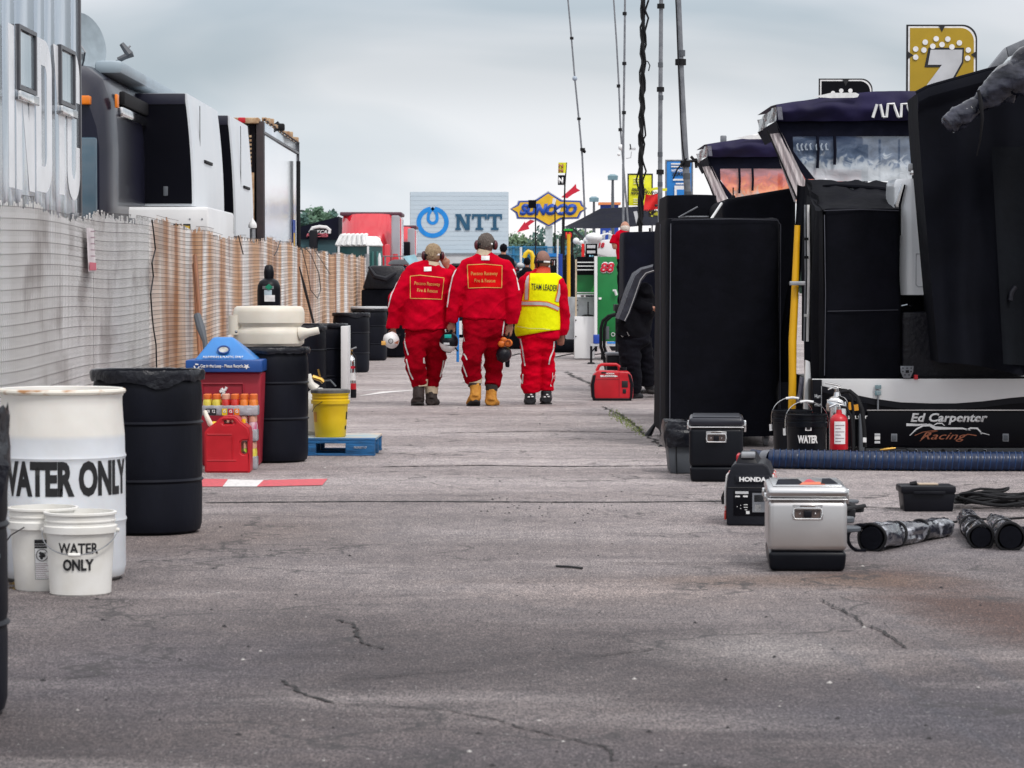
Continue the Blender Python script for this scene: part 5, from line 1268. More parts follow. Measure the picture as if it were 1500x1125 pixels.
def make_canopy(Y, sc, ox, oy, label, wintint, arrow):
	def q(x, y, dy=0.0):
		px = 750 + (x - 750) * sc + ox; py = 413 + (y - 413) * sc + oy
		p = P(px, py, Y); return V(p.x, Y + dy, p.z)
	t = thing('pit_canopy', label, 'canopy', (q(1250, 400).x, Y, 0), group='purple pit canopies')
	D = 1.9
	top = [(1112, 154), (1150, 148), (1195, 141), (1240, 135), (1280, 131), (1320, 130), (1360, 131), (1430, 137)]
	bot = [(1121, 177), (1180, 178), (1260, 177), (1345, 176), (1430, 176)]
	mb = MB()
	def fn(u, v):
		x = 1137 + 293 * u
		def interp(a, x):
			for (xa, ya_), (xb, yb_) in zip(a[:-1], a[1:]):
				if xa <= x <= xb: return ya_ + (yb_ - ya_) * (x - xa) / (xb - xa)
			return a[-1][1] if x > a[-1][0] else a[0][1]
		if v <= .5:
			w = v / .5; yt, yb_ = interp(top, x), interp(bot, max(x, 1121)); y_ = yb_ + (yt + 3 - yb_) * w
			return q(x, y_ + 1.2 * noise.noise(V(x * .03, w * 3, 1)), -.06 * math.sin(math.pi * w) + .03 * noise.noise(V(x * .05, w * 2.5, 3)))
		w = (v - .5) / .5; return q(x, interp(top, x) + 3 - 3 * min(1, w * 4), .02 + D * w)
	mb.grid(fn, 48, 22).ob('roof', M_('indigo'), t)
	MB().prism([q(1138, 160, .0), q(1138, 176, .0), q(1144, 176, .0), q(1144, 160, .0)], V(0, .05, 0)).ob('corner_bracket', RUB, t, bevel=.01)
	def sidev(u, v): a_ = q(1137, 177 - 20 * v, 0); return V(a_.x + .012 * math.sin(u * 13 + v * 3), a_.y + D * u, a_.z + .01 * math.sin(u * 6))
	MB().grid(sidev, 16, 6).ob('corner_window', M_('wrap_bag'), t)
	MB().add([q(1137, 157, -.065), q(1139, 176, -.065), q(1146, 176, -.07), q(1144, 157, -.07)], [(0, 1, 2, 3)]).ob('corner_window', M_('pvc_wrap'), t)
	MB().grid(lambda u, v: q(1137 + 9 * v, 177 + 22 * v, D * u * (1 - .1 * v)), 8, 4).ob('side_wall', mat('canopy_wall', (.005, .006, .016), (.0035, .004, .011), spec=.12, rough=.8, scale=5, bump=.3), t)
	fr = mat('canopy_wall', (.005, .006, .016), (.0035, .004, .011), spec=.12, rough=.8, scale=5, bump=.3)
	def panel(a, nm, m, d=.02, back=.05): return MB().prism([q(x, y, back) for x, y in a], V(0, d, 0)).ob(nm, m, t, smooth=False)
	panel([(1137, 176), (1430, 175), (1430, 199), (1143, 199)], 'end_wall', fr)
	panel([(1143, 199.01), (1162, 199.01), (1163, 222), (1195, 262), (1181, 262)], 'end_wall', fr)
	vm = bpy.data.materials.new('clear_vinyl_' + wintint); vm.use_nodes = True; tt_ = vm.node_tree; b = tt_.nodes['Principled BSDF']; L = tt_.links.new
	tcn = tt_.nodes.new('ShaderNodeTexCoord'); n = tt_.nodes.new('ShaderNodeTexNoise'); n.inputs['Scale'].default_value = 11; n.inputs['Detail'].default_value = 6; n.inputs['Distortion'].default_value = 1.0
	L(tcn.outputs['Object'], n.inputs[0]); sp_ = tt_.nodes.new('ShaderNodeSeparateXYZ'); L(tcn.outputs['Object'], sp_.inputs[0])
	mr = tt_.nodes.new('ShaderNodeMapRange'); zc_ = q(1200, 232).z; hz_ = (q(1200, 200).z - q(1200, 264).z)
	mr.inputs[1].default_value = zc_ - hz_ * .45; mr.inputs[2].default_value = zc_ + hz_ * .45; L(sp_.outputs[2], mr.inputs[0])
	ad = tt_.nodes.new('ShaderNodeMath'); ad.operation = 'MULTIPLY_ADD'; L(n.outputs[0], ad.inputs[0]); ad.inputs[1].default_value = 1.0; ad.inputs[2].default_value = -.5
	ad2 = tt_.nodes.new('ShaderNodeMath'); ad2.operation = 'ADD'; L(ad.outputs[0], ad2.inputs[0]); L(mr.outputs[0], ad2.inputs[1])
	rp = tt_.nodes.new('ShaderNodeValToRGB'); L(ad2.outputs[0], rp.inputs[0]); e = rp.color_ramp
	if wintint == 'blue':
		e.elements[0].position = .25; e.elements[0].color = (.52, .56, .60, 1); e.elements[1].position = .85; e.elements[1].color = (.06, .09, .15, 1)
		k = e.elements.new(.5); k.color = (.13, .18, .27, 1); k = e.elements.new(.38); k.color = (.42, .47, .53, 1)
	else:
		e.elements[0].position = .12; e.elements[0].color = (.48, .44, .42, 1); e.elements[1].position = .95; e.elements[1].color = (.40, .13, .15, 1)  # orange glow is put into the vinyl's base colour, nothing shines behind
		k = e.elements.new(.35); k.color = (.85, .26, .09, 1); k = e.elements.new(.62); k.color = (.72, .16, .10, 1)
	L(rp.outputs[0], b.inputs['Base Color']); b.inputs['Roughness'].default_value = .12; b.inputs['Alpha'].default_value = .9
	bp_ = tt_.nodes.new('ShaderNodeBump'); bp_.inputs['Strength'].default_value = .3; bp_.inputs['Distance'].default_value = .03; L(n.outputs[0], bp_.inputs['Height']); L(bp_.outputs[0], b.inputs['Normal'])
	def win(u, v):
		x = 1162 + (1430 - 1162) * u; x0_ = 1162 + max(0, (v * 65 - 20)) * .72
		x = max(x, x0_); return q(x, 199 + 66 * v, .06 + .02 * noise.noise(V(u * 9, v * 6, 2)))
	MB().grid(win, 40, 14).ob('window', vm, t)
	for x, a, b2 in ((1198, 199, 246), (1223, 199, 241)):
		MB().tube([q(x, a, .03), q(x + 1, (a + b2) / 2, .03), q(x, b2, .03)], .013, 6).ob('strap', fr, t)
	for x in (1298, 1327):
		MB().box(tuple(q(x, 268, .5)), tuple(q(x + 3, 200, .53))).ob('inner_pole', WP, t)
	vs = [q(1128, 196, .03), q(1146, 194, .05), q(1187, 262, .05), q(1163, 295, .03), q(1150, 250, .0)]
	def curt(u, v):
		a = q(1128, 196, .03).lerp(q(1146, 194, .05), u); b2 = q(1164, 296, .03).lerp(q(1182, 268, .05), u)
		p = a.lerp(b2, v); p.y += .008 * math.sin(u * 16 + v * 2); return p
	MB().grid(curt, 12, 14).ob('side_curtain', mat('curtain_vinyl', (.62, .57, .57), (.36, .30, .31), rough=.3, scale=9, stretch=(9, 1, .5), bump=.3), t)
	pts = [(1190, 142.5), (1215, 137), (1252, 136.5), (1257, 139), (1255, 143), (1250, 144), (1215, 144.5)]
	def rf(x, y): p = q(x, y, -.075); return p
	poly([rf(*k) for k in pts], LW, t, 'logo_stripe', V(0, -.004, 0))
	if arrow:
		st = [[(1277, 173), (1283, 154), (1288, 154), (1292, 172)], [(1292, 172), (1297, 172), (1299, 153), (1308, 153), (1309, 158), (1314, 172)],
              [(1314, 172), (1318, 172), (1319, 153), (1327, 153), (1328, 158), (1334, 171), (1341, 171)], [(1342, 153), (1336, 153), (1336, 163), (1344, 165)]]
		for pts in st: MB().tube([q(x, y, -.075) for x, y in pts], [(.013, .013)] * len(pts), 6).ob('letter_stroke', LW, t)
	else:
		MB().tube([q(1220, 138, .0), q(1260, 130, .0), q(1310, 127, .0)], .012, 6).ob('roof_trim', LW, t)
		poly([rf(*k) for k in ((1280, 133), (1310, 129), (1330, 129), (1330, 132), (1300, 135))], LW, t, 'logo_stripe', V(0, -.004, 0))
	for x in (1300, 1420):
		b0_ = q(x, 199, 1.6); MB().tube([V(b0_.x, b0_.y, 0), V(b0_.x, b0_.y, b0_.z)], .03, 8).ob('post', ALU, t)
	MB().tube([q(1124, 190, .02), q(1168, 292, .02)], .008, 6).ob('edge_cord', RUB, t)
	return t, q
cn1, q1_ = make_canopy(25.0, 1.0, 0, 0, 'near purple canopy with white logo letters and a blue tinted clear window', 'blue', True)
cn2, q2_ = make_canopy(32.5, .775, -14, -.5, 'far purple canopy with an orange glow coloured into its clear window', 'orange', False)
for pts in (((1012, 229), (1018, 236), (1022, 240)), ((1008, 237), (1022, 235)), ((1019, 232), (1020, 246))):
	MB().tube([P(*k, 32.4) for k in pts], .016, 6).ob('clamp', RUB, cn2)
p = P(1058, 206, 33); MB().box((p.x - .02, 33, p.z - .07), (p.x + .05, 33.05, p.z + .06)).ob('roof_lamp', ALU, cn2, bevel=.01)
gm_ = mat('ghost_print', (.40, .46, .54), rough=.5)
for k_, x_ in enumerate((1168, 1174, 1180, 1187, 1196, 1203, 1210)):
	MB().tube([q1_(x_ + 2, 210, .03), q1_(x_, 212 + k_ % 3, .03), q1_(x_ + 1, 219, .03), q1_(x_ + 4 - k_ % 2, 221 - k_ % 4, .03)], .008, 5).ob('blurred_mark', gm_, cn1)
def number_board(x0, x1, y0, y1, Y, label, gold, digit):
	a, b_ = P(x0, y0, Y), P(x1, y1, Y); w, h = b_.x - a.x, a.z - b_.z
	t = thing('number_board', label, 'sign', ((a.x + b_.x) / 2, Y, 0), group='pit number boards')
	def shp(i, k=.13):
		x0_, x1_, z0, z1 = a.x + i, b_.x - i, b_.z + i, a.z - i; r = w * k * 1.6 - i * .4
		return [V(x0_, Y, z0), V(x1_, Y, z0)] + [V(x1_ - r + r * math.cos(w_), Y, z1 - r + r * math.sin(w_)) for w_ in [math.pi / 2 * j / 8 for j in range(9)]] + [V(x0_, Y, z1)]
	poly(shp(0), LB, t, 'backboard', V(0, .03, 0))
	poly([p + V(0, -.003, 0) for p in shp(.016)], LW, t, 'white_outline', V(0, .002, 0))
	poly([p + V(0, -.006, 0) for p in shp(.032)], M_('gold_board') if gold else M_('cart_black'), t, 'face', V(0, .002, 0))
	def bp(px, py, d): p = P(px, py, Y); return V(p.x, Y - d, p.z)
	cx = (x0 + x1) / 2
	for tri in ([(cx - 5, y0 + 1), (cx + 5, y0 + 1), (cx, y0 + 11)],) + (([(x0 + 1, 75), (x0 + 10, 81), (x0 + 1, 86)], [(x1 - 1, 75), (x1 - 9, 80), (x1 - 1, 86)]) if gold else ()):
		poly([bp(*k, .012) for k in tri], LB, t, 'notch', V(0, .003, 0))
	dots = ((1341, 72), (1353, 73.5), (1355, 62), (1366, 68), (1371, 57), (1379.5, 65.5), (1388, 57.5), (1394, 69), (1405, 63), (1418, 73.5), (1417, 85.5), (1341, 84)) if gold else ((1220, 136.5), (1232, 133), (1245.5, 133))
	for d in dots:
		c = bp(*d, .012); rr_ = 4.0 / (F / Y) * (1 if gold else .8); MB().tube([c, c + V(0, -.006, 0)], rr_, 16).ob('white_dot', LW, t)
	if digit:
		sv = [(1361, 71), (1411, 71), (1410, 83), (1409, 90), (1388, 129), (1384, 140), (1340, 140), (1362, 129), (1380, 97), (1356, 97)]
		big = [(1360, 70), (1412, 70), (1411, 92), (1390, 130), (1385, 142), (1336, 142), (1352, 132), (1377, 98.5), (1354, 98.5)]
		poly([bp(*k, .008) for k in big], LB, t, 'numeral', V(0, -.003, 0))
		s7 = [(1363, 73), (1409.5, 73), (1408.5, 91), (1388, 128), (1382, 141), (1341, 141), (1351, 133), (1379.5, 95), (1359, 95)]
		poly([bp(*k, .0125) for k in s7], CLP, t, 'numeral', V(0, -.002, 0))
	xm = (a.x + b_.x) / 2
	MB().tube([(xm, Y + .05, 0), (xm, Y + .05, a.z - .2)], .03, 8).ob('pole', ALU, t)
	return t
number_board(1328, 1431, 36, 142, 27.0, 'gold number board with a white 7 and white dots above the purple canopy', True, True)
number_board(1199.5, 1278, 115, 196, 35.2, 'black number board with a white outline half hidden by the near canopy', False, False)
Yk = 22.2; sk = F / Yk
kx = lambda px: P(px, 500, Yk).x
kz = lambda py: zpx(py, sk)
cart = thing('pit_cart', 'pit cart with white curved panel and black skirt lettered with a racing team name', 'cart', (kx(1400), Yk + .8, 0))
X0, X1 = kx(1190), kx(1760)
low = [(1190, 556.5), (1195, 563), (1215, 568), (1245, 577), (1280, 584), (1320, 589.5), (1362, 591), (1400, 591), (1440, 588), (1480, 583), (1560, 576), (1760, 570)]
MB().prism([V(X0, Yk, kz(555))] + [V(kx(x), Yk, kz(y)) for x, y in low] + [V(X1, Yk, kz(555))], V(0, .03, 0)).ob('white_panel', WP, cart, bevel=.004)
st = [V(kx(x), Yk + .004, kz(y)) for x, y in low[1:]]; st2 = [p - V(0, 0, 9 / sk) for p in st]
MB().add(st + st2 + [p + V(0, .04, 0) for p in st + st2], [(i, i + 1, len(st) + i + 1, len(st) + i) for i in range(len(st) - 1)]).ob('edge_strip', M_('black_plastic'), cart)
MB().prism([V(kx(1195), Yk + .035, kz(557)), V(kx(1195), Yk + .035, kz(655)), V(X1, Yk + .035, kz(655)), V(X1, Yk + .035, kz(557))], V(0, 1.5, 0)).ob('body', M_('cart_black'), cart)
MB().box((kx(1268), Yk - .012, kz(655)), (X1, Yk + .03, kz(603))).ob('skirt', M_('cart_black'), cart, bevel=.004)
MB().box((kx(1270), Yk - .018, kz(601.5)), (X1, Yk + .02, kz(600))).ob('trim_rail', CHR, cart)
MB().box((kx(1268), Yk + .0, kz(669)), (X1, Yk + .2, kz(656))).ob('valve_bar', mat('bar_dark', (.035, .036, .042), rough=.45), cart, bevel=.006)
MB().box((X0, Yk - .02, kz(672)), (kx(1204), Yk + .35, kz(556))).ob('corner_post', M_('cart_black'), cart, bevel=.006)
MB().tube([V(kx(1203), Yk - .03, kz(668)), V(kx(1203), Yk - .03, kz(565))], .004, 6).ob('trim_rail', GAL, cart)
MB().box((kx(1258), Yk - .05, kz(668)), (kx(1266), Yk + .1, kz(606))).ob('side_post', TG, cart, bevel=.004)
for i, (px, big) in enumerate(((1342, 1), (1362, 1), (1382, 0), (1403, 1), (1421, 0), (1443, 1))):
	c = V(kx(px), Yk - .004, kz(660)); MB().tube([c, c + V(0, -.03, 0)], .012, 12).ob('valve', M_('galv' if big else 'rubber'), cart)
	if big: MB().tube([c + V(0, -.03, 0), c + V(-.03, -.09, -.01), c + V(-.08, -.13, -.035), c + V(-.15, -.17, -.045)], .009, 8).ob('valve_hose', RUB, cart)
text('Ed Carpenter', LW, cart, V(kx(1390.5), Yk - .013, kz(617.5)), V(1, 0, 0), V(0, 0, 1), 12.5 / sk, 113 / sk, bold=.032, shear=.22, depth=.002)
def stroke(pts, w, m, y=-.014, nm='swoosh', par=None, Y=Yk):
	p = [V(kx(x), Y + y, kz(yy)) for x, yy in pts]; n = len(p); ws = w if isinstance(w, (list, tuple)) else [w] * n
	L_, R_ = [], []
	for i, a in enumerate(p):
		t = p[min(i + 1, n - 1)] - p[max(i - 1, 0)]; t.y = 0; t.normalize(); nn = V(-t.z, 0, t.x)
		L_.append(a + nn * ws[i] / sk / 2); R_.append(a - nn * ws[i] / sk / 2)
	return MB().add(L_ + R_, [(i, i + 1, n + i + 1, n + i) for i in range(n - 1)]).ob(nm, M_(m), par or cart, smooth=False)
stroke([(1333, 638), (1342, 629), (1352, 623.5), (1362, 622.5), (1370, 627), (1390, 627.5), (1410, 627.5), (1422, 630)], [1, 2, 2.6, 4, 5, 3, 2.5, 1], 'letter_white')
stroke([(1328, 622), (1345, 622.5), (1358, 621)], [4, 3, 1], 'letter_white')
stroke([(1368, 623), (1373, 620), (1380, 620), (1384, 623.5)], [1, 1.8, 1.8, 1], 'letter_white')
stroke([(1415, 630), (1422, 627), (1432, 627.5), (1437, 633), (1438, 636)], [1, 2.5, 2.5, 2, 1.5], 'letter_white')
stroke([(1436, 633.5), (1450, 637)], [1.5, .8], 'letter_white')
text('Racing', M_('copper_print'), cart, V(kx(1383), Yk - .013, kz(643.5)), V(1, 0, 0), V(0, 0, 1), 11 / sk, 68 / sk, bold=.0, shear=.45, depth=.002)
stroke([(1348, 646), (1354, 641), (1364, 633), (1374, 631)], .9, 'copper_print'); stroke([(1340, 638), (1352, 633), (1372, 630)], .9, 'copper_print'); stroke([(1405, 643), (1418, 636), (1431, 638)], 1.2, 'copper_print')
for px in (1310, 1473.5):
	c = V(kx(px), Yk - .014, kz(641)); MB().box((c.x - 4.5 / sk, c.y - .004, c.z - 5.8 / sk), (c.x + 4.5 / sk, c.y + .002, c.z + 5.8 / sk)).ob('latch_frame', ALU, cart, bevel=.002)
	MB().box((c.x - 3.3 / sk, c.y - .007, c.z - 4.4 / sk), (c.x + 3.3 / sk, c.y - .003, c.z + 3.5 / sk)).ob('latch', TG, cart, bevel=.002)
for px, a, b_, m in ((1285.5, 635, 638, 'cloud_print'), (1285.5, 639, 644, 'letter_white'), (1285.5, 646, 649.5, 'cloud_print')):
	MB().box((kx(px - 4), Yk - .016, kz(b_)), (kx(px + 4), Yk - .012, kz(a))).ob('sticker', M_(m), cart)
for a, b_ in ((564, 570), (572, 579)):
	MB().box((kx(1281.5), Yk - .030, kz(b_)), (kx(1290.5), Yk - .012, kz(a))).ob('latch_plate', mat('latch_teal', (.10, .19, .22), (.25, .3, .32), rough=.4, scale=60), cart, bevel=.002)
MB().tube([V(kx(1286), Yk - .02, kz(564)), V(kx(1286), Yk - .02, kz(600))], .007, 8).ob('latch_rod', ALU, cart)
MB().tube([V(kx(1289), Yk - .03, kz(659)), V(kx(1299), Yk - .035, kz(657.5)), V(kx(1312), Yk - .03, kz(656))], [.007, .012, .006], 8).ob('brass_fitting', M_('brass'), cart)
MB().tube([V(kx(1312), Yk - .03, kz(656)), V(kx(1325), Yk - .05, kz(656)), V(kx(1333), Yk - .09, kz(661)), V(kx(1327), Yk - .16, kz(669))], .006, 6).ob('valve_hose', RUB, cart)
MB().box((kx(1248), Yk - .012, kz(609)), (kx(1271), Yk + .03, kz(590))).ob('sticker_board', M_('cart_black'), cart)
poly([V(kx(x), Yk - .014, kz(y)) for x, y in ((1243, 589), (1250, 589), (1251, 593), (1257, 592), (1258, 601), (1250, 602), (1248, 600), (1243, 601))], mat('print_amber', (.75, .33, .02), rough=.5), cart, 'sticker', V(0, -.004, 0))
text('BULLET', LW, cart, V(kx(1256), Yk - .016, kz(613.5)), V(1, 0, 0), V(0, 0, 1), 4.6 / sk, 29 / sk, bold=.03, depth=.002)
for k in range(2): text('Hammer'[k * 3:k * 3 + 3], CLP, cart, V(kx(1198), Yk - .024, kz(583 + 12 * k)), V(0.5, 0, 0), V(0, 0, 1), .03, .05, bold=.02, depth=.002)
for xx, yy in ((kx(1215), Yk + .3), (kx(1700), Yk + .3), (kx(1215), Yk + 1.3)): caster(xx, yy, .05, cart)
c = V(kx(1497), Yk - .3, kz(661)); tag(MB().sphere(c - V(0, 0, .0), .033, 14, 10).tube([c, V(c.x, c.y, 0.0)], .02, 10).ob('ball_lever', M_('yellow_plastic')), 'yellow ball knob at the right edge above the blue hose', 'knob')
tw = thing('covered_tower', 'black canvas covered tower on the pit cart beside the white tank', 'covered equipment', (kx(1260), Yk + .9, kz(556)))
Yt_ = Yk + .16; st_ = F / Yt_
tx = lambda px, Y=Yt_: P(px, 400, Y).x
tz = lambda py, Y=Yt_: zpx(py, F / Y)
cloth_box('front_cover', tw, tx(1207), tx(1319), Yt_, Yt_ + .42, tz(554.5), tz(306), amp=.035, seed=11, hem=.006)
Yb2 = Yt_ + 1.35
a = [V(tx(1195), Yt_ + .03, tz(309)), V(tx(1318), Yt_ + .03, tz(306)), V(tx(1318) + .1, Yb2, tz(268, Yb2)), V(tx(1180, Yb2), Yb2, tz(262, Yb2))]
def slope(u, v):
	p = a[0].lerp(a[1], u).lerp(a[3].lerp(a[2], u), v); p.z += .03 * noise.noise(V(u * 4, v * 4, 3)) + .02 * noise.noise(V(u * 9, v * 3, 7)) - .03 * math.sin(math.pi * v); return p
MB().grid(slope, 24, 18).ob('top_cover', BF, tw)
MB().box((tx(1180, Yb2), Yb2 - .02, tz(500, Yb2)), (tx(1320, Yb2), Yb2 + .3, tz(272, Yb2))).ob('rear_cover', BF, tw)
MB().add([P(1222, 272.5, Yb2 - .2), P(1315, 283, Yb2 - .25), P(1315, 301, Yb2 - .6), P(1285, 297, Yb2 - .45), P(1245, 283, Yb2 - .25)], [(0, 1, 2, 3, 4)]).ob('lining', mat('lining_silver', (.50, .54, .60), (.36, .40, .46), rough=.4, scale=8, bump=.6), tw)
MB().tube([P(1205, 272, Yb2 - .22), P(1222, 271.5, Yb2 - .23), P(1260, 274, Yb2 - .23), P(1290, 277, Yb2 - .23), P(1316, 279, Yb2 - .25)], [.006, .014, .02, .022, .018], 8).ob('zip_fold', BF, tw)
def side_c(u, v):
	z0 = tz(556); z1 = tz(309) + (tz(262, Yb2) - tz(309)) * u; y = Yt_ + .02 + 1.3 * u
	x = tx(1206) + (tx(1181, Yb2) - tx(1206)) * u; z = z0 + (z1 - z0) * v
	return V(x + .05 * math.sin(u * 15 + v * 1.5) * (1 - v * .6) - .03 * (1 - abs(2 * v - 1)), y, z)
MB().grid(side_c, 30, 20).ob('side_curtain', BF, tw)
def side_c2(u, v):
	top = P(1182, 285, Yb2 - .3).lerp(P(1205, 306, Yt_ - .02), u); bot = P(1184, 520, Yb2 - .3).lerp(P(1207, 556, Yt_ - .02), u); mid = .05 * math.sin(math.pi * v)
	p = top.lerp(bot, v); p.x -= mid * (1 - u); p.y += .02 * math.sin(u * 9 + v * 4); return p
MB().grid(side_c2, 12, 24).ob('side_curtain', BF, tw)
def left_flap(u, v):                        # loose flap bulging to the left of the yellow tube
	top = P(1168, 270, Yb2 + .1).lerp(P(1182, 275, Yb2), u); bot = P(1141, 560, Yb2 + .1).lerp(P(1160, 560, Yb2), u)
	p = top.lerp(bot, v); p.y += .03 * math.sin(u * 6 + v * 5) + .02; p.x += .02 * math.sin(v * 6); return p
MB().grid(left_flap, 8, 24).ob('loose_flap', BF, tw)
for px, m in ((1184, 'white_cloth'), (1187, 'rubber'), (1179, 'alu_grey')):
	MB().tube([P(px, 300, Yt_ + .5), P(px + 1, 400, Yt_ + .5), P(px - 1, 500, Yt_ + .5)], .007 if px != 1184 else .012, 6).ob('frame_tube', M_(m), tw)
for py in (348, 375, 460): MB().box(tuple(P(1178, py + 4, Yt_ + .45)), tuple(P(1184, py, Yt_ + .47))).ob('bracket', M_('white_cloth' if py == 460 else 'rubber'), tw)
MB().tube([V(tx(1208), Yt_ - .012, tz(550)), V(tx(1209), Yt_ - .014, tz(430)), V(tx(1207), Yt_ - .012, tz(315))], .0035, 6).ob('seam', seam, tw)
MB().tube([V(tx(1212), Yt_ - .012, tz(456)), V(tx(1316), Yt_ - .012, tz(454))], .004, 6).ob('seam', M_('seam_dark'), tw)
MB().tube([V(tx(1206), Yt_ - .012, tz(309)), V(tx(1260), Yt_ - .014, tz(307)), V(tx(1316), Yt_ - .012, tz(309))], .005, 6).ob('seam', M_('seam_dark'), tw)
sb = thing('covered_box', 'low black covered box on the cart under the white tank', 'covered equipment', (kx(1350), Yk + .5, kz(556)))
cloth_box('cover', sb, tx(1318), tx(1500), Yk + .2, Yk + .7, tz(556), tz(458), m='leather_black', amp=.015, seed=14)
MB().box((tx(1318), Yk + .75, tz(556)), (tx(1520), Yk + 1.1, tz(425))).ob('inner_box', M_('slide_black'), sb)
MB().tube([P(1320, 448, Yk + .19), P(1329, 446, Yk + .17), P(1336, 448, Yk + .19)], .009, 8).ob('handle', CHR, sb)
MB().box((tx(1318), Yk + .03, tz(556.2)), (tx(1760), Yk + .3, tz(551))).ob('base_plate', M_('cart_black'), sb)
pd = thing('pedal_plate', 'grey drilled metal pedal plate standing on the white panel of the cart', 'pedal', (kx(1328), Yk - .01, kz(556)))
MB().prism([V(kx(x), Yk - .03, kz(y)) for x, y in ((1318.5, 536), (1338, 536), (1337, 545), (1333, 553.5), (1323, 553.5), (1319, 545))], V(0, .015, 0)).ob('plate', ALU, pd, bevel=.003)
for x, y in ((1322, 539), (1328, 539), (1334, 539), (1322, 544), (1334, 544), (1325, 549), (1331, 549)):
	c = V(kx(x), Yk - .031, kz(y)); MB().tube([c, c + V(0, -.003, 0)], .006, 8).ob('hole', LB, pd)
MB().box((kx(1326), Yk - .035, kz(546)), (kx(1331), Yk - .03, kz(542))).ob('pad', RUB, pd)
tag(MB().box((kx(1339), Yk - .03, kz(555.5)), (kx(1344), Yk + .02, kz(549))).ob('red_clip', M_('red_plastic')), 'small red clip beside the grey pedal plate', 'clip')
tkx = thing('fuel_tank', 'white fuel tank with a rounded left edge between the covered tower and the black curtain', 'tank', (tx(1350), Yk + .5, tz(432)))
Yw = Yk + .30; sw = F / Yw; wx = lambda px: P(px, 350, Yw).x; wz = lambda py: zpx(py, sw)
cx0, cx1 = wx(1312), wx(1440)
pr = []
for k in range(9):
	w = math.pi / 2 * k / 8; pr.append((cx0 + .13 - .13 * math.cos(w) , Yw + .13 - .13 * math.sin(w)))
base = [V(x, y, 0) for x, y in [(cx0, Yw + .6)] + pr + [(cx1, Yw), (cx1, Yw + .6)]]
mb = MB(); zz = [(wz(432), 1.0), (wz(275), 1.0), (wz(266), .985), (wz(262), .95)]
n = len(base); cc = V((cx0 + cx1) / 2, Yw + .3, 0); vs = []
for z, s_ in zz: vs += [V(cc.x + (b.x - cc.x) * s_, cc.y + (b.y - cc.y) * s_, z) for b in base]
fs = [tuple(range(n - 1, -1, -1)), tuple(range(3 * n, 4 * n))]
for i in range(3):
	for k in range(n): fs.append((i * n + k, i * n + (k + 1) % n, (i + 1) * n + (k + 1) % n, (i + 1) * n + k))
mb.add(vs, fs).ob('shell', mat('tank_white', (.78, .80, .82), (.72, .75, .78), rough=.15, coat=.6, scale=2), tkx)
mb = MB(); q = [V(wx(x), Yw - .002, wz(y)) for x, y in ((1342, 372), (1380, 372), (1380, 420), (1345, 420), (1342, 417))]
for a_, b_ in zip(q, q[1:] + q[:1]): mb.tube([a_, b_], .003, 5)
mb.ob('panel_line', mat('line_grey', (.35, .37, .40), rough=.5), tkx)
MB().tube([V(cx0 + .03, Yw + .03, wz(345)), V(cx0 + .02, Yw + .02, wz(300)), V(cx0 + .06, Yw - .01, wz(270))], [.02, .03, .02], 8).ob('edge_tube', CHR, tkx)
MB().box((wx(1333), Yw - .03, wz(257)), (wx(1365), Yw + .05, wz(250))).ob('clamp', CHR, tkx, bevel=.008); MB().box((wx(1330), Yw - .02, wz(252)), (wx(1350), Yw + .02, wz(240))).ob('clamp', GAL, tkx, bevel=.01)
yt = thing('yellow_tube', 'tall yellow tube standing between the tall black cabinet and the covered tower', 'tube', (P(1163, 600, 22.6).x, 22.6, 0))
MB().tube([P(1159, 612, 22.6) - V(0, 0, .25), P(1161, 560, 22.6), P(1161, 500, 22.6), P(1164, 440, 22.6), P(1168, 330, 22.6)], [.030, .030, .032, .030, .022], 14).ob('tube', M_('yellow_tube'), yt)
MB().box(tuple(P(1157, 418, 22.5)), tuple(P(1179, 412, 22.55))).ob('clamp', GAL, yt, bevel=.004)
wp = thing('white_post', 'short white post beside the yellow tube above the black buckets', 'post', (P(1181, 600, 22.5).x, 22.5, 0))
a = P(1175, 600, 22.5); b_ = P(1189, 530, 22.5)
MB().prism([V(P(1176, 590, 22.5).x, 22.5, .05), V(P(1193, 590, 22.5).x, 22.5, .05), P(1187, 530, 22.5), P(1180, 527, 22.5)], V(0, .08, 0)).ob('body', WP, wp, bevel=.01)
MB().tube([P(1170, 590, 22.45), P(1173, 572, 22.45), P(1175, 552, 22.45)], .02, 8).ob('wrapped_edge', M_('pvc_wrap'), wp)
cu = thing('black_curtain', 'large black canvas curtain hanging over the pit cart on the right', 'curtain', (P(1430, 400, 21.7).x, 21.7, .7))
Yd_ = 21.7
def dr(u, v):
	top = [(1343, 137), (1360, 128), (1400, 117), (1446, 104), (1500, 92), (1700, 80)]; x = 1343 + 300 * u; yt_ = 80
	for (xa, ya_), (xb, yb_) in zip(top[:-1], top[1:]):
		if xa <= x <= xb: yt_ = ya_ + (yb_ - ya_) * (x - xa) / (xb - xa)
	lx = 1343 + 33 * (v ** 1.15); yt_ = yt_ if x <= 1640 else 80; yb_ = 531 + 16 * min(1, u * 2.2) - 3 * math.sin(u * 9)
	px = lx + (1640 - lx) * u; py = yt_ + (yb_ - yt_) * v
	y = Yd_ + (.045 * math.sin(u * 24 + v * 1.3 + 2 * noise.noise(V(u * 4, v * 2, 1))) + .09 * noise.noise(V(u * 5, v * 1.6, 4))) * (.25 + v) - (.05 if v < .07 else 0) * math.sin(v / .07 * math.pi)
	if u < .03: y += .0
	p = P(px, py, Yd_); return V(p.x, y, p.z)
curtm = mat('curtain_cloth', (.0048, .0055, .0095), (.003, .0035, .0062), rough=.85, scale=3, bump=.25, bscale=9, spec=.10)
o = MB().grid(dr, 110, 60).ob('curtain', curtm, cu)
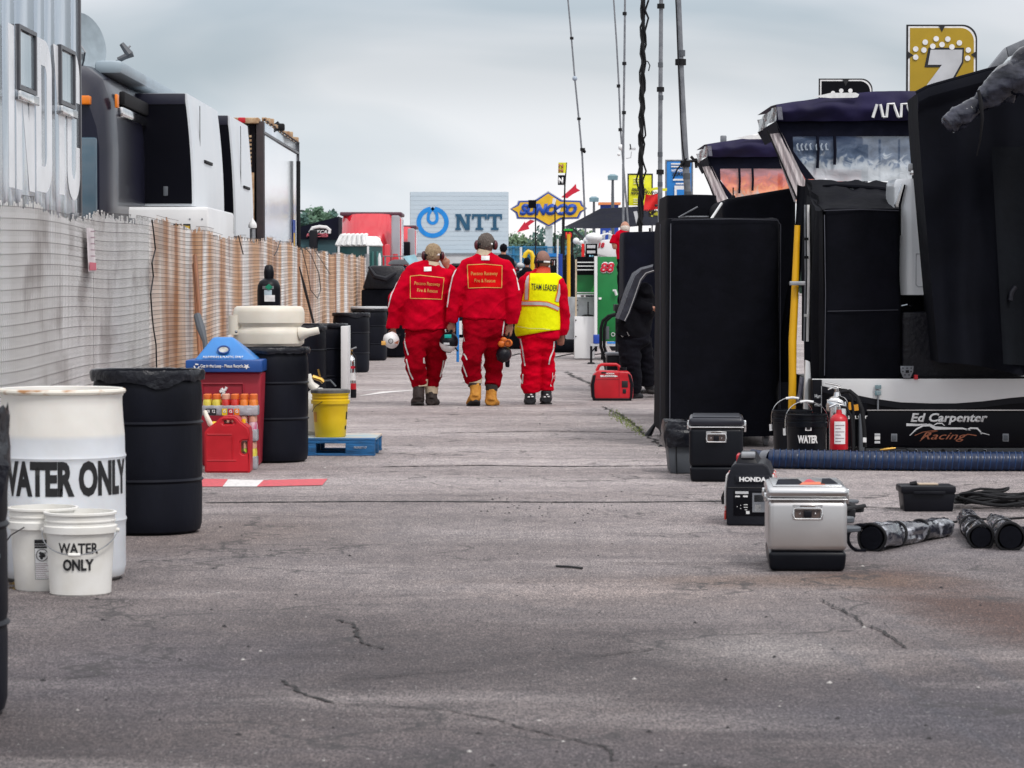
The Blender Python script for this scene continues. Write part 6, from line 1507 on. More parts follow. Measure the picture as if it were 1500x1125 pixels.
def dr2(u, v):                              # side return of the curtain going back
	a_ = dr(0, v); return V(a_.x + .05 * u, a_.y + .9 * u, a_.z + .0 * u)
MB().grid(dr2, 6, 30).ob('side_return', curtm, cu)
top_ = [dr(u / 20, 0) for u in range(21)]
MB().tube([p + V(0, .02, .004) for p in top_], .018, 8).ob('top_hem', curtm, cu)
def dr3(u, v):
	px = 1452 + 190 * u; py = 215 + v * (318 + 14 * u); p = P(px + 16 * v, py, Yd_ - .09)
	return V(p.x, Yd_ - .09 - .05 * math.sin(u * 20 + 1) * (.3 + v) - .03 * noise.noise(V(u * 6, v * 3, 8)), p.z)
MB().grid(dr3, 50, 30).ob('front_layer', mat('curtain_cloth_b', (.0055, .0068, .0095), (.0035, .0042, .006), rough=.9, scale=3, bump=.2, bscale=20, spec=.12), cu)
pl_ = [dr(.14 + .0, .55), dr(.14, .8), dr(.142, .96)]
cn_ = P(1385, 460, Yd_ - .1)
def conn(px, py, ang):
	c = P(px, py, Yd_ - .15); return c
p = P(1488, 420, Yd_ - .13); MB().tube([p, P(1482, 428, Yd_ - .13), P(1480, 440, Yd_ - .13)], .02, 8).ob('buckle', M_('leather_black'), cu)
bm_ = thing('grey_beam', 'bent grey metal beam above the black curtain in the upper right corner', 'beam', (P(1480, 80, 22).x, 22, 2.6))
MB().prism([P(*k, 21.9) for k in ((1445, 104), (1451, 115), (1477, 84), (1474, 69))], V(0, .12, 0)).ob('beam', ALU, bm_, bevel=.006)
MB().prism([P(*k, 21.9) for k in ((1474.4, 68.6), (1477.4, 83.6), (1620, 22), (1620, 5))], V(0, .12, 0)).ob('beam', ALU, bm_, bevel=.006)
a = P(1620, 20, 21.96); MB().tube([(a.x, 21.96, 0), (a.x, 21.96, a.z + .05)], .04, 10).ob('post', ALU, bm_)
pw = thing('wrapped_boom', 'boom arm wrapped in crinkled clear plastic hanging over the black curtain', 'boom', (P(1440, 150, 21.2).x, 21.2, 2.4))
def wtube(pts, rad, seed, nm, m='pvc_wrap', mat_=None):
	n = 60; seg = 28; vs = []; P_ = [P(*k, 21.15) for k in pts]
	def at(t):
		f = t * (len(P_) - 1); i = min(int(f), len(P_) - 2); w = f - i; w2 = w; return P_[i].lerp(P_[i + 1], w2), rad[i] + (rad[i + 1] - rad[i]) * w
	for i in range(n + 1):
		t = i / n; c, r = at(t); c2, _ = at(min(1, t + .01)); c1, _ = at(max(0, t - .01)); d = (c2 - c1).normalized()
		a_ = V(0, 1, 0); b2 = d.cross(a_).normalized()
		for k in range(seg):
			w = 2 * math.pi * k / seg; rr = r * (1 + .13 * noise.noise(V(math.cos(w) * 1.6 + seed, math.sin(w) * 1.6, t * 7)) + .07 * noise.noise(V(math.cos(w) * 4 + seed, math.sin(w) * 4, t * 18)))
			vs.append(c + (a_ * math.cos(w) + b2 * math.sin(w)) * rr)
	fs = [(i * seg + k, i * seg + (k + 1) % seg, (i + 1) * seg + (k + 1) % seg, (i + 1) * seg + k) for i in range(n) for k in range(seg)] + [tuple(range(seg)), tuple(n * seg + k for k in range(seg))]
	return MB().add(vs, fs).ob(nm, M_(m), pw)
wtube([(1384, 186), (1389, 182), (1405, 172), (1434, 152)], [.035, .075, .088, .066], 1, 'wrapped_end', 'wrap_bag')
wtube([(1433, 153), (1450, 140), (1475, 118), (1500, 112), (1530, 112)], [.066, .10, .13, .15, .16], 3, 'wrapped_arm', 'wrap_bag')
wtube([(1476, 150), (1484, 110), (1505, 88), (1530, 80)], [.05, .09, .10, .10], 6, 'wrapped_arm', 'wrap_bag')
MB().tube([P(1433, 132, 21.05), P(1437, 150, 21.04), P(1439, 175, 21.05), P(1436, 205, 21.1), P(1431, 228, 21.2)], [.012, .016, .012, .006, .004], 8).ob('tie_strap', RUB, pw)
MB().torus(P(1434, 152, 21.15), .075, .010, 20, 6, 'X').ob('tie_strap', RUB, pw)
def mast(pts, Y, rad, m, label, collars=(), segs=10, cable=False, extra=None):
	P_ = [P(*k, Y) for k in pts]; d = (P_[-1] - P_[-2]).normalized(); k = P_[-1].z / -d.z; foot = P_[-1] + d * k
	t = thing('mast', label, 'mast', (foot.x, Y, 0), group='masts rising along the pit wall')
	d0 = (P_[0] - P_[1]).normalized(); P_ = [P_[0] + d0 * 1.5] + P_ + [foot]
	n = len(P_)
	MB().tube(P_, [rad * (.8 + .3 * i / (n - 1)) for i in range(n)], 14).ob('pole', M_(m), t)
	for px, py, rr in collars:
		c = P(px, py, Y); MB().tube([c - V(0, 0, .03), c + V(0, 0, .03)], rad * rr, 12).ob('collar', M_('rubber' if rr > 1.3 else 'tote_grey'), t)
	MB().lathe([(.16, 0), (.16, .02), (.05, .03)], (foot.x, Y, 0), 16).ob('foot_plate', GAL, t)
	return t, P_
m4, _ = mast([(993.5, 0), (998, 120), (1003, 220), (1010, 320)], 28.5, .034, 'alu_grey', 'thick grey mast leaning left, in front of the black covers', ((997, 91, 1.6), (998, 78, 1.15), (1004, 240, 1.5), (1006, 258, 1.1), (1007.5, 285, 1.1)))
MB().tube([P(x, y, 28.44) for x, y in ((990, 0), (992, 40), (993.5, 88), (996, 130), (997, 180), (1000, 215), (1003, 238))], .007, 6).ob('cable', RUB, m4)
MB().tube([P(x, y, 28.44) for x, y in ((1006, 232), (992, 248), (986, 262))], .008, 6).ob('cable', RUB, m4)
m3, _ = mast([(968.5, 0), (967.5, 130), (967, 250), (967, 300)], 37.0, .030, 'alu_grey', 'upright grey sectional mast between the black cabled one and the leaning one', ((968, 9, 1.6), (967.5, 131, 1.6), (967, 252, 1.6), (967.5, 95, 1.1), (967, 226, 1.1), (967, 270, 1.1), (968, 143, 1.1)))
m2, P2 = mast([(943, 0), (942, 60), (941, 140), (939.5, 220), (938, 330)], 44.0, .030, 'rubber', 'black mast wrapped in cables with a loose curl of wire', ())
rnd = random.Random(4)
for s_ in range(3):
	pts = []
	for i in range(26):
		f = i / 25; px = 943 - 5 * f; py = 330 * f; a_ = f * 22 + s_ * 2.2 + rnd.uniform(-.4, .4); rr_ = .045 + (.03 if rnd.random() < .15 else 0)
		c = P(px, py, 44.0); pts.append(c + V(rr_ * math.cos(a_), rr_ * math.sin(a_), 0))
	MB().tube(pts, .015, 6).ob('cable', RUB, m2)
MB().tube([P(x, y, 43.9) for x, y in ((944, 89), (949, 90), (952, 96), (950, 104))], .010, 6).ob('cable_curl', RUB, m2)
m5, _ = mast([(915.5, 0), (915, 60), (914, 140), (913, 200), (913, 300)], 54.0, .022, 'alu_grey', 'thin grey mast standing upright left of the black cabled mast', ((915, 20, 1.8), (914.5, 93, 1.8), (914, 165, 1.8)))
m6, _ = mast([(899, 0), (903, 60), (906.5, 125), (909, 190), (911, 215)], 56.0, .018, 'alu_grey', 'thin mast with white balls leaning against its upright neighbour', ((906, 126, 2), (908.5, 190, 2)))
for x, y, r in ((910, 216, .06), (906.5, 226, .035)): MB().sphere(P(x, y, 55.9), r, 14, 10).ob('white_ball', WP, m6)
mb = MB(); mb.tube([P(917, 232, 54), P(924, 231, 54), P(925, 222, 54)], .010, 6); mb.box(tuple(P(922, 219.5, 54.0)), tuple(P(931, 217, 54.1))); mb.ob('weather_sensor', CLP, m5)
MB().tube([P(923, 211, 54), P(924, 218, 54)], .012, 6).ob('sensor_cup', RUB, m5)
m1, _ = mast([(832, 0), (837, 55), (842, 115), (848, 175), (853, 230), (856, 300)], 68.0, .022, 'alu_grey', 'leftmost thin leaning mast with a small ball halfway up', ((837.5, 56, 2), (848, 174, 2)))
MB().sphere(P(842, 115, 67.9), .06, 14, 10).ob('white_ball', mat('ball_blue', (.34, .40, .48), rough=.4), m1)
MB().box(tuple(P(850, 221, 67.9)), tuple(P(857, 217, 68))).ob('sensor_arm', RUB, m1); MB().sphere(P(856, 222, 68), .04, 8, 6).ob('sensor', RUB, m1)
# ================================================================ RIGHT FOREGROUND PROPS
def cooler(px, py, wpx, label, rot, body, lidm, basem, h=.44, L_=.58, W_=None, lidprint=False, group='steel sided coolers'):
	g = G(px, py); s_ = F / g.y; W = wpx / s_
	t = thing('cooler', label, 'cooler', (P(px, py, g.y + L_ / 2).x, g.y + L_ / 2, 0), rot, group=group)
	def bx(x0, x1, y0, y1, z0, z1, nm, m, par, bev, bs=3):
		mb = MB().box((x0, y0, z0), (x1, y1, z1)); return mb.ob(nm, m, par, bevel=bev, bseg=bs, world=False)
	w, l = W / 2, L_ / 2
	def taper(x, y, z0, z1, k, nm, m, bev):
		lo_ = [V(-x * k, -y * k, z0), V(x * k, -y * k, z0), V(x * k, y * k, z0), V(-x * k, y * k, z0)]; hi_ = [V(-x, -y, z1), V(x, -y, z1), V(x, y, z1), V(-x, y, z1)]
		return MB().hexa(lo_, hi_).ob(nm, m, t, bevel=bev, bseg=4, world=False)
	taper(w * .97, l * .97, 0, h * .235, .95, 'base', M_(basem), .022)
	bdy = bx(-w * .975, w * .975, -l * .975, l * .975, h * .232, h * .83, 'body', M_(body), t, .030, 4)
	bx(-w * .985, w * .985, -l * .985, l * .985, h * .828, h * .852, 'rim_band', CHR, t, .01)
	lid = bx(-w, w, -l, l, h * .853, h * .985, 'lid', M_(lidm), t, .026, 4)
	bx(-w * .86, w * .86, -l * .92, l * .92, h * .984, h * 1.0, 'lid_panel', M_(lidm), t, .008)
	if lidprint:
		for i, (u0, u1, v0, v1, m_) in enumerate(((-.78, -.05, -.78, .6, 'navy_dark'), (-.2, .45, -.8, -.1, 'paint_orange'), (-.05, .25, -.2, .5, 'sign_red'), (.35, .78, -.6, .7, 'navy_dark'))):
			MB().add([V(w * u0, l * v0, h * 1.001 + .0006 * i), V(w * u1, l * (v0 + .05), h * 1.001 + .0006 * i), V(w * (u1 - .1), l * v1, h * 1.001 + .0006 * i), V(w * (u0 + .12), l * (v1 - .1), h * 1.001 + .0006 * i)], [(0, 1, 2, 3)]).ob('lid_print', M_(m_), lid, smooth=False, world=False)
	hz, hw, hh = h * .69, W * .185, h * .085
	y = -l * .975
	bx(-hw, hw, y - .004, y + .002, hz - hh, hz + hh * 1.05, 'handle_plate', M_('steel'), t, .002, 1)
	bx(-hw * .86, hw * .86, y - .0065, y - .003, hz - hh * .75, hz + hh * .42, 'handle_cup', M_('cup_dark'), t, .002, 1)
	bx(-hw * .26, hw * .26, y - .020, y - .007, hz - hh * .66, hz + hh * .28, 'handle_grip', M_('black_plastic'), t, .004)
	for s2 in (-1, 1): bx(s2 * hw * .5 - .005, s2 * hw * .5 + .005, y - .010, y - .006, hz - hh * .3, hz + hh * .0, 'rivet', CHR, t, .002, 1)
	loop = [V(-hw * .92, y - .014, hz + hh * .45), V(-hw * .98, y - .016, hz - hh * .3), V(-hw * .85, y - .018, hz - hh * .86), V(hw * .85, y - .018, hz - hh * .86), V(hw * .98, y - .016, hz - hh * .3), V(hw * .92, y - .014, hz + hh * .45), V(hw * .8, y - .014, hz + hh * .62), V(-hw * .8, y - .014, hz + hh * .62), V(-hw * .92, y - .014, hz + hh * .45)]
	MB().tube(loop, .0048, 8).ob('handle_bail', CHR, t, world=False)
	bx(-hw * .5, hw * .5, y - .009, y - .004, hz + hh * .78, hz + hh * .95, 'handle_slot', M_('cup_dark'), t, .001, 1)
	for yy in (-.6, .5):
		bx(-w - .012, -w + .004, l * yy - .03, l * yy + .03, h * .80, h * .90, 'hinge', CHR, t, .004)
	bx(w - .004, w + .018, -l * .12, l * .12, h * .74, h * .92, 'latch', CHR, t, .006)
	return t
mat('paint_orange', (.75, .14, .03), rough=.4); mat('cup_dark', (.05, .035, .035), (.10, .07, .06), rough=.35, scale=30)
mat('cooler_black', (.0045, .0055, .009), (.003, .004, .007), spec=.2, rough=.35, scale=4)
mat('lid_black', (.014, .016, .026), (.01, .011, .02), rough=.32, scale=5)
def brushed():
	m = mat('brushed_steel', (.63, .615, .61), (.53, .515, .51), rough=.34, metal=1.0, scale=2.0, stretch=(1, 1, 1), rvar=.06, bump=.03, bscale=5)
	return m
brushed()
cl = cooler(1179, 838, 119, 'brushed steel cooler with a black base, nearest cooler on the asphalt', R(-3.5), 'brushed_steel', 'steel', 'cooler_black', h=.405, L_=.60, lidprint=True)
scuffm = mat('dent_smudge', (.16, .13, .12), rough=.5, metal=.6)
cl2 = cooler(1049, 706.5, 81, 'black cooler with a silver rim line beside the grey tote', R(-4), 'cooler_black', 'lid_black', 'cooler_black', h=.445, L_=.60)
Yo = 20.3; a, b_ = P(980, 690, Yo), P(1009, 690, Yo)
to = thing('grey_tote', 'grey plastic tote with a black bag folded over its rim behind the black cooler', 'tote', ((a.x + b_.x) / 2 + .05, Yo + .15, 0))
zt = zpx(648, F / Yo); x0, x1 = a.x, b_.x + .1
MB().hexa([V(x0 + .01, Yo + .01, 0), V(x1, Yo + .01, 0), V(x1, Yo + .38, 0), V(x0 + .01, Yo + .38, 0)], [V(x0 - .012, Yo, zt), V(x1, Yo, zt), V(x1, Yo + .40, zt), V(x0 - .012, Yo + .40, zt)]).ob('tub', TG, to, bevel=.015)
MB().tube([V(x0 + .055, Yo - .003, .0), V(x0 + .048, Yo - .004, zt)], .004, 5).ob('moulded_line', RUB, to)
def bagf(u, v):
	w = 2 * math.pi * u; e = .35; c_, s_ = math.cos(w), math.sin(w); q = 1.0 if v < .75 else (1 - (v - .75) / .25)
	rx = (x1 - x0) / 2 + .03; cx = (x0 + x1) / 2
	zt2 = zpx(617, F / Yo)
	z = (zt - .035) + (zt2 - zt + .03) * min(1, v / .75) + .02 * noise.noise(V(c_ * 3, s_ * 3, v * 4))
	k = (1.03 + .05 * noise.noise(V(c_ * 3, s_ * 3, v * 5)) + .04 * math.sin(math.pi * min(1, v / .75)) - .10 * max(0, v - .45)) * q
	return V(cx + rx * math.copysign(abs(c_) ** e, c_) * k, Yo + .2 + .22 * math.copysign(abs(s_) ** e, s_) * k, z)
MB().grid(bagf, 56, 24).ob('bag', M_('bag_plastic'), to)
Yh = 15.95; sh = F / Yh
gen = thing('generator', 'dark portable generator with white lettering and red sides behind the steel cooler', 'generator', (P(1106, 760, Yh).x, Yh + .25, 0), R(-7), group='portable generators')
def gpt(u, v, y): return V(u, y, v)
wg, hg, lg = .128, .355, .25
prof = [(-1, .03), (-.97, .0), (.97, .0), (1, .03), (1.0, .62), (.93, .80), (.80, .93), (.62, .985), (-.62, .985), (-.80, .93), (-.93, .80), (-1, .62)]
mg = mat('gen_dark', (.012, .013, .019), (.009, .010, .015), spec=.2, rough=.45, scale=5, bump=.1, bscale=60)
MB().prism([V(wg * u, -lg, hg * v) for u, v in prof], V(0, 2 * lg, 0)).ob('body', mg, gen, bevel=.012, bseg=3, world=False)
for s2 in (-1, 1):
	MB().prism([V(s2 * (wg * 1.0 + .003), -lg + .03, .03), V(s2 * (wg + .003), lg - .03, .03), V(s2 * (wg + .003), lg - .04, hg * .55), V(s2 * (wg * .95), lg - .05, hg * .80), V(s2 * (wg * .95), -lg + .04, hg * .80), V(s2 * (wg + .003), -lg + .03, hg * .55)], V(s2 * .012, 0, 0)).ob('side_cover', mat('gen_side', (.62, .60, .59), (.60, .04, .03), rough=.35, scale=10, lo=.47, hi=.52), gen, bevel=.008, world=False)
MB().hexa([V(-wg * .62, -lg + .01, hg * .97), V(wg * .40, -lg + .01, hg * .97), V(wg * .40, lg - .06, hg * .97), V(-wg * .62, lg - .06, hg * .97)], [V(-wg * .45, -lg + .05, hg * 1.13), V(wg * .18, -lg + .05, hg * 1.13), V(wg * .18, lg - .14, hg * 1.13), V(-wg * .45, lg - .14, hg * 1.13)]).ob('handle', M_('black_plastic'), gen, bevel=.008, world=False)
MB().box((-wg * .38, -lg + .02, hg * 1.06), (wg * .22, -lg + .12, hg * 1.15)).ob('handle_cap', GAL, gen, bevel=.006, world=False)
MB().box((-wg * .62, -lg + .10, hg * .96), (-wg * .48, -lg + .3, hg * 1.10)).ob('side_trim', M_('red_plastic'), gen, bevel=.006, world=False)
MB().tube([V(-wg * .95, -lg - .003, hg * .60), V(wg * .95, -lg - .003, hg * .60)], .003, 6).ob('panel_joint', LB, gen, world=False)
MB().box((-wg * .70, -lg - .004, hg * .16), (wg * .85, -lg + .0, hg * .56)).ob('control_panel', M_('cart_black'), gen, bevel=.004, world=False)
def gtext(s, x, z, h, w, m='letter_white', bold=.03):
	me = text_mesh(s, 1.0, bold); xs = [v.co.x for v in me.vertices]; k = w / (max(xs) - min(xs)); kz_ = h / .73
	for v in me.vertices: v.co = V(x + (v.co.x - min(xs)) * k - w / 2, -lg - .0135, z + v.co.y * kz_)
	me.materials.append(M_(m)); o = bpy.data.objects.new('lettering', me); col.objects.link(o); o.parent = gen; return o
MB().box((-wg * .62, -lg - .012, hg * .68), (wg * .86, -lg + .01, hg * .80)).ob('name_plate', mg, gen, bevel=.004, world=False)
gtext('HONDA', .018, hg * .705, .024, .150, bold=.05)
for (x0, x1, z0, z1, m_) in ((-.62, -.05, .505, .545, 'cloud_print'), (-.62, -.42, .455, .475, 'letter_white'), (-.28, -.08, .455, .48, 'letter_white'), (.12, .72, .22, .52, 'alu_grey'), (.2, .62, .38, .49, 'rubber'), (.24, .5, .24, .34, 'letter_white'), (-.15, .0, .19, .235, 'letter_white'), (-.4, -.37, .32, .33, 'letter_white'), (-.4, -.37, .27, .28, 'letter_white'), (-.25, -.08, .33, .34, 'letter_white'), (-.25, -.08, .29, .30, 'letter_white'), (-.2, -.1, .25, .26, 'letter_white'), (-.55, -.52, .3, .31, 'letter_white')):
	MB().box((wg * x0, -lg - .0085, hg * z0), (wg * x1, -lg - .003, hg * z1)).ob('panel_mark', M_(m_), gen, world=False)
for xx in (-.09, .09):
	for yy in (-.2, .2): MB().box((xx - .02, yy - .02, -.0), (xx + .02, yy + .02, .01)).ob('foot', RUB, gen, world=False)
MB().tube([V(-wg - .01, -lg + .1, hg * .52), V(-wg - .025, -lg + .1, hg * .42), V(-wg - .02, -lg + .1, hg * .32)], .012, 8).ob('pull_handle', RUB, gen, world=False)
sd_ = thing('stand_feet', 'cluster of dark pads and tubes poking out behind the steel cooler', 'stand', (P(1250, 760, 15.0).x, 15.0, 0))
for i, (cx, cy, Y, rx, hgt, m_) in enumerate(((1236, 771, 14.2, .085, .025, 'cooler_grey'), (1243, 732, 16.6, .06, .02, 'tote_grey'), (1240, 745, 15.8, .05, .05, 'rubber'), (1250, 742, 16, .06, .03, 'rubber'), (1238, 757, 15.1, .05, .03, 'tote_grey'))):
	mat('cooler_grey', (.06, .07, .085), rough=.4)
	c = P(cx, cy, Y); z0 = max(0.002, c.z - hgt)
	MB().lathe([(rx * .9, z0), (rx, z0 + .006), (rx, z0 + hgt - .006), (rx * .9, z0 + hgt)], (c.x, Y, 0), 24).ob('pad', M_(m_), sd_)
MB().tube([P(1236, 738, 16.3), P(1246, 743, 16.2), P(1254, 745, 16.1)], [.02, .03, .02], 8).ob('knob', RUB, sd_)
MB().tube([P(1230, 748, 15.6), P(1266, 741, 16.0)], .012, 8).ob('tube', RUB, sd_)
MB().tube([V(P(1240, 770, 15).x, 15, .0), V(P(1240, 740, 15).x, 15.3, .15), V(P(1238, 735, 16).x, 16.4, .05)], .012, 8).ob('tube', RUB, sd_)
Yq = 16.95; sq = F / Yq; a, b_ = P(1322, 745, Yq), P(1399, 745, Yq)
tb = thing('toolbox', 'low black toolbox on the asphalt beside the coiled cables', 'toolbox', ((a.x + b_.x) / 2, Yq + .1, 0), group=None)
zt = zpx(712, sq)
MB().hexa([V(a.x + .012, Yq, 0), V(b_.x - .012, Yq, 0), V(b_.x - .012, Yq + .2, 0), V(a.x + .012, Yq + .2, 0)], [V(a.x, Yq - .01, zt - .04), V(b_.x, Yq - .01, zt - .04), V(b_.x, Yq + .21, zt - .04), V(a.x, Yq + .21, zt - .04)]).ob('box', M_('black_plastic'), tb, bevel=.008)
MB().box((a.x - .012, Yq - .02, zt - .045), (b_.x + .004, Yq + .22, zt)).ob('lid', M_('black_plastic'), tb, bevel=.012)
MB().box((a.x + .06, Yq - .028, zt - .05), (b_.x - .06, Yq - .018, zt - .03)).ob('lip', M_('black_plastic'), tb, bevel=.004)
MB().tube([V(P(1335, 710, Yq).x, Yq + .06, zt + .005), V(P(1345, 710, Yq).x, Yq + .06, zt + .012)], .014, 8).ob('handle', RUB, tb)
tag(MB().box((P(1347, 710, Yq).x, Yq + .04, zt + .001), (P(1376, 710, Yq).x, Yq + .12, zt + .010)).ob('paper', mat('kraft', (.50, .40, .30), rough=.8), bevel=.002), 'tan slip lying on the lid of the black toolbox', 'paper')
cc = thing('cable_coil', 'loosely coiled black cables lying right of the toolbox', 'cable', (P(1450, 735, 17.3).x, 17.3, 0))
rnd = random.Random(12)
for i in range(16):
	xl_, xr_ = P(1396 + rnd.uniform(0, 12), 730, 17.3).x, P(1500 + rnd.uniform(-22, 60), 730, 17.3).x; y0 = 17.0 + rnd.uniform(0, .55); z0 = .012 + rnd.uniform(0, .075)
	pts = []
	for k in range(22):
		w = 2 * math.pi * k / 21; cx, rx = (xl_ + xr_) / 2, (xr_ - xl_) / 2
		pts.append(V(cx + rx * math.cos(w), y0 + .10 * math.sin(w) + .02 * math.sin(3 * w + i), z0 * (.4 + .6 * abs(math.sin(w / 2 + i))) + .010 + .015 * math.sin(w * 2 + i) ** 2))
	MB().tube(pts, .0085, 6, cap=False).ob('cable', RUB, cc)
tag(MB().tube([G(1375, 768) + V(0, 0, .007), G(1400, 766) + V(0, 0, .007), G(1430, 762) + V(0, 0, .007), G(1470, 762) + V(0, 0, .007), G(1500, 760) + V(0, 0, .007), G(1540, 759) + V(0, 0, .007)], .007, 6).ob('floor_cable', RUB), 'single black cable running between the plastic rolls', 'cable')
mat('roll_film', (.44, .45, .50), (.022, .023, .035), rough=.14, scale=11, bump=.9, bscale=16, coat=.8, rvar=.06, lo=.52, hi=.66)  # pale patches in the colour stand for highlights on the film
def roll(p0, p1, r0, r1, label, seed, straps=((.45,),), open_=True):
	p0, p1 = V(*p0), V(*p1); t = thing('plastic_roll', label, 'roll', (p0.x, p0.y, 0), group='rolled bundles of plastic sheeting')
	d = (p1 - p0).normalized(); a_ = d.cross(V(0, 0, 1)).normalized(); u_ = a_.cross(d)
	n, seg = 44, 36; vs = []
	for i in range(n + 1):
		f = i / n; c = p0.lerp(p1, f); r = r0 + (r1 - r0) * f
		for (fs_,) in straps: r *= 1 - .13 * math.exp(-((f - fs_) / .03) ** 2)
		for k in range(seg):
			w = 2 * math.pi * k / seg
			rr = r * (1 + .26 * noise.noise(V(math.cos(w) * 1.5 + seed, math.sin(w) * 1.5, f * 4)) + .13 * noise.noise(V(math.cos(w) * 4 + seed, math.sin(w) * 4, f * 12)))
			p = c + (a_ * math.cos(w) + u_ * math.sin(w)) * rr; p.z = max(p.z, .002 + .003 * abs(math.sin(k)))
			vs.append(p)
	fs = [(i * seg + k, i * seg + (k + 1) % seg, (i + 1) * seg + (k + 1) % seg, (i + 1) * seg + k) for i in range(n) for k in range(seg)] + [tuple(n * seg + k for k in range(seg))]
	MB().add(vs, fs).ob('film', M_('roll_film'), t)
	c = p0 - d * .012
	MB().tube([c, c + d * .04], [r0 * .80, r0 * .86], 28).ob('core', BF, t)
	sp = [c - d * .006 + (a_ * math.cos(w) + u_ * math.sin(w)) * (r0 * (.10 + .68 * w / 18.0)) for w in [i * .45 for i in range(41)]][12:34]
	rim = [p0 + (a_ * math.cos(w) + u_ * math.sin(w)) * r0 * (1.02 + .04 * math.sin(3 * w + seed)) for w in [2 * math.pi * i / 32 for i in range(33)]]
	for q_ in rim: q_.z = max(q_.z, .006)
	MB().tube(rim, .008, 6).ob('hem', RUB, t)
	for (fs_,) in straps:
		cc_ = p0.lerp(p1, fs_); r = (r0 + (r1 - r0) * fs_) * .97
		rg = [cc_ + (a_ * math.cos(w) + u_ * math.sin(w)) * r + d * .02 * math.sin(w) for w in [2 * math.pi * i / 28 for i in range(29)]]
		for q_ in rg: q_.z = max(q_.z, .006)
		MB().tube(rg, .008, 6).ob('strap', RUB, t)
	return t, a_, u_, d
def at_ground(px, py, r): g = G(px, py); return (P(px, py, g.y).x, g.y, r)
g0 = G(1275, 810);
rl, a_, u_, d_ = roll((P(1277, 800, 14.45).x, 14.45, .066), (P(1385, 778, 15.35).x, 15.35, .045), .072, .052, 'long crumpled plastic roll lying beside the steel cooler', 1, ((.30,), (.62,)))
MB().torus((P(1262, 790, 14.4).x, 14.42, .07), .066, .009, 28, 8, 'Y', (R(70), R(290))).ob('loose_hem', BF, rl)
roll((P(1437, 800, 14.6).x, 14.6, .058), (P(1418, 760, 15.7).x, 15.75, .05), .062, .058, 'middle plastic roll with its open black end facing the lane', 5, ((.25,), (.6,)))
roll((P(1480, 800, 14.5).x, 14.5, .066), (P(1457, 766, 15.6).x, 15.6, .05), .070, .05, 'plastic roll nearest the right edge, with black fabric trailing', 9, ((.35,),))
MB().tube([V(P(1488, 780, 15).x, 15, .06), V(P(1500, 782, 15).x, 15.0, .04), V(P(1530, 790, 15).x, 15.0, .03)], [.02, .04, .05], 8).ob('trailing_fabric', BF, bpy.data.objects['plastic_roll.002'])
hs = thing('ribbed_hose', 'thick blue ribbed ventilation hose lying across the asphalt in front of the cart', 'hose', (P(1300, 690, 20.7).x, 20.7, 0))
hp = [(P(1128, 676, 20.9).x, 20.9), (P(1160, 678, 20.85).x, 20.85), (P(1250, 680, 20.7).x, 20.7), (P(1350, 680, 20.6).x, 20.6), (P(1500, 680, 20.6).x, 20.6), (P(1640, 680, 20.65).x, 20.65)]
rH = .066
def hpos(f):
	i = min(int(f), len(hp) - 2); w = f - i; return V(hp[i][0] + (hp[i + 1][0] - hp[i][0]) * w, hp[i][1] + (hp[i + 1][1] - hp[i][1]) * w, rH + .006)
L_ = hp[-1][0] - hp[0][0]; npt = int(L_ / .0065); pts, rads = [], []
for i in range(npt + 1):
	x = hp[0][0] + L_ * i / npt
	for (xa, ya_), (xb, yb_) in zip(hp[:-1], hp[1:]):
		if xa - 1e-6 <= x <= xb + 1e-6: yy = ya_ + (yb_ - ya_) * (x - xa) / (xb - xa)
	pts.append(V(x, yy + .01 * math.sin(x * 3), rH + .004)); ph = (x / .045) % 1; rads.append(rH * (1 + .07 * abs(math.cos(math.pi * ph)) ** .6 - .02))
mb = MB().use(M_('hose_blue')).tube(pts, rads, 22); mb.ob('hose', None, hs)
mb = MB(); x = hp[0][0] + .02; k = 0
rib = MB().torus((0, 0, 0), rH * 1.05, .0045, 24, 5, 'X').ob('hose_rib', M_('hose_blue_ridge'), hs, world=False)
inv = wm(hs).inverted(); first = True
while x < hp[-1][0]:
	for (xa, ya_), (xb, yb_) in zip(hp[:-1], hp[1:]):
		if xa - 1e-6 <= x <= xb + 1e-6: yy = ya_ + (yb_ - ya_) * (x - xa) / (xb - xa)
	o = rib if first else rib.copy()
	if not first: col.objects.link(o); o.parent = hs
	first = False
	o.location = inv @ V(x, yy + .01 * math.sin(x * 3), rH + .006); o.rotation_euler = (0, R(4), R(-3)); x += .045
q = [V(P(1100, 668, 21.0).x, 21.0, .09), V(P(1118, 668, 20.95).x, 20.95, .075), V(P(1130, 676, 20.9).x, 20.9, .068)]
MB().tube(q, [.045, .05, .07], 16).ob('hose_cuff', M_('hose_blue'), hs); MB().tube(q[1:], [.056, .072], 16).ob('clamp_band', ALU, hs)
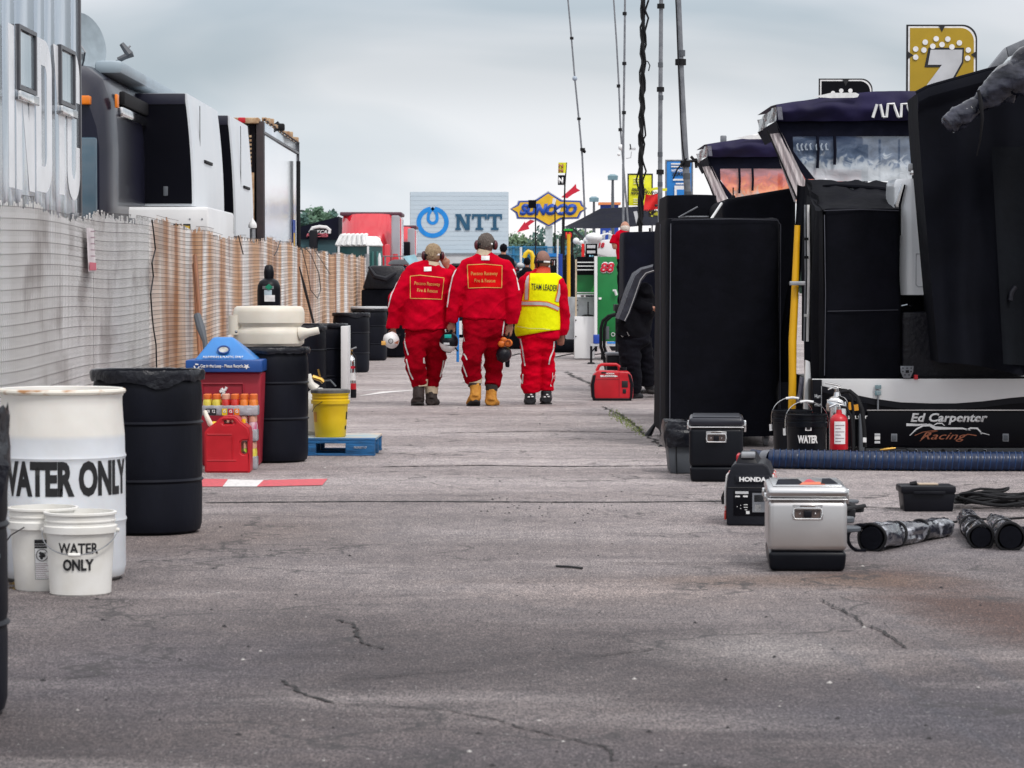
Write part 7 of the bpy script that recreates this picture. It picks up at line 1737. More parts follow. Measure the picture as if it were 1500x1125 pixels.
def black_bucket(px, py, label, word):
	t, xx, yy = pail(px, py, label, 'cooler_black', h=.375, r1=.150, r0=.138, group='black buckets by the cart')
	r_ = lambda z: .138 + .012 * z / .375
	if word:
		text('WATER', LW, t, V(xx - .003, yy, .165), V(1, 0, 0), V(0, 0, 1), .055, .155, bold=.05, fn=wrap(xx, yy, .1455), sub=True)
		side_label(t, xx, yy, r_, -.16, .16, .255, .288, LW, 'label', .002)
		side_label(t, xx, yy, r_, -.09, .09, .262, .282, LB, 'label', .0035)
	pts = [V(xx + .160 * math.sin(w), yy - .02, .315 + .155 * max(0, math.cos(w)) ** .9 + .0) for w in [math.pi * (-.5 + i / 20) for i in range(21)]]
	MB().tube([V(xx - .160, yy - .02, .22)] + pts + [V(xx + .158, yy - .02, .27)], .0035, 6).ob('handle_wire', CHR, t)
	MB().tube([pts[8], pts[10], pts[12]], .010, 8).ob('handle_grip', LW, t)
	MB().tube([V(xx - .164, yy - .025, .215), V(xx - .166, yy - .025, .265)], .012, 8).ob('handle_clip', LW, t)
	return t
black_bucket(1181, 681, 'front black bucket lettered WATER with a wire handle standing up', True)
black_bucket(1160, 673, 'rear black bucket just left of the lettered one', False)
def extinguisher(px, Y, zt, r, m, label, tagm, ztop):
	x = P(px, 600, Y).x; t = thing('fire_extinguisher', label, 'extinguisher', (x, Y, 0), group='fire extinguishers')
	MB().lathe([(r * .93, 0), (r, .012), (r, zt - .07), (r * .93, zt - .035), (r * .7, zt - .012), (r * .35, zt), (r * .28, zt + .03)], (x, Y, 0), 36).ob('cylinder', M_(m), t)
	MB().tube([(x, Y, zt + .02), (x, Y, zt + .055)], .019, 12).ob('valve', CHR, t)
	MB().tube([(x - .07, Y - .01, zt + .048), (x - .02, Y - .01, zt + .07), (x + .03, Y, zt + .062)], [.006, .008, .008], 8).ob('lever', CHR, t)
	MB().tube([(x - .09, Y - .01, zt + .10), (x - .01, Y - .01, zt + .088), (x + .03, Y, zt + .072)], [.005, .007, .008], 8).ob('lever', CHR, t)
	MB().tube([(x + .015, Y, zt + .05), (x + r * .8, Y - .02, zt + .045), (x + r * 1.3, Y - .02, zt - .02), (x + r * 1.45, Y - .02, zt - .15), (x + r * 1.5, Y - .02, .08)], .011, 10).ob('hose', RUB, t)
	if tagm:
		side_label(t, x, Y, lambda z: r, -.62, .62, zt * .44, zt * .86, LW, 'label', .0015)
		for k in range(6): side_label(t, x, Y, lambda z: r, -.5, .5 if k % 2 else .1, zt * (.48 + .06 * k), zt * (.48 + .06 * k) + .006, M_('tag_print'), 'label_print', .0025)
		MB().lathe([(r * 1.02, zt * .30), (r * 1.03, zt * .31), (r * 1.02, zt * .335)], (x, Y, 0), 30, False, False).ob('band', LB, t)
	return t
extinguisher(1229, 21.05, zpx(606, F / 21.05), .067, 'red_plastic', 'red fire extinguisher with a white label beside the WATER bucket', True, 0)
ex2 = extinguisher(1226, 22.0, zpx(580, F / 22), .086, 'chrome', 'shiny silver extinguisher standing just behind the red one', False, 0)
xx = P(1245, 600, 21.9).x
MB().tube([P(1232, 575, 21.85), P(1245, 573, 21.8), P(1256, 582, 21.75), P(1263, 600, 21.7), P(1266, 630, 21.7), P(1267, 655, 21.7)], .016, 10).ob('hose', RUB, ex2)
MB().box(tuple(P(1264.5, 648, 21.65)), tuple(P(1268.5, 641, 21.68))).ob('hose_tag', LW, ex2)
Yr = 32.8; a, b_ = P(865.5, 587, Yr), P(928.5, 587, Yr); wr_ = (b_.x - a.x); hr = zpx(533, F / Yr)
g2 = thing('generator', 'red portable generator standing in the lane beside the man in black', 'generator', ((a.x + b_.x) / 2, Yr + .14, 0), group='portable generators')
pr = [(.02, .10), (.05, .03), (.95, .03), (.985, .10), (.99, .45), (.95, .68), (.88, .80), (.16, .82), (.06, .70), (.0, .42)]
def rp(u, v, y=0): return V(a.x + wr_ * u, Yr + y, hr * v)
MB().prism([rp(u, v) for u, v in pr], V(0, .28, 0)).ob('body', M_('red_plastic'), g2, bevel=.02, bseg=3)
for pts in ([(.0, .42), (.02, .10), (.06, .02), (.13, .02), (.09, .12), (.08, .44), (.12, .70), (.06, .70)], [(.99, .45), (.97, .10), (.94, .02), (.88, .02), (.91, .12), (.915, .46), (.86, .74), (.93, .70)]):
	MB().prism([rp(u, v, -.012) for u, v in pts], V(0, .30, 0)).ob('end_guard', M_('black_plastic'), g2, bevel=.008)
MB().box(tuple(rp(.05, .0, -.01)), tuple(rp(.95, .07, .28))).ob('base_rail', M_('black_plastic'), g2, bevel=.01)
MB().tube([rp(.14, .80, .14), rp(.20, .94, .14), rp(.26, .975, .14), rp(.60, .975, .14), rp(.66, .93, .14), rp(.68, .80, .14)], .018, 10).ob('handle', M_('red_plastic'), g2)
MB().tube([rp(.76, .82, .12), rp(.76, .90, .12)], .04, 16).ob('fuel_cap', M_('black_plastic'), g2)
text('HONDA', LW, g2, rp(.45, .715, -.003), V(1, 0, 0), V(0, 0, 1), .018, .10, bold=.04)
text('EU3000is', LW, g2, rp(.42, .645, -.003), V(1, 0, 0), V(0, 0, 1), .020, .20, bold=.06)
for (u0, u1, v0, v1, m_) in ((.72, .86, .36, .54, 'letter_black'), (.74, .82, .20, .32, 'letter_black'), (.24, .36, .74, .785, 'letter_black')):
	MB().box(tuple(rp(u0, v0, -.006)), tuple(rp(u1, v1, .002))).ob('control_panel', M_(m_), g2, bevel=.004)
for v_ in (.59,): MB().tube([rp(.12, v_, -.002), rp(.66, v_, -.002)], .003, 6).ob('panel_joint', M_('bin_red'), g2)
MB().tube([rp(.66, .12, -.002), rp(.66, .78, -.002)], .003, 6).ob('panel_joint', M_('bin_red'), g2)
sx_ = thing('step_box', 'black box with a grey top behind the red generator', 'box', (P(910, 540, 36).x, 36, 0))
a, b_ = P(889, 555, 36), P(925, 530, 36); MB().box((a.x, 36, 0), (b_.x, 36.5, P(900, 521, 36).z)).ob('box', M_('black_plastic'), sx_, bevel=.015)
MB().box((a.x - .01, 35.98, P(900, 521, 36).z + .001), (b_.x, 36.5, P(900, 517, 36).z)).ob('top', M_('hydrant_grey'), sx_, bevel=.01)
bt = thing('bent_rail', 'pair of bent black tubes rising behind the red generator', 'rail', (P(885, 530, 37).x, 37, 0))
for dx in (0, 5):
	MB().tube([V(P(892 + dx, 527, 37).x, 37, .02), P(884 + dx, 520, 37), P(880 + dx, 508, 37), P(880 + dx, 482, 37), P(883 + dx, 470, 37), P(891 + dx, 463, 37), P(902 + dx, 460, 37)], .02, 8).ob('tube', RUB, bt)
# ================================================================ PEOPLE
CAMP = V(0, 0, H)
def caster_fn(bv, off):
	def fn(p):
		d = (p - CAMP).normalized(); h = bv.ray_cast(CAMP, d)
		if h[0] is None:
			h = bv.find_nearest(p); return h[0] - d * off
		return h[0] - d * off
	return fn
def ribbon_on(bv, pts, wpx, Y, m, parent, name='stripe', off=.005, step=2.0):
	pp_ = []
	for a, b_ in zip(pts[:-1], pts[1:]):
		n = max(1, int(math.hypot(b_[0] - a[0], b_[1] - a[1]) / step)); pp_ += [(a[0] + (b_[0] - a[0]) * i / n, a[1] + (b_[1] - a[1]) * i / n) for i in range(n)]
	pp_.append(pts[-1]); fn = caster_fn(bv, off); L_, C_, R_ = [], [], []
	for i, (x, y) in enumerate(pp_):
		x0, y0 = pp_[max(0, i - 1)]; x1, y1 = pp_[min(len(pp_) - 1, i + 1)]; dx, dy = x1 - x0, y1 - y0; l = math.hypot(dx, dy) or 1; nx, ny = -dy / l, dx / l
		L_.append(fn(P(x + nx * wpx / 2, y + ny * wpx / 2, Y))); C_.append(fn(P(x, y, Y))); R_.append(fn(P(x - nx * wpx / 2, y - ny * wpx / 2, Y)))
	n = len(pp_)
	return MB().add(L_ + C_ + R_, [(i, i + 1, n + i + 1, n + i) for i in range(n - 1)] + [(n + i, n + i + 1, 2 * n + i + 1, 2 * n + i) for i in range(n - 1)]).ob(name, m, parent)
def patch_on(bv, quad, Y, m, parent, name='patch', off=.005, nu=12, nv=10):
	fn = caster_fn(bv, off)
	def g(u, v):
		a, b_, c, d = quad; x = (a[0] * (1 - u) + b_[0] * u) * (1 - v) + (d[0] * (1 - u) + c[0] * u) * v; y = (a[1] * (1 - u) + b_[1] * u) * (1 - v) + (d[1] * (1 - u) + c[1] * u) * v
		return fn(P(x, y, Y))
	return MB().grid(g, nu, nv).ob(name, m, parent)
def chain(mb, path, Y, s, k=1.0, seg=20):
	mb.tube([P(x, y, Y + dy) for x, y, dy, *_ in path], [(a / s * k, b_ / s * k) for _, _, _, a, b_ in path], seg)
def hand(mb, wx, wy, wdy, tx, ty, tdy, Y, s, size=1.0):
	"""palm from wrist pixel to knuckle pixel, four curled fingers and a thumb"""
	w, k = P(wx, wy, Y + wdy), P(tx, ty, Y + tdy); d = (k - w).normalized(); side = d.cross(V(0, 1, 0)).normalized(); fw = side.cross(d).normalized()
	mb.tube([w, w.lerp(k, .5), k], [(.028, .022), (.040, .020), (.042, .016)], 12)
	for i, (o_, L_) in enumerate(((-.032, .062), (-.011, .070), (.010, .068), (.030, .054))):
		b_ = k + side * o_ * size; L2 = L_ * size
		mb.tube([b_ - d * .01, b_ + d * L2 * .45 + fw * .004, b_ + d * L2 * .75 + fw * L2 * .35, b_ + d * L2 * .60 + fw * L2 * .72], [.0105, .010, .009, .008], 8)
	b_ = w.lerp(k, .35) - side * .034
	mb.tube([b_, b_ - side * .018 + d * .03 + fw * .008, b_ - side * .010 + d * .055 + fw * .024], [.012, .011, .009], 8)
def fold(a, sx_, sz, seed, sag=0.0):
	def f(c):
		v = noise.noise(V(c.x * sx_ + seed, c.y * sx_, c.z * sz)); w = noise.noise(V(c.x * sx_ * 2.3 + seed, c.y * sx_ * 2, c.z * sz * 1.9 + c.x * 6))
		r = .35 - abs(noise.noise(V(c.x * sx_ * 1.2 + seed + 9, c.y * sx_, c.z * sz * 1.1 - c.x * 3.5)))
		return a * (1.0 * v + .6 * w + 1.5 * r * abs(r) * 2.2)
	return f
def person(name, label, Y, s, foot, hd, torso, arms, legs, boots, mats, group=None, hands=(), collar=None, cuffs=(), fold_amp=.026, vox=.0095):
	t = thing(name, label, 'person', (P(foot, 500, Y).x, Y, 0), group=group)
	mb = MB(); hx, hy, hr = hd; c = P(hx, hy, Y); R0 = hr / s
	mb.sphere(c + V(0, .01, 0), R0, 22, 16, (.94, 1.12, 1.24)); mb.sphere(c + V(0, .05, -R0 * .55), R0 * .72, 16, 12, (.9, .9, 1))     # skull and jaw
	mb.sphere(c + V(0, R0 * 1.16, -R0 * .15), R0 * .2, 10, 8, (.7, 1, 1.5))                                                     # nose
	for sgn in (-1, 1): mb.sphere(c + V(sgn * R0 * .96, .0, -R0 * .12), R0 * .3, 10, 8, (.4, .7, 1.1))                           # ears
	mb.tube([c + V(0, .0, -R0 * .6), c + V(0, -.005, -R0 * 1.9)], [R0 * .62, R0 * .72], 14)
	chain(mb, torso, Y, s, .72);
	for a in arms: chain(mb, a, Y, s, .55, 14)
	for a in legs: chain(mb, a, Y, s, .60, 14)
	for h_ in hands: hand(mb, *h_, Y, s)
	b = remesh(mb, vox, 3, t, 'body', mats['skin'])
	for sgn in (-1, 1): MB().sphere(c + V(sgn * R0 * .38, R0 * 1.03, R0 * .08), R0 * .14, 10, 8).ob('eye', LW, t)
	MB().tube([c + V(-R0 * .3, R0 * 1.02, -R0 * .62), c + V(0, R0 * 1.08, -R0 * .64), c + V(R0 * .3, R0 * 1.02, -R0 * .62)], R0 * .05, 6).ob('mouth', M_('muff_red'), t)
	if mats.get('hair'):
		mb = MB();
		mb.sphere(c + V(0, -.004, R0 * .18), R0 * 1.05, 26, 18, (.97, 1.08, 1.16))
		mb.sphere(c + V(0, -R0 * .22, -R0 * .34), R0 * .74, 20, 12, (1.05, .9, .75))
		remesh(mb, .007, 3, t, 'hair', mats['hair'], fold(.006, 30, 30, 3))
	mb = MB(); chain(mb, torso, Y, s, 1.0, 26)
	for a in arms: chain(mb, a, Y, s, 1.0, 16)
	jk = remesh(mb, vox, 4, t, 'jacket', mats['top'], fold(fold_amp * .85, 3.6, 5.5, foot))
	mb = MB()
	for a in legs: chain(mb, a, Y, s, 1.0, 18)
	tr_ = remesh(mb, vox, 4, t, 'trousers', mats['bottom'], fold(fold_amp * .62, 3.4, 11.0, foot + 3))
	for (px, py, dy, r1, ankle) in boots:
		pass
	return t, b, jk, tr_
def boot(t, m, pts, toe, Y, s, lift=0.0, sole='sole'):
	"""pts: shaft path (px,py,dy,r); toe: (px, py, length) pointing away down the lane"""
	mb = MB(); chain(mb, [(x, y, dy, r, r * 1.15) for x, y, dy, r in pts], Y, s, 1, 16)
	x, y, dy, r = pts[-1]; a = P(x, y, Y + dy); b_ = P(toe[0], toe[1], Y + dy + toe[2])
	mb.tube([a + V(0, -.05, 0), a, a.lerp(b_, .5), a.lerp(b_, .85), b_], [(r / s * .9, .045), (r / s * 1.05, .055), (r / s * 1.1, .050), (r / s * 1.05, .040), (r / s * .7, .025)], 16)
	o = remesh(mb, .008, 3, t, 'boot', m, fold(.004, 14, 18, x))
	d = b_ - a; n = d.cross(V(1, 0, 0)).normalized(); n = -n if n.z > 0 else n
	mb = MB(); pts2 = []
	for k in range(20):
		w = 2 * math.pi * k / 20; pts2.append(a.lerp(b_, .42) + d * (.62 * math.cos(w)) + V(1, 0, 0) * (r / s * 1.12 * math.sin(w)) + n * .042)
	mb.prism(pts2, n * .028); mb.ob('sole', M_(sole), o, bevel=.004)
	return o
def ear_defender(t, c, R0, sgn_list, Y, tilt=0.0, band=True, strap=True):
	e = None
	mb = MB()
	for sgn, sc in sgn_list:
		p = c + V(sgn * R0 * 1.12, -.005, -R0 * .12)
		m_ = MB(); m_.sphere(p, R0 * .52 * sc, 18, 12, (.62, .95, 1.12)); o = m_.ob('ear_cup', M_('muff_red'), t)
		MB().torus(p - V(sgn * R0 * .16, 0, 0), R0 * .46 * sc, R0 * .10, 20, 8, 'X').ob('cushion', RUB, o)
		MB().tube([p + V(sgn * R0 * .25, 0, -R0 * .3), p + V(sgn * R0 * .28, 0, R0 * .3)], R0 * .06, 6).ob('wire_arm', CHR, o)
	if band:
		pts = [c + V(R0 * 1.13 * math.sin(w), R0 * .95 * (-math.cos(w)), R0 * (-.10 + .12 * math.cos(w))) for w in [math.pi * (-.5 + i / 16) for i in range(17)]]
		MB().tube(pts, [(R0 * .10, R0 * .16)] * 17, 8).ob('neck_band', RUB, t)
		pts2 = [p + V(0, -R0 * .11, 0) for p in pts[8:13]]; MB().tube(pts2, [(R0 * .04, R0 * .12)] * 5, 8).ob('band_label', LW, t)
	if strap:
		pts = [c + V(R0 * 1.06 * math.sin(w), R0 * .1, R0 * (1.32 * math.cos(w)) + R0 * .0) for w in [math.pi * (-.48 + .96 * i / 16) for i in range(17)]]
		MB().tube(pts, R0 * .06, 6).ob('head_strap', RUB, t)
def helmet(px, py, r, Y, tilt, label, top, bottom, extra=None, group='helmets carried by the crew', rollx=0.0):
	c = P(px, py, Y); t = thing('helmet', label, 'helmet', (c.x, c.y, c.z - r), group=group)
	mb = MB(); prof = []
	n, seg = 16, 36; rot = Matrix.Rotation(tilt, 3, 'Y') @ Matrix.Rotation(rollx, 3, 'X')
	vs = []
	for i in range(n + 1):
		a = math.pi * .5 * i / n * 1.72
		for k in range(seg):
			w = 2 * math.pi * k / seg; q = V(math.sin(a) * math.cos(w) * .92, math.sin(a) * math.sin(w) * 1.12, math.cos(a)) * r
			vs.append(c + rot @ q)
	mb.mats = [top, bottom]; mb.cur = 0
	o0 = len(mb.v); mb.v += vs
	for i in range(n):
		for k in range(seg): mb.f.append((i * seg + k, i * seg + (k + 1) % seg, (i + 1) * seg + (k + 1) % seg, (i + 1) * seg + k)); mb.mi.append(0 if i < n * .58 else 1)
	mb.ob('shell', None, t)
	rim = [c + rot @ (V(math.sin(2.70) * math.cos(w) * .92, math.sin(2.70) * math.sin(w) * 1.12, math.cos(2.70)) * r) for w in [2 * math.pi * k / 30 for k in range(31)]]
	MB().tube(rim, r * .07, 6).ob('edge_trim', RUB, t)
	MB().add(rim[:-1], [tuple(range(30))]).ob('lining', BF, t, smooth=False)
	return t, c, rot
JR, PR = M_('jacket_red'), M_('pants_red')
GR = 'fire and rescue crew walking away'
# ---- middle man
Y = 31.4; s = F / Y
tB, bB, jB, pB = person('person', 'tallest man in red fire suit and tan boots walking between two colleagues', Y, s, 707, (712, 357.5, 12.0),
	[(709, 371, 0, 11, 9), (709, 376, 0, 20, 12), (709, 383, 0, 32, 15), (709, 393, .0, 37, 18), (710, 408, 0, 38, 19), (711, 425, 0, 36, 19), (711, 443, 0, 36, 19), (710.5, 458, 0, 37, 19), (710, 467, 0, 36.5, 18)],
	[[(692, 384, 0, 8, 11), (684, 389, 0, 11, 12), (676, 402, -.01, 13, 13), (668, 428, -.03, 12, 13), (663, 450, -.02, 10.5, 12), (662, 471, .02, 9.5, 10)],
     [(728, 384, 0, 8, 11), (737, 389, 0, 11.5, 12), (744, 402, -.01, 13.5, 13), (750, 428, -.04, 13, 13), (751, 450, -.04, 12, 12), (749, 473, .0, 10, 10)]],
	[[(708, 458, 0, 30, 15), (707, 472, 0, 31, 16), (700, 486, 0, 25, 18), (695, 500, -.02, 18, 17), (692, 524, -.06, 15, 15), (691, 545, .02, 14.5, 14), (694, 559, .06, 11.5, 11)],
     [(714, 470, 0, 27, 17), (721, 484, .02, 19, 17), (722, 500, .06, 17.5, 16), (723, 525, .16, 14, 14), (723, 548, .20, 13.5, 13), (721, 566, .12, 11, 11)]],
	[], {'skin': M_('skin'), 'hair': M_('hair_grey'), 'top': JR, 'bottom': PR}, GR,
	hands=[(662, 472, .02, 662, 483, .02), (748, 474, 0, 745.5, 486, 0)])
bv = bvh_of(jB)
patch_on(bv, [(684.5, 388), (735.5, 389), (735, 421.5), (686, 422)], Y, mat('patch_red', (.72, .006, .008), (.64, .004, .006), spec=.05, rough=.85, scale=9), tB, 'back_patch', .004)
ribbon_on(bv, [(684.5, 388), (710, 386.8), (735.5, 389), (735, 421.5), (710, 421), (686, 422), (684.5, 388)], 1.0, Y, M_('gold_thread'), tB, 'patch_border', .007)
fn = caster_fn(bv, .008)
for wd, yy, x0, x1 in (('Pocono Raceway', 402, 690, 729), ('Fire & Rescue', 412.5, 695, 725.5)):
	text(wd, M_('gold_thread'), tB, P((x0 + x1) / 2, yy + 1, Y), V(1, 0, 0), V(0, 0, 1), 5.4 / s, (x1 - x0) / s, bold=.004, fn=fn, name='back_lettering')
patch_on(bv, [(705, 374.5), (717, 374.5), (717, 381), (705, 381)], Y, LW, tB, 'name_tag', .006, 4, 3)
for pts in ([(669, 392), (663, 405), (658.5, 425), (655, 450)], [(752, 394), (757, 405), (760.5, 425)]): ribbon_on(bv, pts, 1.7, Y, LW, tB, 'sleeve_stripe', .005)
MB().tube([P(710, 366, Y), P(709, 371, Y), P(709, 374.5, Y)], [.078, .086, .094], 20, cap=False).ob('collar', M_('cuff_cream'), tB)
bp_ = bvh_of(pB)
for pts in ([(677, 474), (677, 486), (680, 500)], [(679, 518), (682, 522), (684, 527)], [(676, 530), (679, 538), (684, 552)], [(739, 470), (737, 482), (736, 492)], [(707, 519), (706, 530), (705.5, 545)]): ribbon_on(bp_, pts, 1.8, Y, LW, tB, 'leg_stripe', .005)
MB().tube([P(695, 554, Y + .04), P(695, 562, Y + .03)], [.088, .076], 18).ob('cuff', M_('cuff_cream'), tB)
MB().tube([P(695, 558, Y + .04), P(695, 566, Y + .02)], [.072, .070], 18).ob('sock', M_('boot_brown'), tB); MB().tube([P(720.5, 563, Y + .12), P(720, 572, Y + .12)], [.070, .066], 18).ob('sock', M_('boot_brown'), tB)
boot(tB, M_('boot_tan'), [(696, 562, .03, 8.2), (697, 572, .02, 8.2), (696, 582, .0, 8.6)], (690, 593, .15), Y, s)
boot(tB, M_('boot_tan'), [(720, 569, .12, 8), (719.5, 579, .12, 8.2), (719, 588, .10, 8.8)], (724, 591, .21), Y, s)
ear_defender(tB, P(712, 357.5, Y), 12 / s, ((-1, 1.05), (1, 1.05)), Y)
h1, c, rot = helmet(657.5, 501, .112, Y - .02, R(12), 'black and white helmet with a teal label held by the tallest man', M_('black_plastic'), WP, rollx=R(12))
patch = MB().box((c.x - .045, c.y - .118, c.z + .045), (c.x + .030, c.y - .085, c.z + .085)).ob('label', mat('label_teal', (.0, .42, .36), rough=.4), h1, bevel=.004)
MB().box((c.x - .055, c.y - .128, c.z - .03), (c.x + .01, c.y - .10, c.z - .005)).ob('label', CLP, h1, bevel=.003)
MB().tube([c + V(.0, -.04, .09), c + V(.03, -.06, .13), P(662, 485, Y)], .012, 6).ob('chin_strap', RUB, h1)
MB().tube([c + V(.07, -.06, -.06), c + V(.10, -.05, -.10)], .008, 6).ob('visor_tab', RUB, h1)
h2, c, rot = helmet(738, 519, .092, Y - .0, R(28), 'black bag shaped helmet with an orange respirator hanging from the right hand', M_('leather_black'), M_('leather_black'))
for dx, dz_, r in ((.045, .125, .052), (-.02, .115, .045), (.0, .16, .035)):
	MB().sphere(c + V(dx, -.05, dz_), r, 16, 10, (1, .6, .85)).ob('respirator', M_('orange_ball'), h2)
MB().torus(c + V(.045, -.085, .125), .03, .008, 18, 6, 'Y').ob('filter_ring', mat('orange_dark', (.35, .07, .01), rough=.6), h2)
MB().tube([c + V(0, 0, .15), P(745, 492, Y), P(746, 486, Y)], .012, 6).ob('strap', RUB, h2)
# ---- left man
Y = 31.5; s = F / Y
tA, bA, jA, pA = person('person', 'man with pale hair in red fire suit raising one hand to his ear', Y, s, 622, (634.5, 373, 12.0),
	[(633, 384, 0, 13, 10), (631, 390, 0, 25, 13), (629, 398, 0, 35, 16), (627, 410, 0, 37, 19), (625, 430, 0, 36, 20), (623, 450, 0, 34, 20), (622, 470, 0, 34, 20), (622, 482, 0, 34, 19)],
	[[(610, 397, 0, 8, 11), (601, 403, 0, 11, 12), (591, 420, -.01, 12.5, 13), (582, 440, -.02, 12, 12), (578, 460, 0, 10.5, 11), (576, 481, .03, 9.5, 10)],
     [(645, 397, 0, 8, 11), (653, 403, 0, 11, 12), (664, 418, .02, 11, 12), (671, 426, .06, 10, 10), (668, 410, .10, 9, 9), (660, 396, .09, 8, 8), (655, 391, .07, 7, 7)]],
	[[(621, 474, 0, 28, 16), (620, 488, 0, 28, 16), (611, 500, -.01, 21, 17), (608, 512, -.04, 16.5, 16), (608, 536, -.05, 14, 14), (612, 554, .02, 13, 12), (616, 563, .04, 12, 12)],
     [(628, 486, 0, 24, 17), (636, 500, .03, 17, 16), (638, 516, .08, 15.5, 15), (637, 540, .14, 13, 13), (633, 558, .15, 12, 12), (632, 571, .14, 9, 10)]],
	[], {'skin': M_('skin'), 'hair': M_('hair_blonde'), 'top': JR, 'bottom': PR}, GR,
	hands=[(576, 482, .03, 575, 491, .03), (655, 391, .07, 651, 383, .05)])
bv = bvh_of(jA)
patch_on(bv, [(601, 404.5), (650.5, 406.5), (647, 438.5), (601, 437)], Y, M_('jacket_red'), tA, 'back_patch', .004)
ribbon_on(bv, [(601, 404.5), (615, 403), (650.5, 407), (647, 438.5), (625, 437.5), (601, 437), (601, 404.5)], 1.0, Y, M_('gold_thread'), tA, 'patch_border', .007)
fn = caster_fn(bv, .008)
for wd, yy, x0, x1 in (('Pocono Raceway', 417.5, 607, 644.5), ('Fire & Rescue', 427.5, 611, 641)):
	text(wd, M_('gold_thread'), tA, P((x0 + x1) / 2, yy + .5, Y), V(1, 0, -.05), V(.05, 0, 1), 5.2 / s, (x1 - x0) / s, bold=.004, fn=fn, name='back_lettering')
patch_on(bv, [(621, 391), (632, 390.5), (632, 397), (621, 397.5)], Y, LW, tA, 'name_tag', .006, 4, 3)
for pts in ([(586, 404), (579, 418), (573, 432), (568.5, 450)],): ribbon_on(bv, pts, 1.7, Y, LW, tA, 'sleeve_stripe', .005)
MB().tube([P(634, 383, Y), P(633.5, 386, Y), P(633, 388.5, Y)], [.080, .086, .092], 20, cap=False).ob('collar', M_('cuff_cream'), tA)
bp_ = bvh_of(pA)
for pts in ([(593, 488), (592, 498), (594, 508), (598, 520)], [(595, 526), (597, 534), (600, 546), (605, 556)], [(650, 528), (648, 540), (645, 552)], [(621, 524), (621, 532)]): ribbon_on(bp_, pts, 1.9, Y, LW, tA, 'leg_stripe', .005)
MB().tube([P(615, 557, Y + .04), P(616, 567, Y + .03)], [.092, .078], 18).ob('cuff', M_('cuff_cream'), tA)
MB().tube([P(632, 567, Y + .14), P(632, 577, Y + .13)], [.076, .070], 18).ob('cuff', M_('cuff_cream'), tA)
boot(tA, M_('boot_brown'), [(614, 565, .03, 8.5), (613, 576, .01, 8.5), (613, 584, .0, 8.8)], (610, 592, .16), Y, s)
boot(tA, M_('boot_brown'), [(632, 574, .13, 8.2), (632, 582, .12, 8.6), (632, 587, .10, 9)], (636, 590, .22), Y, s)
ear_defender(tA, P(634.5, 373, Y), 12 / s, ((-1, 1.0), (1, .9)), Y, strap=False)
h3, c, rot = helmet(573, 498, .095, Y - .04, R(155), 'upturned white helmet with a small gold badge held by the pale haired man', WP, WP)
MB().box((c.x - .105, c.y - .075, c.z - .055), (c.x - .055, c.y - .05, c.z - .01)).ob('badge', M_('gold_thread'), h3, bevel=.006)
MB().torus(c + V(-.0, -.12, -.01), .024, .004, 20, 6, 'Y').ob('round_mark', LB, h3)
MB().prism([c + V(.035, -.108, -.03), c + V(.09, -.09, .0), c + V(.075, -.09, -.045)], V(0, -.012, 0)).ob('vent', M_('copper_print'), h3)
MB().tube([c + V(.02, -.03, .05), P(575, 490, Y), P(582, 492, Y - .02), c + V(.10, -.03, .06)], .012, 6).ob('chin_strap', RUB, h3)
# ---- right man with vest
Y = 31.8; s = F / Y
torC = [(794, 395, 0, 10, 9), (794, 400, 0, 18, 11), (794, 406, 0, 27, 14), (794, 416, 0, 29, 17), (793, 432, 0, 28.5, 18), (791, 450, 0, 29, 18), (789, 468, 0, 31, 18), (788, 484, 0, 31.5, 18), (788, 495, 0, 31, 18)]
tC, bC, jC, pC = person('person', 'shorter bald man in red suit and yellow vest marked TEAM LEADER', Y, s, 790, (795, 382.5, 11.3), torC,
	[[(778, 406, 0, 7, 10), (771, 412, 0, 9, 11), (765, 430, -.02, 10, 11), (760, 452, -.01, 9, 10), (760, 474, .03, 8, 9)],
     [(809, 406, 0, 7, 10), (816, 412, 0, 9.5, 11), (822, 430, -.01, 10.5, 11), (826, 452, -.02, 10, 11), (826, 470, 0, 9.5, 10), (823, 489, .04, 8, 9)]],
	[[(788, 488, 0, 29, 17), (785, 500, 0, 26, 17), (779, 512, .0, 17, 16), (778, 530, .02, 15, 15), (777, 550, .03, 14, 14), (778, 565, .03, 14, 13), (779, 576, .03, 12, 12)],
     [(792, 494, 0, 24, 16), (799, 510, .04, 15, 15), (800, 530, .09, 14, 14), (800, 550, .12, 13, 13), (800, 564, .12, 13, 12), (800, 573, .12, 11, 11)]],
	[], {'skin': M_('skin_tan'), 'hair': None, 'top': JR, 'bottom': mat('pants_bright', (.66, .0, .018), (.46, .0, .010), spec=.05, rough=.85, scale=6, bump=.4, bscale=18)}, GR,
	hands=[(823, 490, .04, 822, 499, .04), (760, 474, .03, 760, 483, .03)])
mb = MB(); chain(mb, [(x + (0 if y > 440 else 0), y, dy, a + 2.6, b_ + 4.0) for x, y, dy, a, b_ in torC[1:8]] + [(788.5, 487, 0, 33.5, 20)], Y, s, 1.0, 26)
vest = remesh(mb, .009, 4, tC, 'safety_vest', M_('vest_yellow'), fold(.005, 3, 5, 5))
mb2 = MB()
bv = bvh_of(vest)
patch_on(bv, [(797, 484), (822, 479), (821, 493.5), (810, 491)], Y, M_('vest_yellow'), tC, 'vest_tail', .004)
def vstripe(pts, w=4.6):
	ribbon_on(bv, pts, w + 3.4, Y, M_('vest_orange'), tC, 'orange_trim', .006); ribbon_on(bv, pts, w, Y, M_('reflective'), tC, 'reflective_band', .010)
vstripe([(772.5, 401), (772, 412), (771.5, 426), (771, 439)]); vstripe([(821, 416), (819.5, 428), (816, 442)], 4.2)
vstripe([(761, 444), (775, 444.5), (790, 444.5), (801, 445.5), (811, 449), (819, 453)], 4.6)
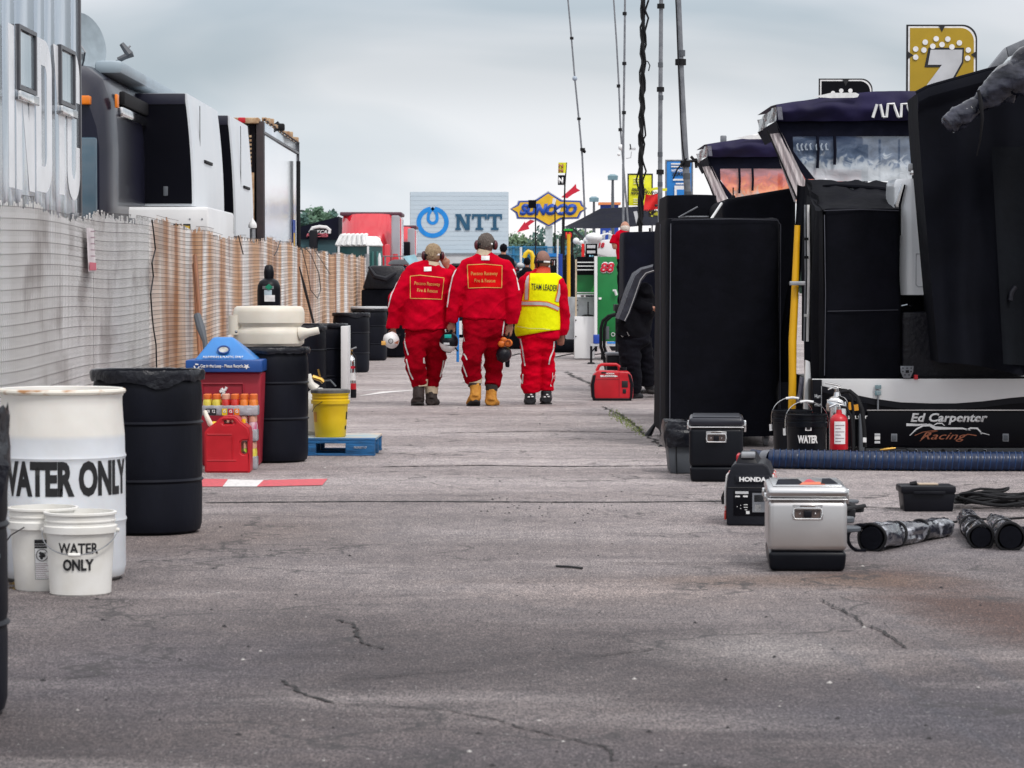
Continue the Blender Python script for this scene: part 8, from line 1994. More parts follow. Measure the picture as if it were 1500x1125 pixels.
ribbon_on(bv, [(757.5, 478), (775, 481), (795, 481.5), (806, 483), (812, 488)], .9, Y, mat('vest_edge', (.75, .75, .25), rough=.6), tC, 'hem_binding', .006)
fn = caster_fn(bv, .008)
text('TEAM LEADER', LB, tC, P(797.5, 425, Y), V(1, 0, -.07), V(0, 0, 1), 9.0 / s, 39 / s, bold=.006, fn=fn, name='vest_lettering', sub=True)
MB().tube([P(796, 390, Y), P(795, 396, Y), P(794, 401, Y)], [.075, .088, .105], 20, cap=False).ob('collar', mat('collar_orange', (.65, .06, .02), rough=.7), tC)
mb = MB(); c = P(795, 382.5, Y); mb.sphere(c + V(0, -.004, .012), 11.3 / s * 1.01, 24, 16, (.95, 1.12, 1.20)); mb.ob('hair', M_('hair_shaved'), tC)
ear_defender(tC, P(795, 382.5, Y) + V(.01, -.03, -.01), 11.3 / s, ((-.72, 1.25), (1, .55)), Y, strap=False)
MB().tube([P(783, 386, Y - .08), P(784, 378, Y - .07), P(788, 371.5, Y - .02), P(793, 369, Y + .02)], .010, 6).ob('head_strap', RUB, tC)
bp_ = bvh_of(pC)
for pts in ([(762, 496), (765, 510), (767, 524), (769, 536)], [(766, 548), (765, 562)], [(812, 500), (811, 512), (806, 524), (804, 534)], [(813, 548), (814, 558), (812, 568)]): ribbon_on(bp_, pts, 1.9, Y, LW, tC, 'leg_stripe', .005)
for x, dy, y0 in ((776.5, .02, 590), (800, .10, 588)):
	bt_ = boot(tC, M_('boot_black'), [(x, 573, dy, 8), (x, 581, dy, 8.2), (x, y0 - 4, dy - .02, 8.4)], (x - 1, y0 - 1.5, .16), Y, s)
	for ddx, ddy in ((1.5, 0), (-2, 3.5), (3.5, 3)):
		p = P(x + ddx, 578 + ddy, Y + dy - .085); MB().sphere(p, .010, 8, 6, (1.4, .5, .8)).ob('reflective_mark', LW, bt_)
# ---- man in black reaching under the flap
Y = 33.4; s = F / Y
tD, bD, jD, pD = person('person', 'man in black clothes bending under the lifted flap of the covered cabinet', Y, s, 930, (947, 430, 10.0),
	[(946, 422, -.1, 9, 9), (940, 428, 0, 20, 14), (936, 442, 0, 27, 19), (932, 460, 0, 28, 20), (928, 480, 0, 27, 20), (926, 494, 0, 26, 19)],
	[[(922, 436, 0, 10, 11), (930, 446, -.1, 10, 10), (944, 450, -.15, 9, 9), (956, 452, -.18, 8, 8)]],
	[[(927, 484, 0, 25, 18), (926, 500, 0, 24, 18), (921, 512, -.02, 17, 17), (924, 532, -.04, 15, 15), (928, 554, .0, 13, 13), (927, 574, .03, 11, 11)],
     [(934, 498, .1, 20, 16), (942, 516, .2, 15, 15), (946, 540, .25, 13, 13), (950, 565, .28, 11, 11)]],
	[], {'skin': M_('skin'), 'hair': None, 'top': mat('shirt_black', (.006, .006, .009), rough=.85, bump=.3, spec=.1), 'bottom': mat('trouser_black', (.006, .006, .010), rough=.85, bump=.3, spec=.1)}, None, hands=[(956, 452, -.18, 962, 451, -.18)])
MB().sphere(P(946, 422, Y), .075, 16, 10, (1.05, 1, .7)).ob('cap', BF, tD)
boot(tD, M_('boot_black'), [(927, 570, .03, 7.5), (928, 578, .03, 7.8)], (937, 581, .12), Y, s); boot(tD, M_('boot_black'), [(950, 560, .28, 7), (951, 566, .28, 7)], (955, 569, .4), Y, s)
MB().tube([P(919, 486, Y - .2), P(922, 492, Y - .2)], .008, 6).ob('key_clip', CHR, tD); MB().tube([P(910, 491, Y - .2), P(913, 493, Y - .2)], .01, 6).ob('key_clip', CHR, tD)
# ---- man in red polo on the platform
Y = 42.0; s = F / Y
tE, bE, jE, pE = person('person', 'bald man in a red polo shirt standing above the green numbered cart', Y, s, 916, (915.5, 333, 7.0),
	[(916, 339, 0, 6, 6), (914, 343, 0, 12, 8), (913, 349, 0, 14.5, 9), (914, 360, 0, 12.5, 9), (914, 374, 0, 12, 9), (914, 380, 0, 12, 9)],
	[[(902, 346, 0, 6, 6), (899, 352, -.02, 6, 6), (898, 357, -.03, 5.5, 5.5)], [(925, 346, 0, 6, 6), (930, 354, .03, 5.5, 5.5)]],
	[[(915, 376, 0, 11, 8), (912, 392, 0, 8, 8), (911, 415, 0, 6.5, 7), (911, 444, 0, 6, 6)], [(918, 384, .05, 8, 8), (920, 410, .05, 6.5, 7), (920, 444, .05, 6, 6)]],
	[], {'skin': M_('skin'), 'hair': None, 'top': JR, 'bottom': M_('trouser_black')}, None, hands=[(897, 357, -.03, 903, 361, -.03)], vox=.011)
MB().sphere(P(915.5, 334, Y) + V(0, -.012, -.01), 7 / s, 16, 12, (1.02, 1.1, .9)).ob('hair', M_('hair_white'), tE)
zpl = P(915, 446, Y).z
pf = thing('platform', 'dark platform cart the man in the red polo stands on', 'platform', (P(915, 446, Y).x, Y, 0))
a = P(900, 446, Y); MB().box((a.x, Y - .3, zpl - .1), (a.x + .6, Y + .5, zpl)).ob('deck', RUB, pf, bevel=.01)
for xx in (a.x + .03, a.x + .52):
	for yy in (Y - .25, Y + .4): MB().box((xx, yy, 0), (xx + .05, yy + .05, zpl - .1)).ob('leg', RUB, pf)
boot(tE, M_('boot_black'), [(911, 438, 0, 5.5), (911, 442, 0, 6)], (911, 443, .16), Y, s); boot(tE, M_('boot_black'), [(920, 438, .05, 5.5), (920, 442, .05, 6)], (920, 443, .2), Y, s)
# ---- distant crew
def far_person(label, Y, px, head, r, w, hip, foot, top, bottom, skin='skin', hair=None, arms=None):
	s = F / Y; sh = head + r * 1.9
	tt_ = person('person', label, Y, s, px, (px, head, r), [(px, sh - r * .5, 0, r * .8, r * .8), (px, sh, 0, w * .7, r), (px, sh + r * .8, 0, w, r * 1.3), (px, (sh + hip) / 2, 0, w * .92, r * 1.3), (px, hip, 0, w * .9, r * 1.2)],
		arms or [[(px - w * .9, sh + r * .6, 0, r * .6, r * .6), (px - w * 1.2, (sh + hip) / 2, 0, r * .55, r * .55), (px - w * 1.1, hip, .05, r * .45, r * .45)], [(px + w * .9, sh + r * .6, 0, r * .6, r * .6), (px + w * 1.2, (sh + hip) / 2, 0, r * .55, r * .55), (px + w * 1.1, hip, .05, r * .45, r * .45)]],
		[[(px, hip - 2, 0, w * .85, r * 1.1), (px - w * .4, hip + (foot - hip) * .4, 0, r * .8, r * .9), (px - w * .45, foot, 0, r * .6, r * .6)], [(px + w * .2, hip, 0, w * .6, r), (px + w * .4, hip + (foot - hip) * .4, .05, r * .8, r * .9), (px + w * .45, foot, .05, r * .6, r * .6)]],
		[], {'skin': M_(skin), 'hair': M_(hair) if hair else None, 'top': M_(top), 'bottom': M_(bottom)}, vox=.014, fold_amp=.01)
	return tt_[0]
def gy(Y): return 413 + F * H / Y
far_person('person in a black hood seen over the shoulder of the tallest man', 45, 737.5, 364.5, 5.5, 13, 425, gy(45) - 2, 'shirt_black', 'trouser_black', hair='black_fabric')
far_person('person in black with a dark cap bending by the yellow hook', 55, 772, 384, 5, 9, 425, gy(55) - 2, 'shirt_black', 'trouser_black', 'skin_tan', 'black_fabric')
# ================================================================ FAR END OF THE LANE
Yn = 200.0
a, b_ = P(600.5, 281, Yn), P(745, 372, Yn)
nb = thing('letter_board', 'large pale blue board with a ring emblem and three dark capitals', 'billboard', ((a.x + b_.x) / 2, Yn, 0))
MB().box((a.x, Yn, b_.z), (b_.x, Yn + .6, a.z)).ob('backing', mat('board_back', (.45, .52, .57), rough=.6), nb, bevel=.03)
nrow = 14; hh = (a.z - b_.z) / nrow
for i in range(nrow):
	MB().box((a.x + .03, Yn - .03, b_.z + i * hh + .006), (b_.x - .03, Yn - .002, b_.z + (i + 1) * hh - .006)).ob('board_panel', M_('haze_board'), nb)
c = P(642.5, 326, Yn - .05); rr = (P(666, 326, Yn).x - P(619, 326, Yn).x) / 2 - .12
def arcband(cx, cz, rx, rz, w, a0, a1, n, y, m, par, nm, ry=None):
	vs = []
	for i in range(n + 1):
		t = R(a0 + (a1 - a0) * i / n)
		for k in (-1, 1): vs.append(V(cx + (rx + k * w / 2) * math.cos(t), y, cz + (rz + k * w / 2) * math.sin(t)))
	mb = MB().add(vs + [v + V(0, .02, 0) for v in vs], [(2 * i, 2 * i + 1, 2 * i + 3, 2 * i + 2) for i in range(n)]); return mb.ob(nm, m, par, smooth=False)
sn = F / Yn
arcband(c.x, c.z, 20.3 / sn, 19.6 / sn, 6.6 / sn, 98, 442, 60, Yn - .06, M_('ntt_blue'), nb, 'ring_emblem')
dl = P(634 + .5, 319, Yn)
arcband(P(633.8, 319, Yn).x, P(0, 320, Yn).z, 6.6 / sn, 7.0 / sn, 4.6 / sn, 180, 360, 24, Yn - .062, M_('ntt_blue'), nb, 'ring_emblem')
for sg in (-1, 1):
	xx = 633.8 + sg * 6.6; stx = [P(xx, 320, Yn - .061), P(xx - sg * .6, 314, Yn - .061), P(633.8 + sg * 2.8, 308.5, Yn - .061), P(633.8 - sg * 1.5, 304.5, Yn - .061)]
	L_ = []; w = 2.3 / sn
	for i, p in enumerate(stx):
		t = stx[min(i + 1, 3)] - stx[max(0, i - 1)]; t.normalize(); nn = V(-t.z, 0, t.x); L_ += [p + nn * w, p - nn * w]
	MB().add(L_, [(2 * i, 2 * i + 1, 2 * i + 3, 2 * i + 2) for i in range(3)]).ob('ring_emblem', M_('ntt_blue'), nb, smooth=False)
arcband(P(633.8, 328, Yn).x, P(0, 325.5, Yn).z, 20.3 / sn, 19.6 / sn, 6.6 / sn, 98, 442, 60, Yn - .06, M_('ntt_blue'), nb, 'ring_emblem')
nb_ring = [o for o in nb.children if o.name.startswith('ring_emblem')]
bpy.data.objects.remove(nb_ring[0])
def slab(ch, x0, x1, y0, y1, par, m):
	def q(u, v): p = P(x0 + (x1 - x0) * u, y1 + (y0 - y1) * v, Yn - .07); return p
	S = {'N': [[(0, 0), (.36, 0), (.36, .13), (.28, .13), (.28, 1), (0, 1), (0, .87), (.08, .87), (.08, .13), (0, .13)], [(.62, .87), (.62, 1), (1, 1), (1, .87), (.92, .87), (.92, 0), (.72, 0), (.72, .87)], [(.10, 1), (.36, 1), (.90, 0), (.64, 0)]],
         'T': [[(0, 1), (1, 1), (1, .66), (.88, .66), (.86, .84), (.62, .84), (.62, .14), (.76, .14), (.76, 0), (.24, 0), (.24, .14), (.38, .14), (.38, .84), (.14, .84), (.12, .66), (0, .66)]]}
	for k, pl in enumerate(S[ch]): poly([q(u, v) - V(0, .01 * k, 0) for u, v in pl], m, par, 'letter', V(0, -.03, 0))
slab('N', 667, 690, 313.5, 337, nb, M_('ntt_navy')); slab('T', 691.5, 713, 313.5, 337, nb, M_('ntt_navy')); slab('T', 714, 735.5, 313.5, 337, nb, M_('ntt_navy'))
a, b_ = P(560, 373, Yn - 1), P(748, 373, Yn - 1)
wb_ = thing('white_building', 'long low white building carrying the pale blue letter board', 'building', ((a.x + b_.x) / 2, Yn, 0))
MB().box((a.x, Yn - .9, 0), (b_.x, Yn + 7, a.z)).ob('wall', mat('far_white', (.60, .62, .64), rough=.7, scale=.5), wb_)
MB().box((a.x - .1, Yn - 1.0, a.z), (b_.x + .1, Yn + 7.1, a.z + .12)).ob('roof', mat('far_grey', (.22, .25, .28), rough=.7), wb_)
Ys = 150.0; sS = F / Ys
su = thing('fuel_sign', 'yellow and blue diamond sign with a red arrow through it', 'sign', (P(803, 330, Ys).x, Ys, 0))
def sp_(pts, m, y, nm, d=-.03): return poly([V(P(x, yy, Ys).x, Ys + y, P(x, yy, Ys).z) for x, yy in pts], m, su, nm, V(0, d, 0))
outer = [(748, 306), (758, 300), (760, 294.5), (783, 294), (803, 281.5), (823, 293.5), (851, 294.5), (853, 300), (859, 305.5), (851, 311), (847, 320), (823, 320.5), (804, 331.5), (783, 320.5), (758, 320), (756, 312)]
def inset(pts, k):
	cx, cy = 803.5, 306.5; return [(cx + (x - cx) * (1 - k / max(8, abs(x - cx)) if abs(x - cx) > 8 else 1 - k / 30), cy + (y - cy) * (1 - k / max(9, abs(y - cy)))) for x, y in pts]
big = [(803.5 + (x - 803.5) * 1.03, 306.5 + (y - 306.5) * 1.07) for x, y in outer]
sp_(big, CLP, .03, 'pale_edge'); sp_(outer, M_('sign_blue'), 0, 'blue_border'); sp_(inset(outer, 2.0), M_('sign_yellow'), -.035, 'yellow_face')
letters = mat('sign_letter', (.006, .07, .42), rough=.5)
text('SUNOCO', letters, su, V(P(803, 312.5, Ys).x, Ys - .08, P(0, 313.8, Ys).z), V(1, 0, 0), V(0, 0, 1), 14.6 / sS, 84 / sS, bold=.075, shear=.3, depth=.03)
sp_([(757, 340.5), (769, 324), (769.5, 327), (777, 321.5), (784, 323.5), (774, 331), (775.5, 335.5)], M_('sign_red'), .06, 'red_arrow')
sp_([(822, 289), (838, 275), (843.5, 269), (844.5, 275.5), (850, 279), (839, 284.5), (831, 290.5)], M_('sign_red'), .06, 'red_arrow')
a = P(803, 331, Ys); MB().box((P(799, 331, Ys).x, Ys + .1, 0), (P(809.5, 331, Ys).x, Ys + .5, a.z)).ob('post', mat('post_pale', (.50, .56, .58), rough=.6), su)
Yg = 62.0
fp = thing('flag_pole', 'thin pole flying a small yellow and a small black letter flag', 'flag pole', (P(828, 400, Yg).x, Yg, 0))
a = P(830, 238, Yg); b_ = P(826, 330, Yg); MB().tube([a, P(827.5, 270, Yg), b_, V(b_.x, Yg, 0)], [.012, .016, .02, .025], 8).ob('pole', RUB, fp)
def flag(x0, y0, x1, y1, m, y=0):
	return MB().grid(lambda u, v: P(x0 + (x1 - x0) * u + (1 - v) * .5, y0 + (y1 - y0) * v, Yg + .02 * math.sin(u * 5 + v)), 8, 6).ob('flag', M_(m), fp)
flag(817.5, 238, 829, 253.5, 'fluo_yellow'); flag(817, 256.5, 828, 271, 'black_plastic')
for x, y, m_, h_ in ((821.5, 245.5, 'copper_print', 5.4), (821.5, 252.5, 'copper_print', 5.4), (821.5, 268, 'letter_white', 8)):
	text('N', M_(m_), fp, P(x, y, Yg - .03), V(1, 0, 0), V(0, 0, 1), h_ / (F / Yg), 7 / (F / Yg), bold=.06, name='flag_letter')
for (x, yt, yb, label, bx) in ((784.5, 293, 420, 'thin dark pole with a small black square board before the fuel sign', (774, 293, 785.5, 305)), (813, 291, 420, 'dark pole with white pennant shapes before the fuel sign', None), (824, 318, 420, 'plain dark pole beside the fuel sign post', None)):
	Yq = 66.0; a = P(x, yt, Yq); t = thing('pole', label, 'pole', (a.x, Yq, 0)); MB().tube([a, V(a.x, Yq, 0)], .016, 8).ob('shaft', RUB, t)
	if bx: MB().box((P(bx[0], 300, Yq).x, Yq - .03, P(0, bx[3], Yq).z), (P(bx[2], 300, Yq).x, Yq - .0, P(0, bx[1], Yq).z)).ob('board', BF, t)
	elif x == 813:
		poly([P(810, 290, Yq - .02), P(815, 291, Yq - .02), P(813, 300, Yq - .02), P(809, 298, Yq - .02)], LW, t, 'pennant', V(0, .01, 0)); poly([P(815, 308, Yq - .02), P(822, 304, Yq - .02), P(820, 310, Yq - .02), P(817, 312, Yq - .02)], LW, t, 'pennant', V(0, .01, 0))
for px, py, Yl, lb in ((897.5, 262, 120, 'tall floodlight post left of the yellow banner'), (870, 294, 130, 'lower floodlight post just above the black canopy')):
	a = P(px, py, Yl); t = thing('light_post', lb, 'light', (a.x, Yl, 0), group='floodlight posts'); MB().tube([V(a.x, Yl, 0), V(a.x, Yl, a.z - 1.2), V(a.x, Yl, a.z)], [.10, .07, .05], 8).ob('post', TG, t)
	MB().hexa([V(a.x - .2, Yl - .2, a.z - .05), V(a.x + .2, Yl - .2, a.z - .05), V(a.x + .2, Yl + .2, a.z - .05), V(a.x - .2, Yl + .2, a.z - .05)], [V(a.x - .22, Yl - .2, a.z + .12), V(a.x + .22, Yl - .2, a.z + .12), V(a.x + .1, Yl + .2, a.z + .2), V(a.x - .1, Yl + .2, a.z + .2)]).ob('lamp_head', mat('lamp_bluegrey', (.16, .28, .33), rough=.5), t)
def banner(x0, x1, y0, y1, Yv, m, label, fr='letter_black', lines=()):
	a, b_ = P(x0, y0, Yv), P(x1, y1, Yv); t = thing('banner', label, 'banner', ((a.x + b_.x) / 2, Yv, 0), group=None)
	MB().box((a.x, Yv, b_.z), (b_.x, Yv + .06, a.z)).ob('panel', M_(m), t, bevel=.01)
	for xx in (a.x - .03, b_.x): MB().box((xx, Yv - .01, 0), (xx + .03, Yv + .05, a.z + .03)).ob('post', M_(fr), t)
	MB().box((a.x, Yv - .01, a.z + .001), (b_.x, Yv + .05, a.z + .03)).ob('rail', M_(fr), t)
	return t
sY = F / 70.0
bnn = banner(921, 954.5, 256, 301, 70, 'fluo_yellow', 'upright yellow banner between the thin masts and the black mast')
text('FIRESTONE', LB, bnn, P(938, 280, 69.97), V(1, 0, 0), V(0, 0, 1), 4.5 / sY, 26 / sY, bold=.04, shear=.3); text('PERFORMANCE', LB, bnn, P(936, 285, 69.97), V(1, 0, 0), V(0, 0, 1), 3.6 / sY, 24 / sY, bold=.04, shear=.3)
for yy in (261, 264.5, 268, 291, 294, 297.5): a, b_ = P(928, yy, 69.97), P(944 if yy < 280 else 937, yy + 1.2, 69.97); MB().box((a.x, 69.97, b_.z), (b_.x, 69.995, a.z)).ob('print_line', mat('pale_yellow', (.8, .8, .45), rough=.5), bnn)
bnb = banner(976.5, 1013, 236, 300, 60, 'banner_blue', 'upright blue banner behind the grey leaning mast', 'alu_grey'); sB = F / 60.
text('NTT INDYCAR', LW, bnb, P(996, 252, 59.97), V(1, 0, 0), V(0, 0, 1), 4 / sB, 24 / sB, bold=.04); text('SERIES', LB, bnb, P(996, 257, 59.97), V(1, 0, 0), V(0, 0, 1), 4 / sB, 24 / sB, bold=.04, shear=.3)
for y0, y1, x0, x1 in ((239, 241, 983, 1003), (243, 245, 983, 1003), (262, 264.5, 986, 1008), (268, 270, 990, 1008)): a, b_ = P(x0, y0, 59.97), P(x1, y1, 59.97); MB().box((a.x, 59.97, b_.z), (b_.x, 59.995, a.z)).ob('print_line', LW, bnb)
a, b_ = P(988, 272, 59.97), P(1008, 298, 59.97); MB().box((a.x, 59.96, b_.z), (b_.x, 59.99, a.z)).ob('print_panel', LW, bnb); MB().box((a.x + .05, 59.95, b_.z), (b_.x - .05, 59.97, a.z - .08)).ob('print_panel', M_('banner_blue'), bnb)
MB().sphere(P(1001, 297, 58), .12, 12, 8, (1.6, 1, .8)).ob('dark_cover', BF, bnb)
Yr = 56.0; rf_ = thing('red_flag', 'red flag with chequered and yellow edges beside the black mast', 'flag', (P(955, 400, Yr).x, Yr, 0))
MB().grid(lambda u, v: P(942 + 4 * (1 - v) + 22 * u, 284 + 24 * v + 1.5 * math.sin(u * 5), Yr + .05 * math.sin(u * 6 + v * 3)), 12, 8).ob('cloth', mat('flag_red', (.75, .01, .01), rough=.6), rf_)
for k in range(7):
	for (yy, sh) in ((280.5, 1.0), (307, -2)):
		for j in range(2):
			x = 944 + k * 3.2 + (1.6 if j else 0); p = P(x, yy + j * 1.8, Yr - .04); q = P(x + 1.7, yy + j * 1.8 + 1.8, Yr - .04)
			MB().box((p.x, Yr - .05, q.z), (q.x, Yr - .03, p.z)).ob('check', LB, rf_)
MB().grid(lambda u, v: P(947 + 30 * u, 275 + 4 * v + math.sin(u * 9) * 1, Yr + .1), 8, 2).ob('yellow_edge', M_('fluo_yellow'), rf_); MB().grid(lambda u, v: P(950 + 14 * u, 309 + 9 * v, Yr + .1), 4, 2).ob('yellow_edge', mat('chk_yellow', (.75, .75, .05), (.02, .02, .02), scale=9, lo=.48, hi=.52, rough=.6), rf_)
MB().tube([P(966, 275, Yr), V(P(968, 300, Yr).x, Yr, 0)], .02, 8).ob('pole', RUB, rf_); MB().sphere(P(961, 301, Yr - .08), .03, 8, 6).ob('emblem', LB, rf_)
Yt = 64.0; ct = thing('canopy_tent', 'wide black canopy tent with a drooping left tip over the white cart', 'tent', (P(900, 330, Yt).x, Yt, 0))
def roofn(u, v):
	x = 827 + 160 * u; top = [(827, 332), (850, 321), (880, 305), (905, 304), (940, 302), (990, 318)]
	for (xa, ya_), (xb, yb_) in zip(top[:-1], top[1:]):
		if xa <= x <= xb: yt_ = ya_ + (yb_ - ya_) * (x - xa) / (xb - xa)
	bot = 333.5 + 2.5 * math.sin(math.pi * min(1, u * 1.4)) - 4 * u
	y = bot + (yt_ - bot) * v; return P(x, min(y, bot), Yt + 2.0 * v + .06 * noise.noise(V(u * 7, v * 5, 2)))
MB().grid(roofn, 40, 12).ob('roof', M_('navy_dark'), ct)
for x in (838, 952): p = P(x, 334, Yt + .3); MB().tube([p, V(p.x, Yt + .3, 0)], .025, 8).ob('pole', RUB, ct)
MB().tube([P(838, 334, Yt + .2), P(861, 356, Yt + .2)], .03, 6).ob('brace', TG, ct)
poly([P(928, 310, Yt - .05), P(933, 309, Yt - .05), P(935, 316, Yt - .05), P(932, 328, Yt - .05)], CLP, ct, 'pale_flap', V(0, .02, 0))
a, b_ = P(880, 300, 140), P(906, 308, 140); og = MB().box((a.x, 140, 0), (b_.x, 141, a.z)).ob('kiosk', M_('sign_blue')); tag(og, 'blue kiosk with an orange top edge peeking over the black tent', 'kiosk')
MB().box((a.x - .1, 139.8, a.z), (b_.x + .1, 141, a.z + .12)).ob('roof', mat('kiosk_orange', (.75, .25, .08), rough=.5), og)
Yw = 60.0; w18 = thing('numbered_cart', 'white cart body marked 18 in red under the black tent', 'cart', (P(882, 400, Yw).x, Yw, 0))
q = [P(*k, Yw) for k in ((859, 353), (906, 350), (906, 377), (896, 378), (876, 373), (860, 368))]
MB().prism(q, V(0, 1.6, 0)).ob('body', WP, w18, bevel=.03)
text('18', M_('sign_red'), w18, P(881, 362.5, Yw - .01), V(1, 0, 0), V(0, 0, 1), 7 / (F / Yw), 9.5 / (F / Yw), bold=.06, shear=.25, depth=.01)
MB().sphere(P(870, 348, Yw), .15, 16, 10, (1.2, 1, .7)).ob('tank_dome', WP, w18); MB().tube([P(878, 352, Yw), P(880, 345, Yw), P(890, 342, Yw), P(900, 346, Yw)], .02, 6).ob('top_rail', WP, w18)
for x in (884, 893): MB().tube([P(x, 351, Yw + .1), P(x + 1, 338, Yw + .1)], .03, 8).ob('fitting', CLP, w18)
MB().box((P(870, 376, Yw).x, Yw + .1, 0), (P(876, 376, Yw).x, Yw + .2, P(0, 372, Yw).z)).ob('leg', TG, w18); MB().box((P(900, 376, Yw).x, Yw + .1, 0), (P(903, 376, Yw).x, Yw + .2, P(0, 376, Yw).z)).ob('leg', TG, w18)
for x, y, r in ((844, 353, .07), (852, 356, .06), (859, 352, .07)): MB().sphere(P(x, y, Yw + .3), r, 12, 8).ob('white_drum_cap', WP, w18)
Yg8 = 50.0; s8 = F / Yg8; a, b_ = P(875, 376, Yg8), P(909, 376, Yg8)
g8 = thing('numbered_cabinet', 'tall green cabinet marked 88 in red with white edging', 'cabinet', ((a.x + b_.x) / 2, Yg8, 0))
MB().box((a.x, Yg8, P(0, 500, Yg8).z), (b_.x + .3, Yg8 + 1.2, a.z)).ob('body', M_('green_paint'), g8, bevel=.01)
MB().box((a.x - .05, Yg8 - .02, P(0, 500, Yg8).z), (a.x + .0, Yg8 + .2, a.z + .01)).ob('white_edge', WP, g8)
MB().box((P(905, 400, Yg8).x, Yg8 - .015, P(0, 500, Yg8).z), (P(907, 400, Yg8).x, Yg8 - .002, P(0, 465, Yg8).z)).ob('white_edge', WP, g8)
for dd, m_, bo in ((.006, 'letter_black', .13), (.012, 'letter_white', .10), (.018, 'sign_red', .035)):
	text('88', M_(m_), g8, V(P(889.5, 399, Yg8).x, Yg8 - dd, P(0, 398.3, Yg8).z), V(1, 0, 0), V(0, 0, 1), 13.5 / s8, 20.5 / s8, bold=bo, shear=.2, depth=.003)
p = P(878.5, 437, Yg8); MB().box((p.x - .02, Yg8 - .02, p.z - .02), (p.x + .03, Yg8, p.z + .015)).ob('latch', LW, g8)
p = P(898, 490, Yg8 - .02); MB().torus(p, .03, .008, 14, 6, 'Y').ob('gauge', CLP, g8); MB().tube([P(890, 497, Yg8 - .05), P(890, 478, Yg8 - .05)], .03, 8).ob('bottle', TG, g8)
for xx in (a.x + .1, b_.x + .2): MB().tube([(xx - .03, Yg8 + .15, .07), (xx + .03, Yg8 + .15, .07)], .07, 12).ob('caster', RUB, g8)
MB().tube([P(903, 432, Yg8 - .05), P(901, 425, Yg8 - .08), P(899, 426, Yg8 - .05)], .025, 8).ob('grab_handle', WP, g8)
lf = thing('ladder_frame', 'white ladder rails on a dark frame with a green panel beside the 88 cabinet', 'rack', (P(858, 450, 50.5).x, 50.5, 0))
Yl = 50.4
for y in (383.5, 389, 394.5, 428, 431): MB().box(tuple(P(844, y + 1.4, Yl)), tuple(P(873, y, Yl + .04))).ob('rung', WP, lf)
MB().box(tuple(P(842.5, 500, Yl)), tuple(P(845, 380, Yl + .06))).ob('rail', M_('cuff_cream'), lf); MB().box(tuple(P(870.8, 462, Yl)), tuple(P(873, 378, Yl + .06))).ob('rail', WP, lf)
MB().box(tuple(P(845, 432, Yl + .15)), tuple(P(871, 403, Yl + .2))).ob('green_panel', M_('green_paint'), lf); poly([P(864, 430, Yl + .14), P(871, 430, Yl + .14), P(871, 415, Yl + .14)], M_('green_light'), lf, 'green_panel', V(0, -.01, 0))
MB().box(tuple(P(845, 403, Yl + .15)), tuple(P(871, 376, Yl + .25))).ob('dark_panel', M_('cart_black'), lf)
gb = thing('grey_cabinet', 'pale grey riveted cabinet with a white box below beside the green cabinet', 'cabinet', (P(858, 480, 50).x, 50.3, 0))
MB().box(tuple(P(829, 497, 50.6)), tuple(P(873, 435, 51.2))).ob('body', mat('cab_grey', (.52, .54, .56), rough=.5), gb, bevel=.01)
MB().box((P(841.5, 500, 50.2).x, 50.2, .02), (P(871, 500, 50.2).x, 50.55, P(0, 463.5, 50.2).z)).ob('white_box', WP, gb, bevel=.01)
for x in (846,):
	for y in (440, 447, 454): MB().sphere(P(x, y, 50.58), .012, 6, 5).ob('rivet', TG, gb)
MB().tube([P(861.5, 462, 50.1), P(861.5, 442, 50.1)], .012, 6).ob('aerial', RUB, gb); MB().sphere(P(861, 463, 50.3), .09, 14, 8, (1.2, 1, .35)).ob('black_dome', RUB, gb)
for y in (469, 493): MB().sphere(P(843.5, y, 50.18), .014, 6, 5).ob('rivet', LB, gb)
bd = thing('sponsor_board', 'black board of small white logos with a red edge left of the 18 cart', 'board', (P(864, 370, 56).x, 56, 0))
MB().box((P(858, 380, 56).x, 56, 0), (P(875, 380, 56).x, 56.1, P(0, 357, 56).z)).ob('board', M_('cart_black'), bd); MB().box((P(852, 380, 55.9).x, 55.9, P(0, 379, 55.9).z), (P(856, 380, 55.9).x, 55.95, P(0, 357, 55.9).z)).ob('red_edge', M_('flag_red'), bd)
for y0, y1, m_ in ((359, 363.5, 'cloud_print'), (367, 371, 'cloud_print'), (381, 383, 'letter_white')): MB().box(tuple(P(860, y1, 55.95)), tuple(P(872, y0, 55.97))).ob('logo', M_(m_), bd)
text('M', mat('logo_blue', (.25, .6, .8), rough=.4), bd, P(866, 378.5, 55.94), V(1, 0, 0), V(0, 0, 1), .06, .08, bold=.08)
dk = thing('pit_equipment', 'dark cabinet with upright poles behind the team leader', 'cabinet', (P(828, 400, 58).x, 58, 0))
MB().box((P(806, 395, 58).x, 58, .05), (P(843, 395, 58).x, 58.8, P(0, 379, 58).z)).ob('body', M_('cart_black'), dk, bevel=.03)
MB().box((P(828, 395, 57).x, 57, .3), (P(841, 395, 57).x, 57.4, P(0, 372, 57).z)).ob('cover', BF, dk, bevel=.04)
for x, y0, m_, r in ((817, 350, 'letter_white', .02), (823, 345, 'rubber', .03), (821, 372, 'sign_blue', .05)): p = P(x, y0, 56.5); MB().tube([p, V(p.x, 56.5, .3)], r, 8).ob('pole', M_(m_), dk)
pbx = thing('pit_board', 'small black pit board with red digits on a yellow pole', 'sign', (P(832, 400, 55).x, 55, 0))
MB().box(tuple(P(827, 351, 55)), tuple(P(839, 338, 55.05))).ob('board', LB, pbx); text('10', M_('flag_red'), pbx, P(833, 348.5, 54.99), V(1, 0, 0), V(0, 0, 1), 8 / (F / 55), 9 / (F / 55), bold=.08)
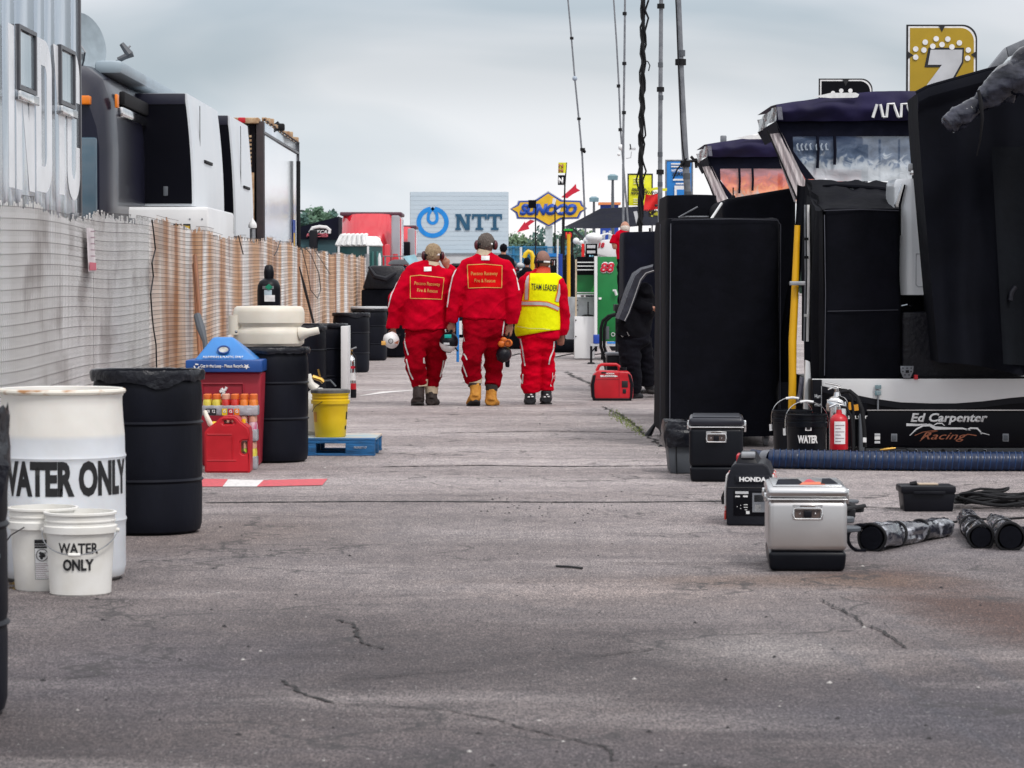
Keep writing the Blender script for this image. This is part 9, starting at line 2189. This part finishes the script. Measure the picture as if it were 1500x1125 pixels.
p = P(833, 343, 54.9); MB().tube([p, V(p.x, 54.9, P(0, 388, 55).z), V(p.x, 54.9, .3)], .035, 10).ob('pole', M_('yellow_tube'), pbx); MB().box(tuple(P(826, 338, 54.98)), tuple(P(839, 335.5, 55.05))).ob('top_strip', M_('green_light'), pbx)
yh = [P(x, y, 56) for x, y in ((768, 378), (770, 372), (774, 368.5), (778, 370), (780.5, 376), (780, 388), (779, 405))]
tag(MB().tube(yh + [V(yh[-1].x, 56, 0)], .045, 12).ob('yellow_hook', M_('yellow_plastic')), 'yellow hooked pipe beside the team leader head', 'pipe')
bfz = 88.0; bf = thing('catch_fence', 'translucent blue mesh fence below the trees at the end of the lane', 'fence', (P(785, 400, bfz).x, bfz, 0))
bm_m = mat('blue_mesh', (.02, .22, .42), (.01, .14, .30), rough=.6, scale=3, alpha=.62)
MB().grid(lambda u, v: P(735 + 100 * u, 402 - 40 * v, bfz), 10, 4).ob('mesh_panel', bm_m, bf)
for x in (736, 752, 768, 784, 800, 816, 834): p = P(x, 360, bfz); MB().tube([p, V(p.x, bfz, 0)], .04, 6).ob('post', mat('fence_blue', (.02, .18, .36), rough=.5), bf)
for y in (362, 373, 384): MB().tube([P(735, y, bfz - .05), P(835, y, bfz - .05)], .02, 5).ob('rail', M_('fence_blue'), bf)
def simple_box(name, label, cat, x0, x1, y0, Yv, d, m, bev=.05, yb=None, extra=None):
	a, b_ = P(x0, y0, Yv), P(x1, y0, Yv); t = thing(name, label, cat, ((a.x + b_.x) / 2, Yv, 0)); z0 = .02 if yb is None else P(0, yb, Yv).z
	MB().box((a.x, Yv, z0), (b_.x, Yv + d, a.z)).ob('body', M_(m), t, bevel=bev); return t
t = simple_box('pit_wall', 'long low white wall crossing behind the walking crew', 'wall', 596, 850, 399.5, 76, .3, 'far_white')
for i in range(9): p = P(600 + i * 28, 400, 75.98); MB().box((p.x, 75.97, .02), (p.x + .05, 75.995, p.z - .03)).ob('joint', TG, t)
t = simple_box('equipment_case', 'blue and white case beside the dark cabinet behind the team leader', 'case', 795, 818, 376, 60, .8, 'far_white'); MB().box(tuple(P(794, 376, 59.95)), tuple(P(819, 371.5, 60.6))).ob('lid', M_('banner_blue'), t)
t = simple_box('dark_vehicle', 'low dark covered vehicle seen between the two nearest men', 'vehicle', 653, 690, 392, 70, 3, 'navy_dark', .15); MB().box(tuple(P(660, 393, 70.5)), tuple(P(684, 386, 72))).ob('cabin', M_('leather_black'), t, bevel=.12)
for x in (658, 684): p = P(x, 400, 70); MB().tube([V(p.x, 70.5, .3), V(p.x + .2, 70.5, .3)], .3, 16).ob('wheel', RUB, t)
t = simple_box('dark_vehicle', 'dark rounded vehicle with a windscreen past the covered box', 'vehicle', 561, 601, 388, 66, 3, 'navy_dark', .2); MB().hexa([P(566, 388, 66.1), P(600, 388, 66.1), P(600, 388, 68), P(566, 388, 68)], [P(574, 380, 66.5), P(596, 380, 66.5), P(596, 380, 67.6), P(574, 380, 67.6)]).ob('cabin', M_('leather_black'), t, bevel=.1)
MB().add([P(590, 376, 65.8), P(608, 372.5, 65.8), P(614, 385, 65.8), P(604, 392, 65.8)], [(0, 1, 2, 3)]).ob('windscreen', mat('pale_cyan', (.40, .68, .78), rough=.15), t)
for x in (568, 596): p = P(x, 400, 66); MB().tube([V(p.x, 66.6, .3), V(p.x + .2, 66.6, .3)], .3, 16).ob('wheel', RUB, t)
t = simple_box('barrier_rail', 'pale horizontal rail above the dark vehicles', 'rail', 560, 640, 374.5, 69, .05, 'alu_grey', .01, 376)
for x in (563, 600, 636): p = P(x, 375, 69); MB().box((p.x, 69.01, 0), (p.x + .04, 69.05, p.z)).ob('post', ALU, t)
t = simple_box('dark_cart', 'black cart full of gear left of the team leader', 'cart', 736, 768, 398, 58, 1.0, 'cart_black', .04)
for x, y, m_ in ((741, 394, 'cloud_print'), (748, 391, 'rubber'), (755, 395, 'muff_red'), (762, 389, 'cloud_print'), (751, 386, 'tote_grey')): MB().sphere(P(x, y, 58.4), .07, 10, 8, (1.2, 1, .9)).ob('gear_piece', M_(m_), t)
p = P(763, 362, 60); tag(MB().tube([p, V(p.x, 60, 0)], .025, 8).ob('white_pole', LW), 'short white pole left of the yellow hook', 'pole')
t = simple_box('blue_sign', 'narrow blue and white panel between the two nearest men low down', 'panel', 668.5, 672.5, 462, 48, .05, 'banner_blue', .005); MB().box(tuple(P(672.6, 490, 48)), tuple(P(677, 470, 48.05))).ob('white_strip', WP, t)
Yb3 = 55.0; a, b_ = P(806, 508, Yb3), P(860, 507, Yb3); r = 9.5 / (F / Yb3)
def rollf(u, v):
	w = 2 * math.pi * u; rr_ = r * (1 + .12 * noise.noise(V(v * 4, math.cos(w), math.sin(w)))) * (.85 + .35 * v if v < .9 else 1.15 - (v - .9) * 2)
	return V(a.x + (b_.x - a.x) * v, Yb3 + .15 + rr_ * math.cos(w), max(.003, rr_ * 1.0 + rr_ * math.sin(w)))
rl3 = MB().grid(rollf, 20, 24); rl3 = rl3.ob('black_roll', BF); tag(rl3, 'thick black rolled cover lying on the lane beside the team leader', 'roll')
tr3 = thing('tripod', 'small grey folding tripod standing by the white box', 'tripod', (P(860, 505, 52).x, 52, 0))
for x in (851, 856, 866, 869): MB().tube([P(859 if x < 860 else 862, 486, 52), P(x, 505, 51.8 + .1 * (x % 3))], .018, 6).ob('leg', TG, tr3)
for x in (858.5, 864): MB().tube([P(x, 494, 52), P(x, 483, 52)], .022, 6).ob('head', TG, tr3)
Ytb = 47.5; tbx = thing('folding_table', 'low grey table with blue edge carrying a blue box near the bent tubes', 'table', (P(892, 505, Ytb).x, Ytb, 0))
MB().box(tuple(P(865, 507, Ytb)), tuple(P(916, 503.5, Ytb + .5))).ob('top', M_('cab_grey'), tbx); MB().box(tuple(P(890, 503.4, Ytb + .1)), tuple(P(916, 500.5, Ytb + .4))).ob('blue_edge', M_('banner_blue'), tbx)
bxx = MB().box(tuple(P(869.5, 503.4, Ytb + .1)), tuple(P(878, 490, Ytb + .4))).ob('blue_box', M_('sign_blue'), bevel=.01); tag(bxx, 'small blue box on the low grey table', 'box')
for x in (866, 914): p = P(x, 507, Ytb); MB().tube([p, V(p.x, Ytb, .01)], .02, 8).ob('leg', RUB, tbx); MB().lathe([(.07, 0), (.05, .03)], (p.x, Ytb, 0), 12).ob('foot', RUB, tbx)
MB().tube([P(866, 516, Ytb), P(873, 508, Ytb)], .012, 6).ob('brace', RUB, tbx); MB().hexa([P(896, 514, Ytb), P(904, 514, Ytb), P(904, 514, Ytb + .3), P(896, 514, Ytb + .3)], [P(892, 507.2, Ytb), P(909, 507.2, Ytb), P(909, 507.2, Ytb + .3), P(892, 507.2, Ytb + .3)]).ob('bracket', RUB, tbx)
p = P(915, 530, 46); tag(MB().lathe([(.13, 0), (.13, .02), (.10, .03), (.03, .30), (.02, .34)], (p.x, 46, 0), 20).ob('traffic_cone', mat('cone_red', (.70, .04, .02), rough=.5)), 'small red cone behind the man in black', 'cone')
tag(MB().tube([G(x, y) + V(0, 0, .01) for x, y in ((742, 524), (760, 519), (800, 526), (822, 522), (838, 519), (858, 522), (880, 519), (900, 521))], .012, 6).ob('lane_cable', RUB), 'thin cable snaking across the lane behind the walking crew', 'cable')
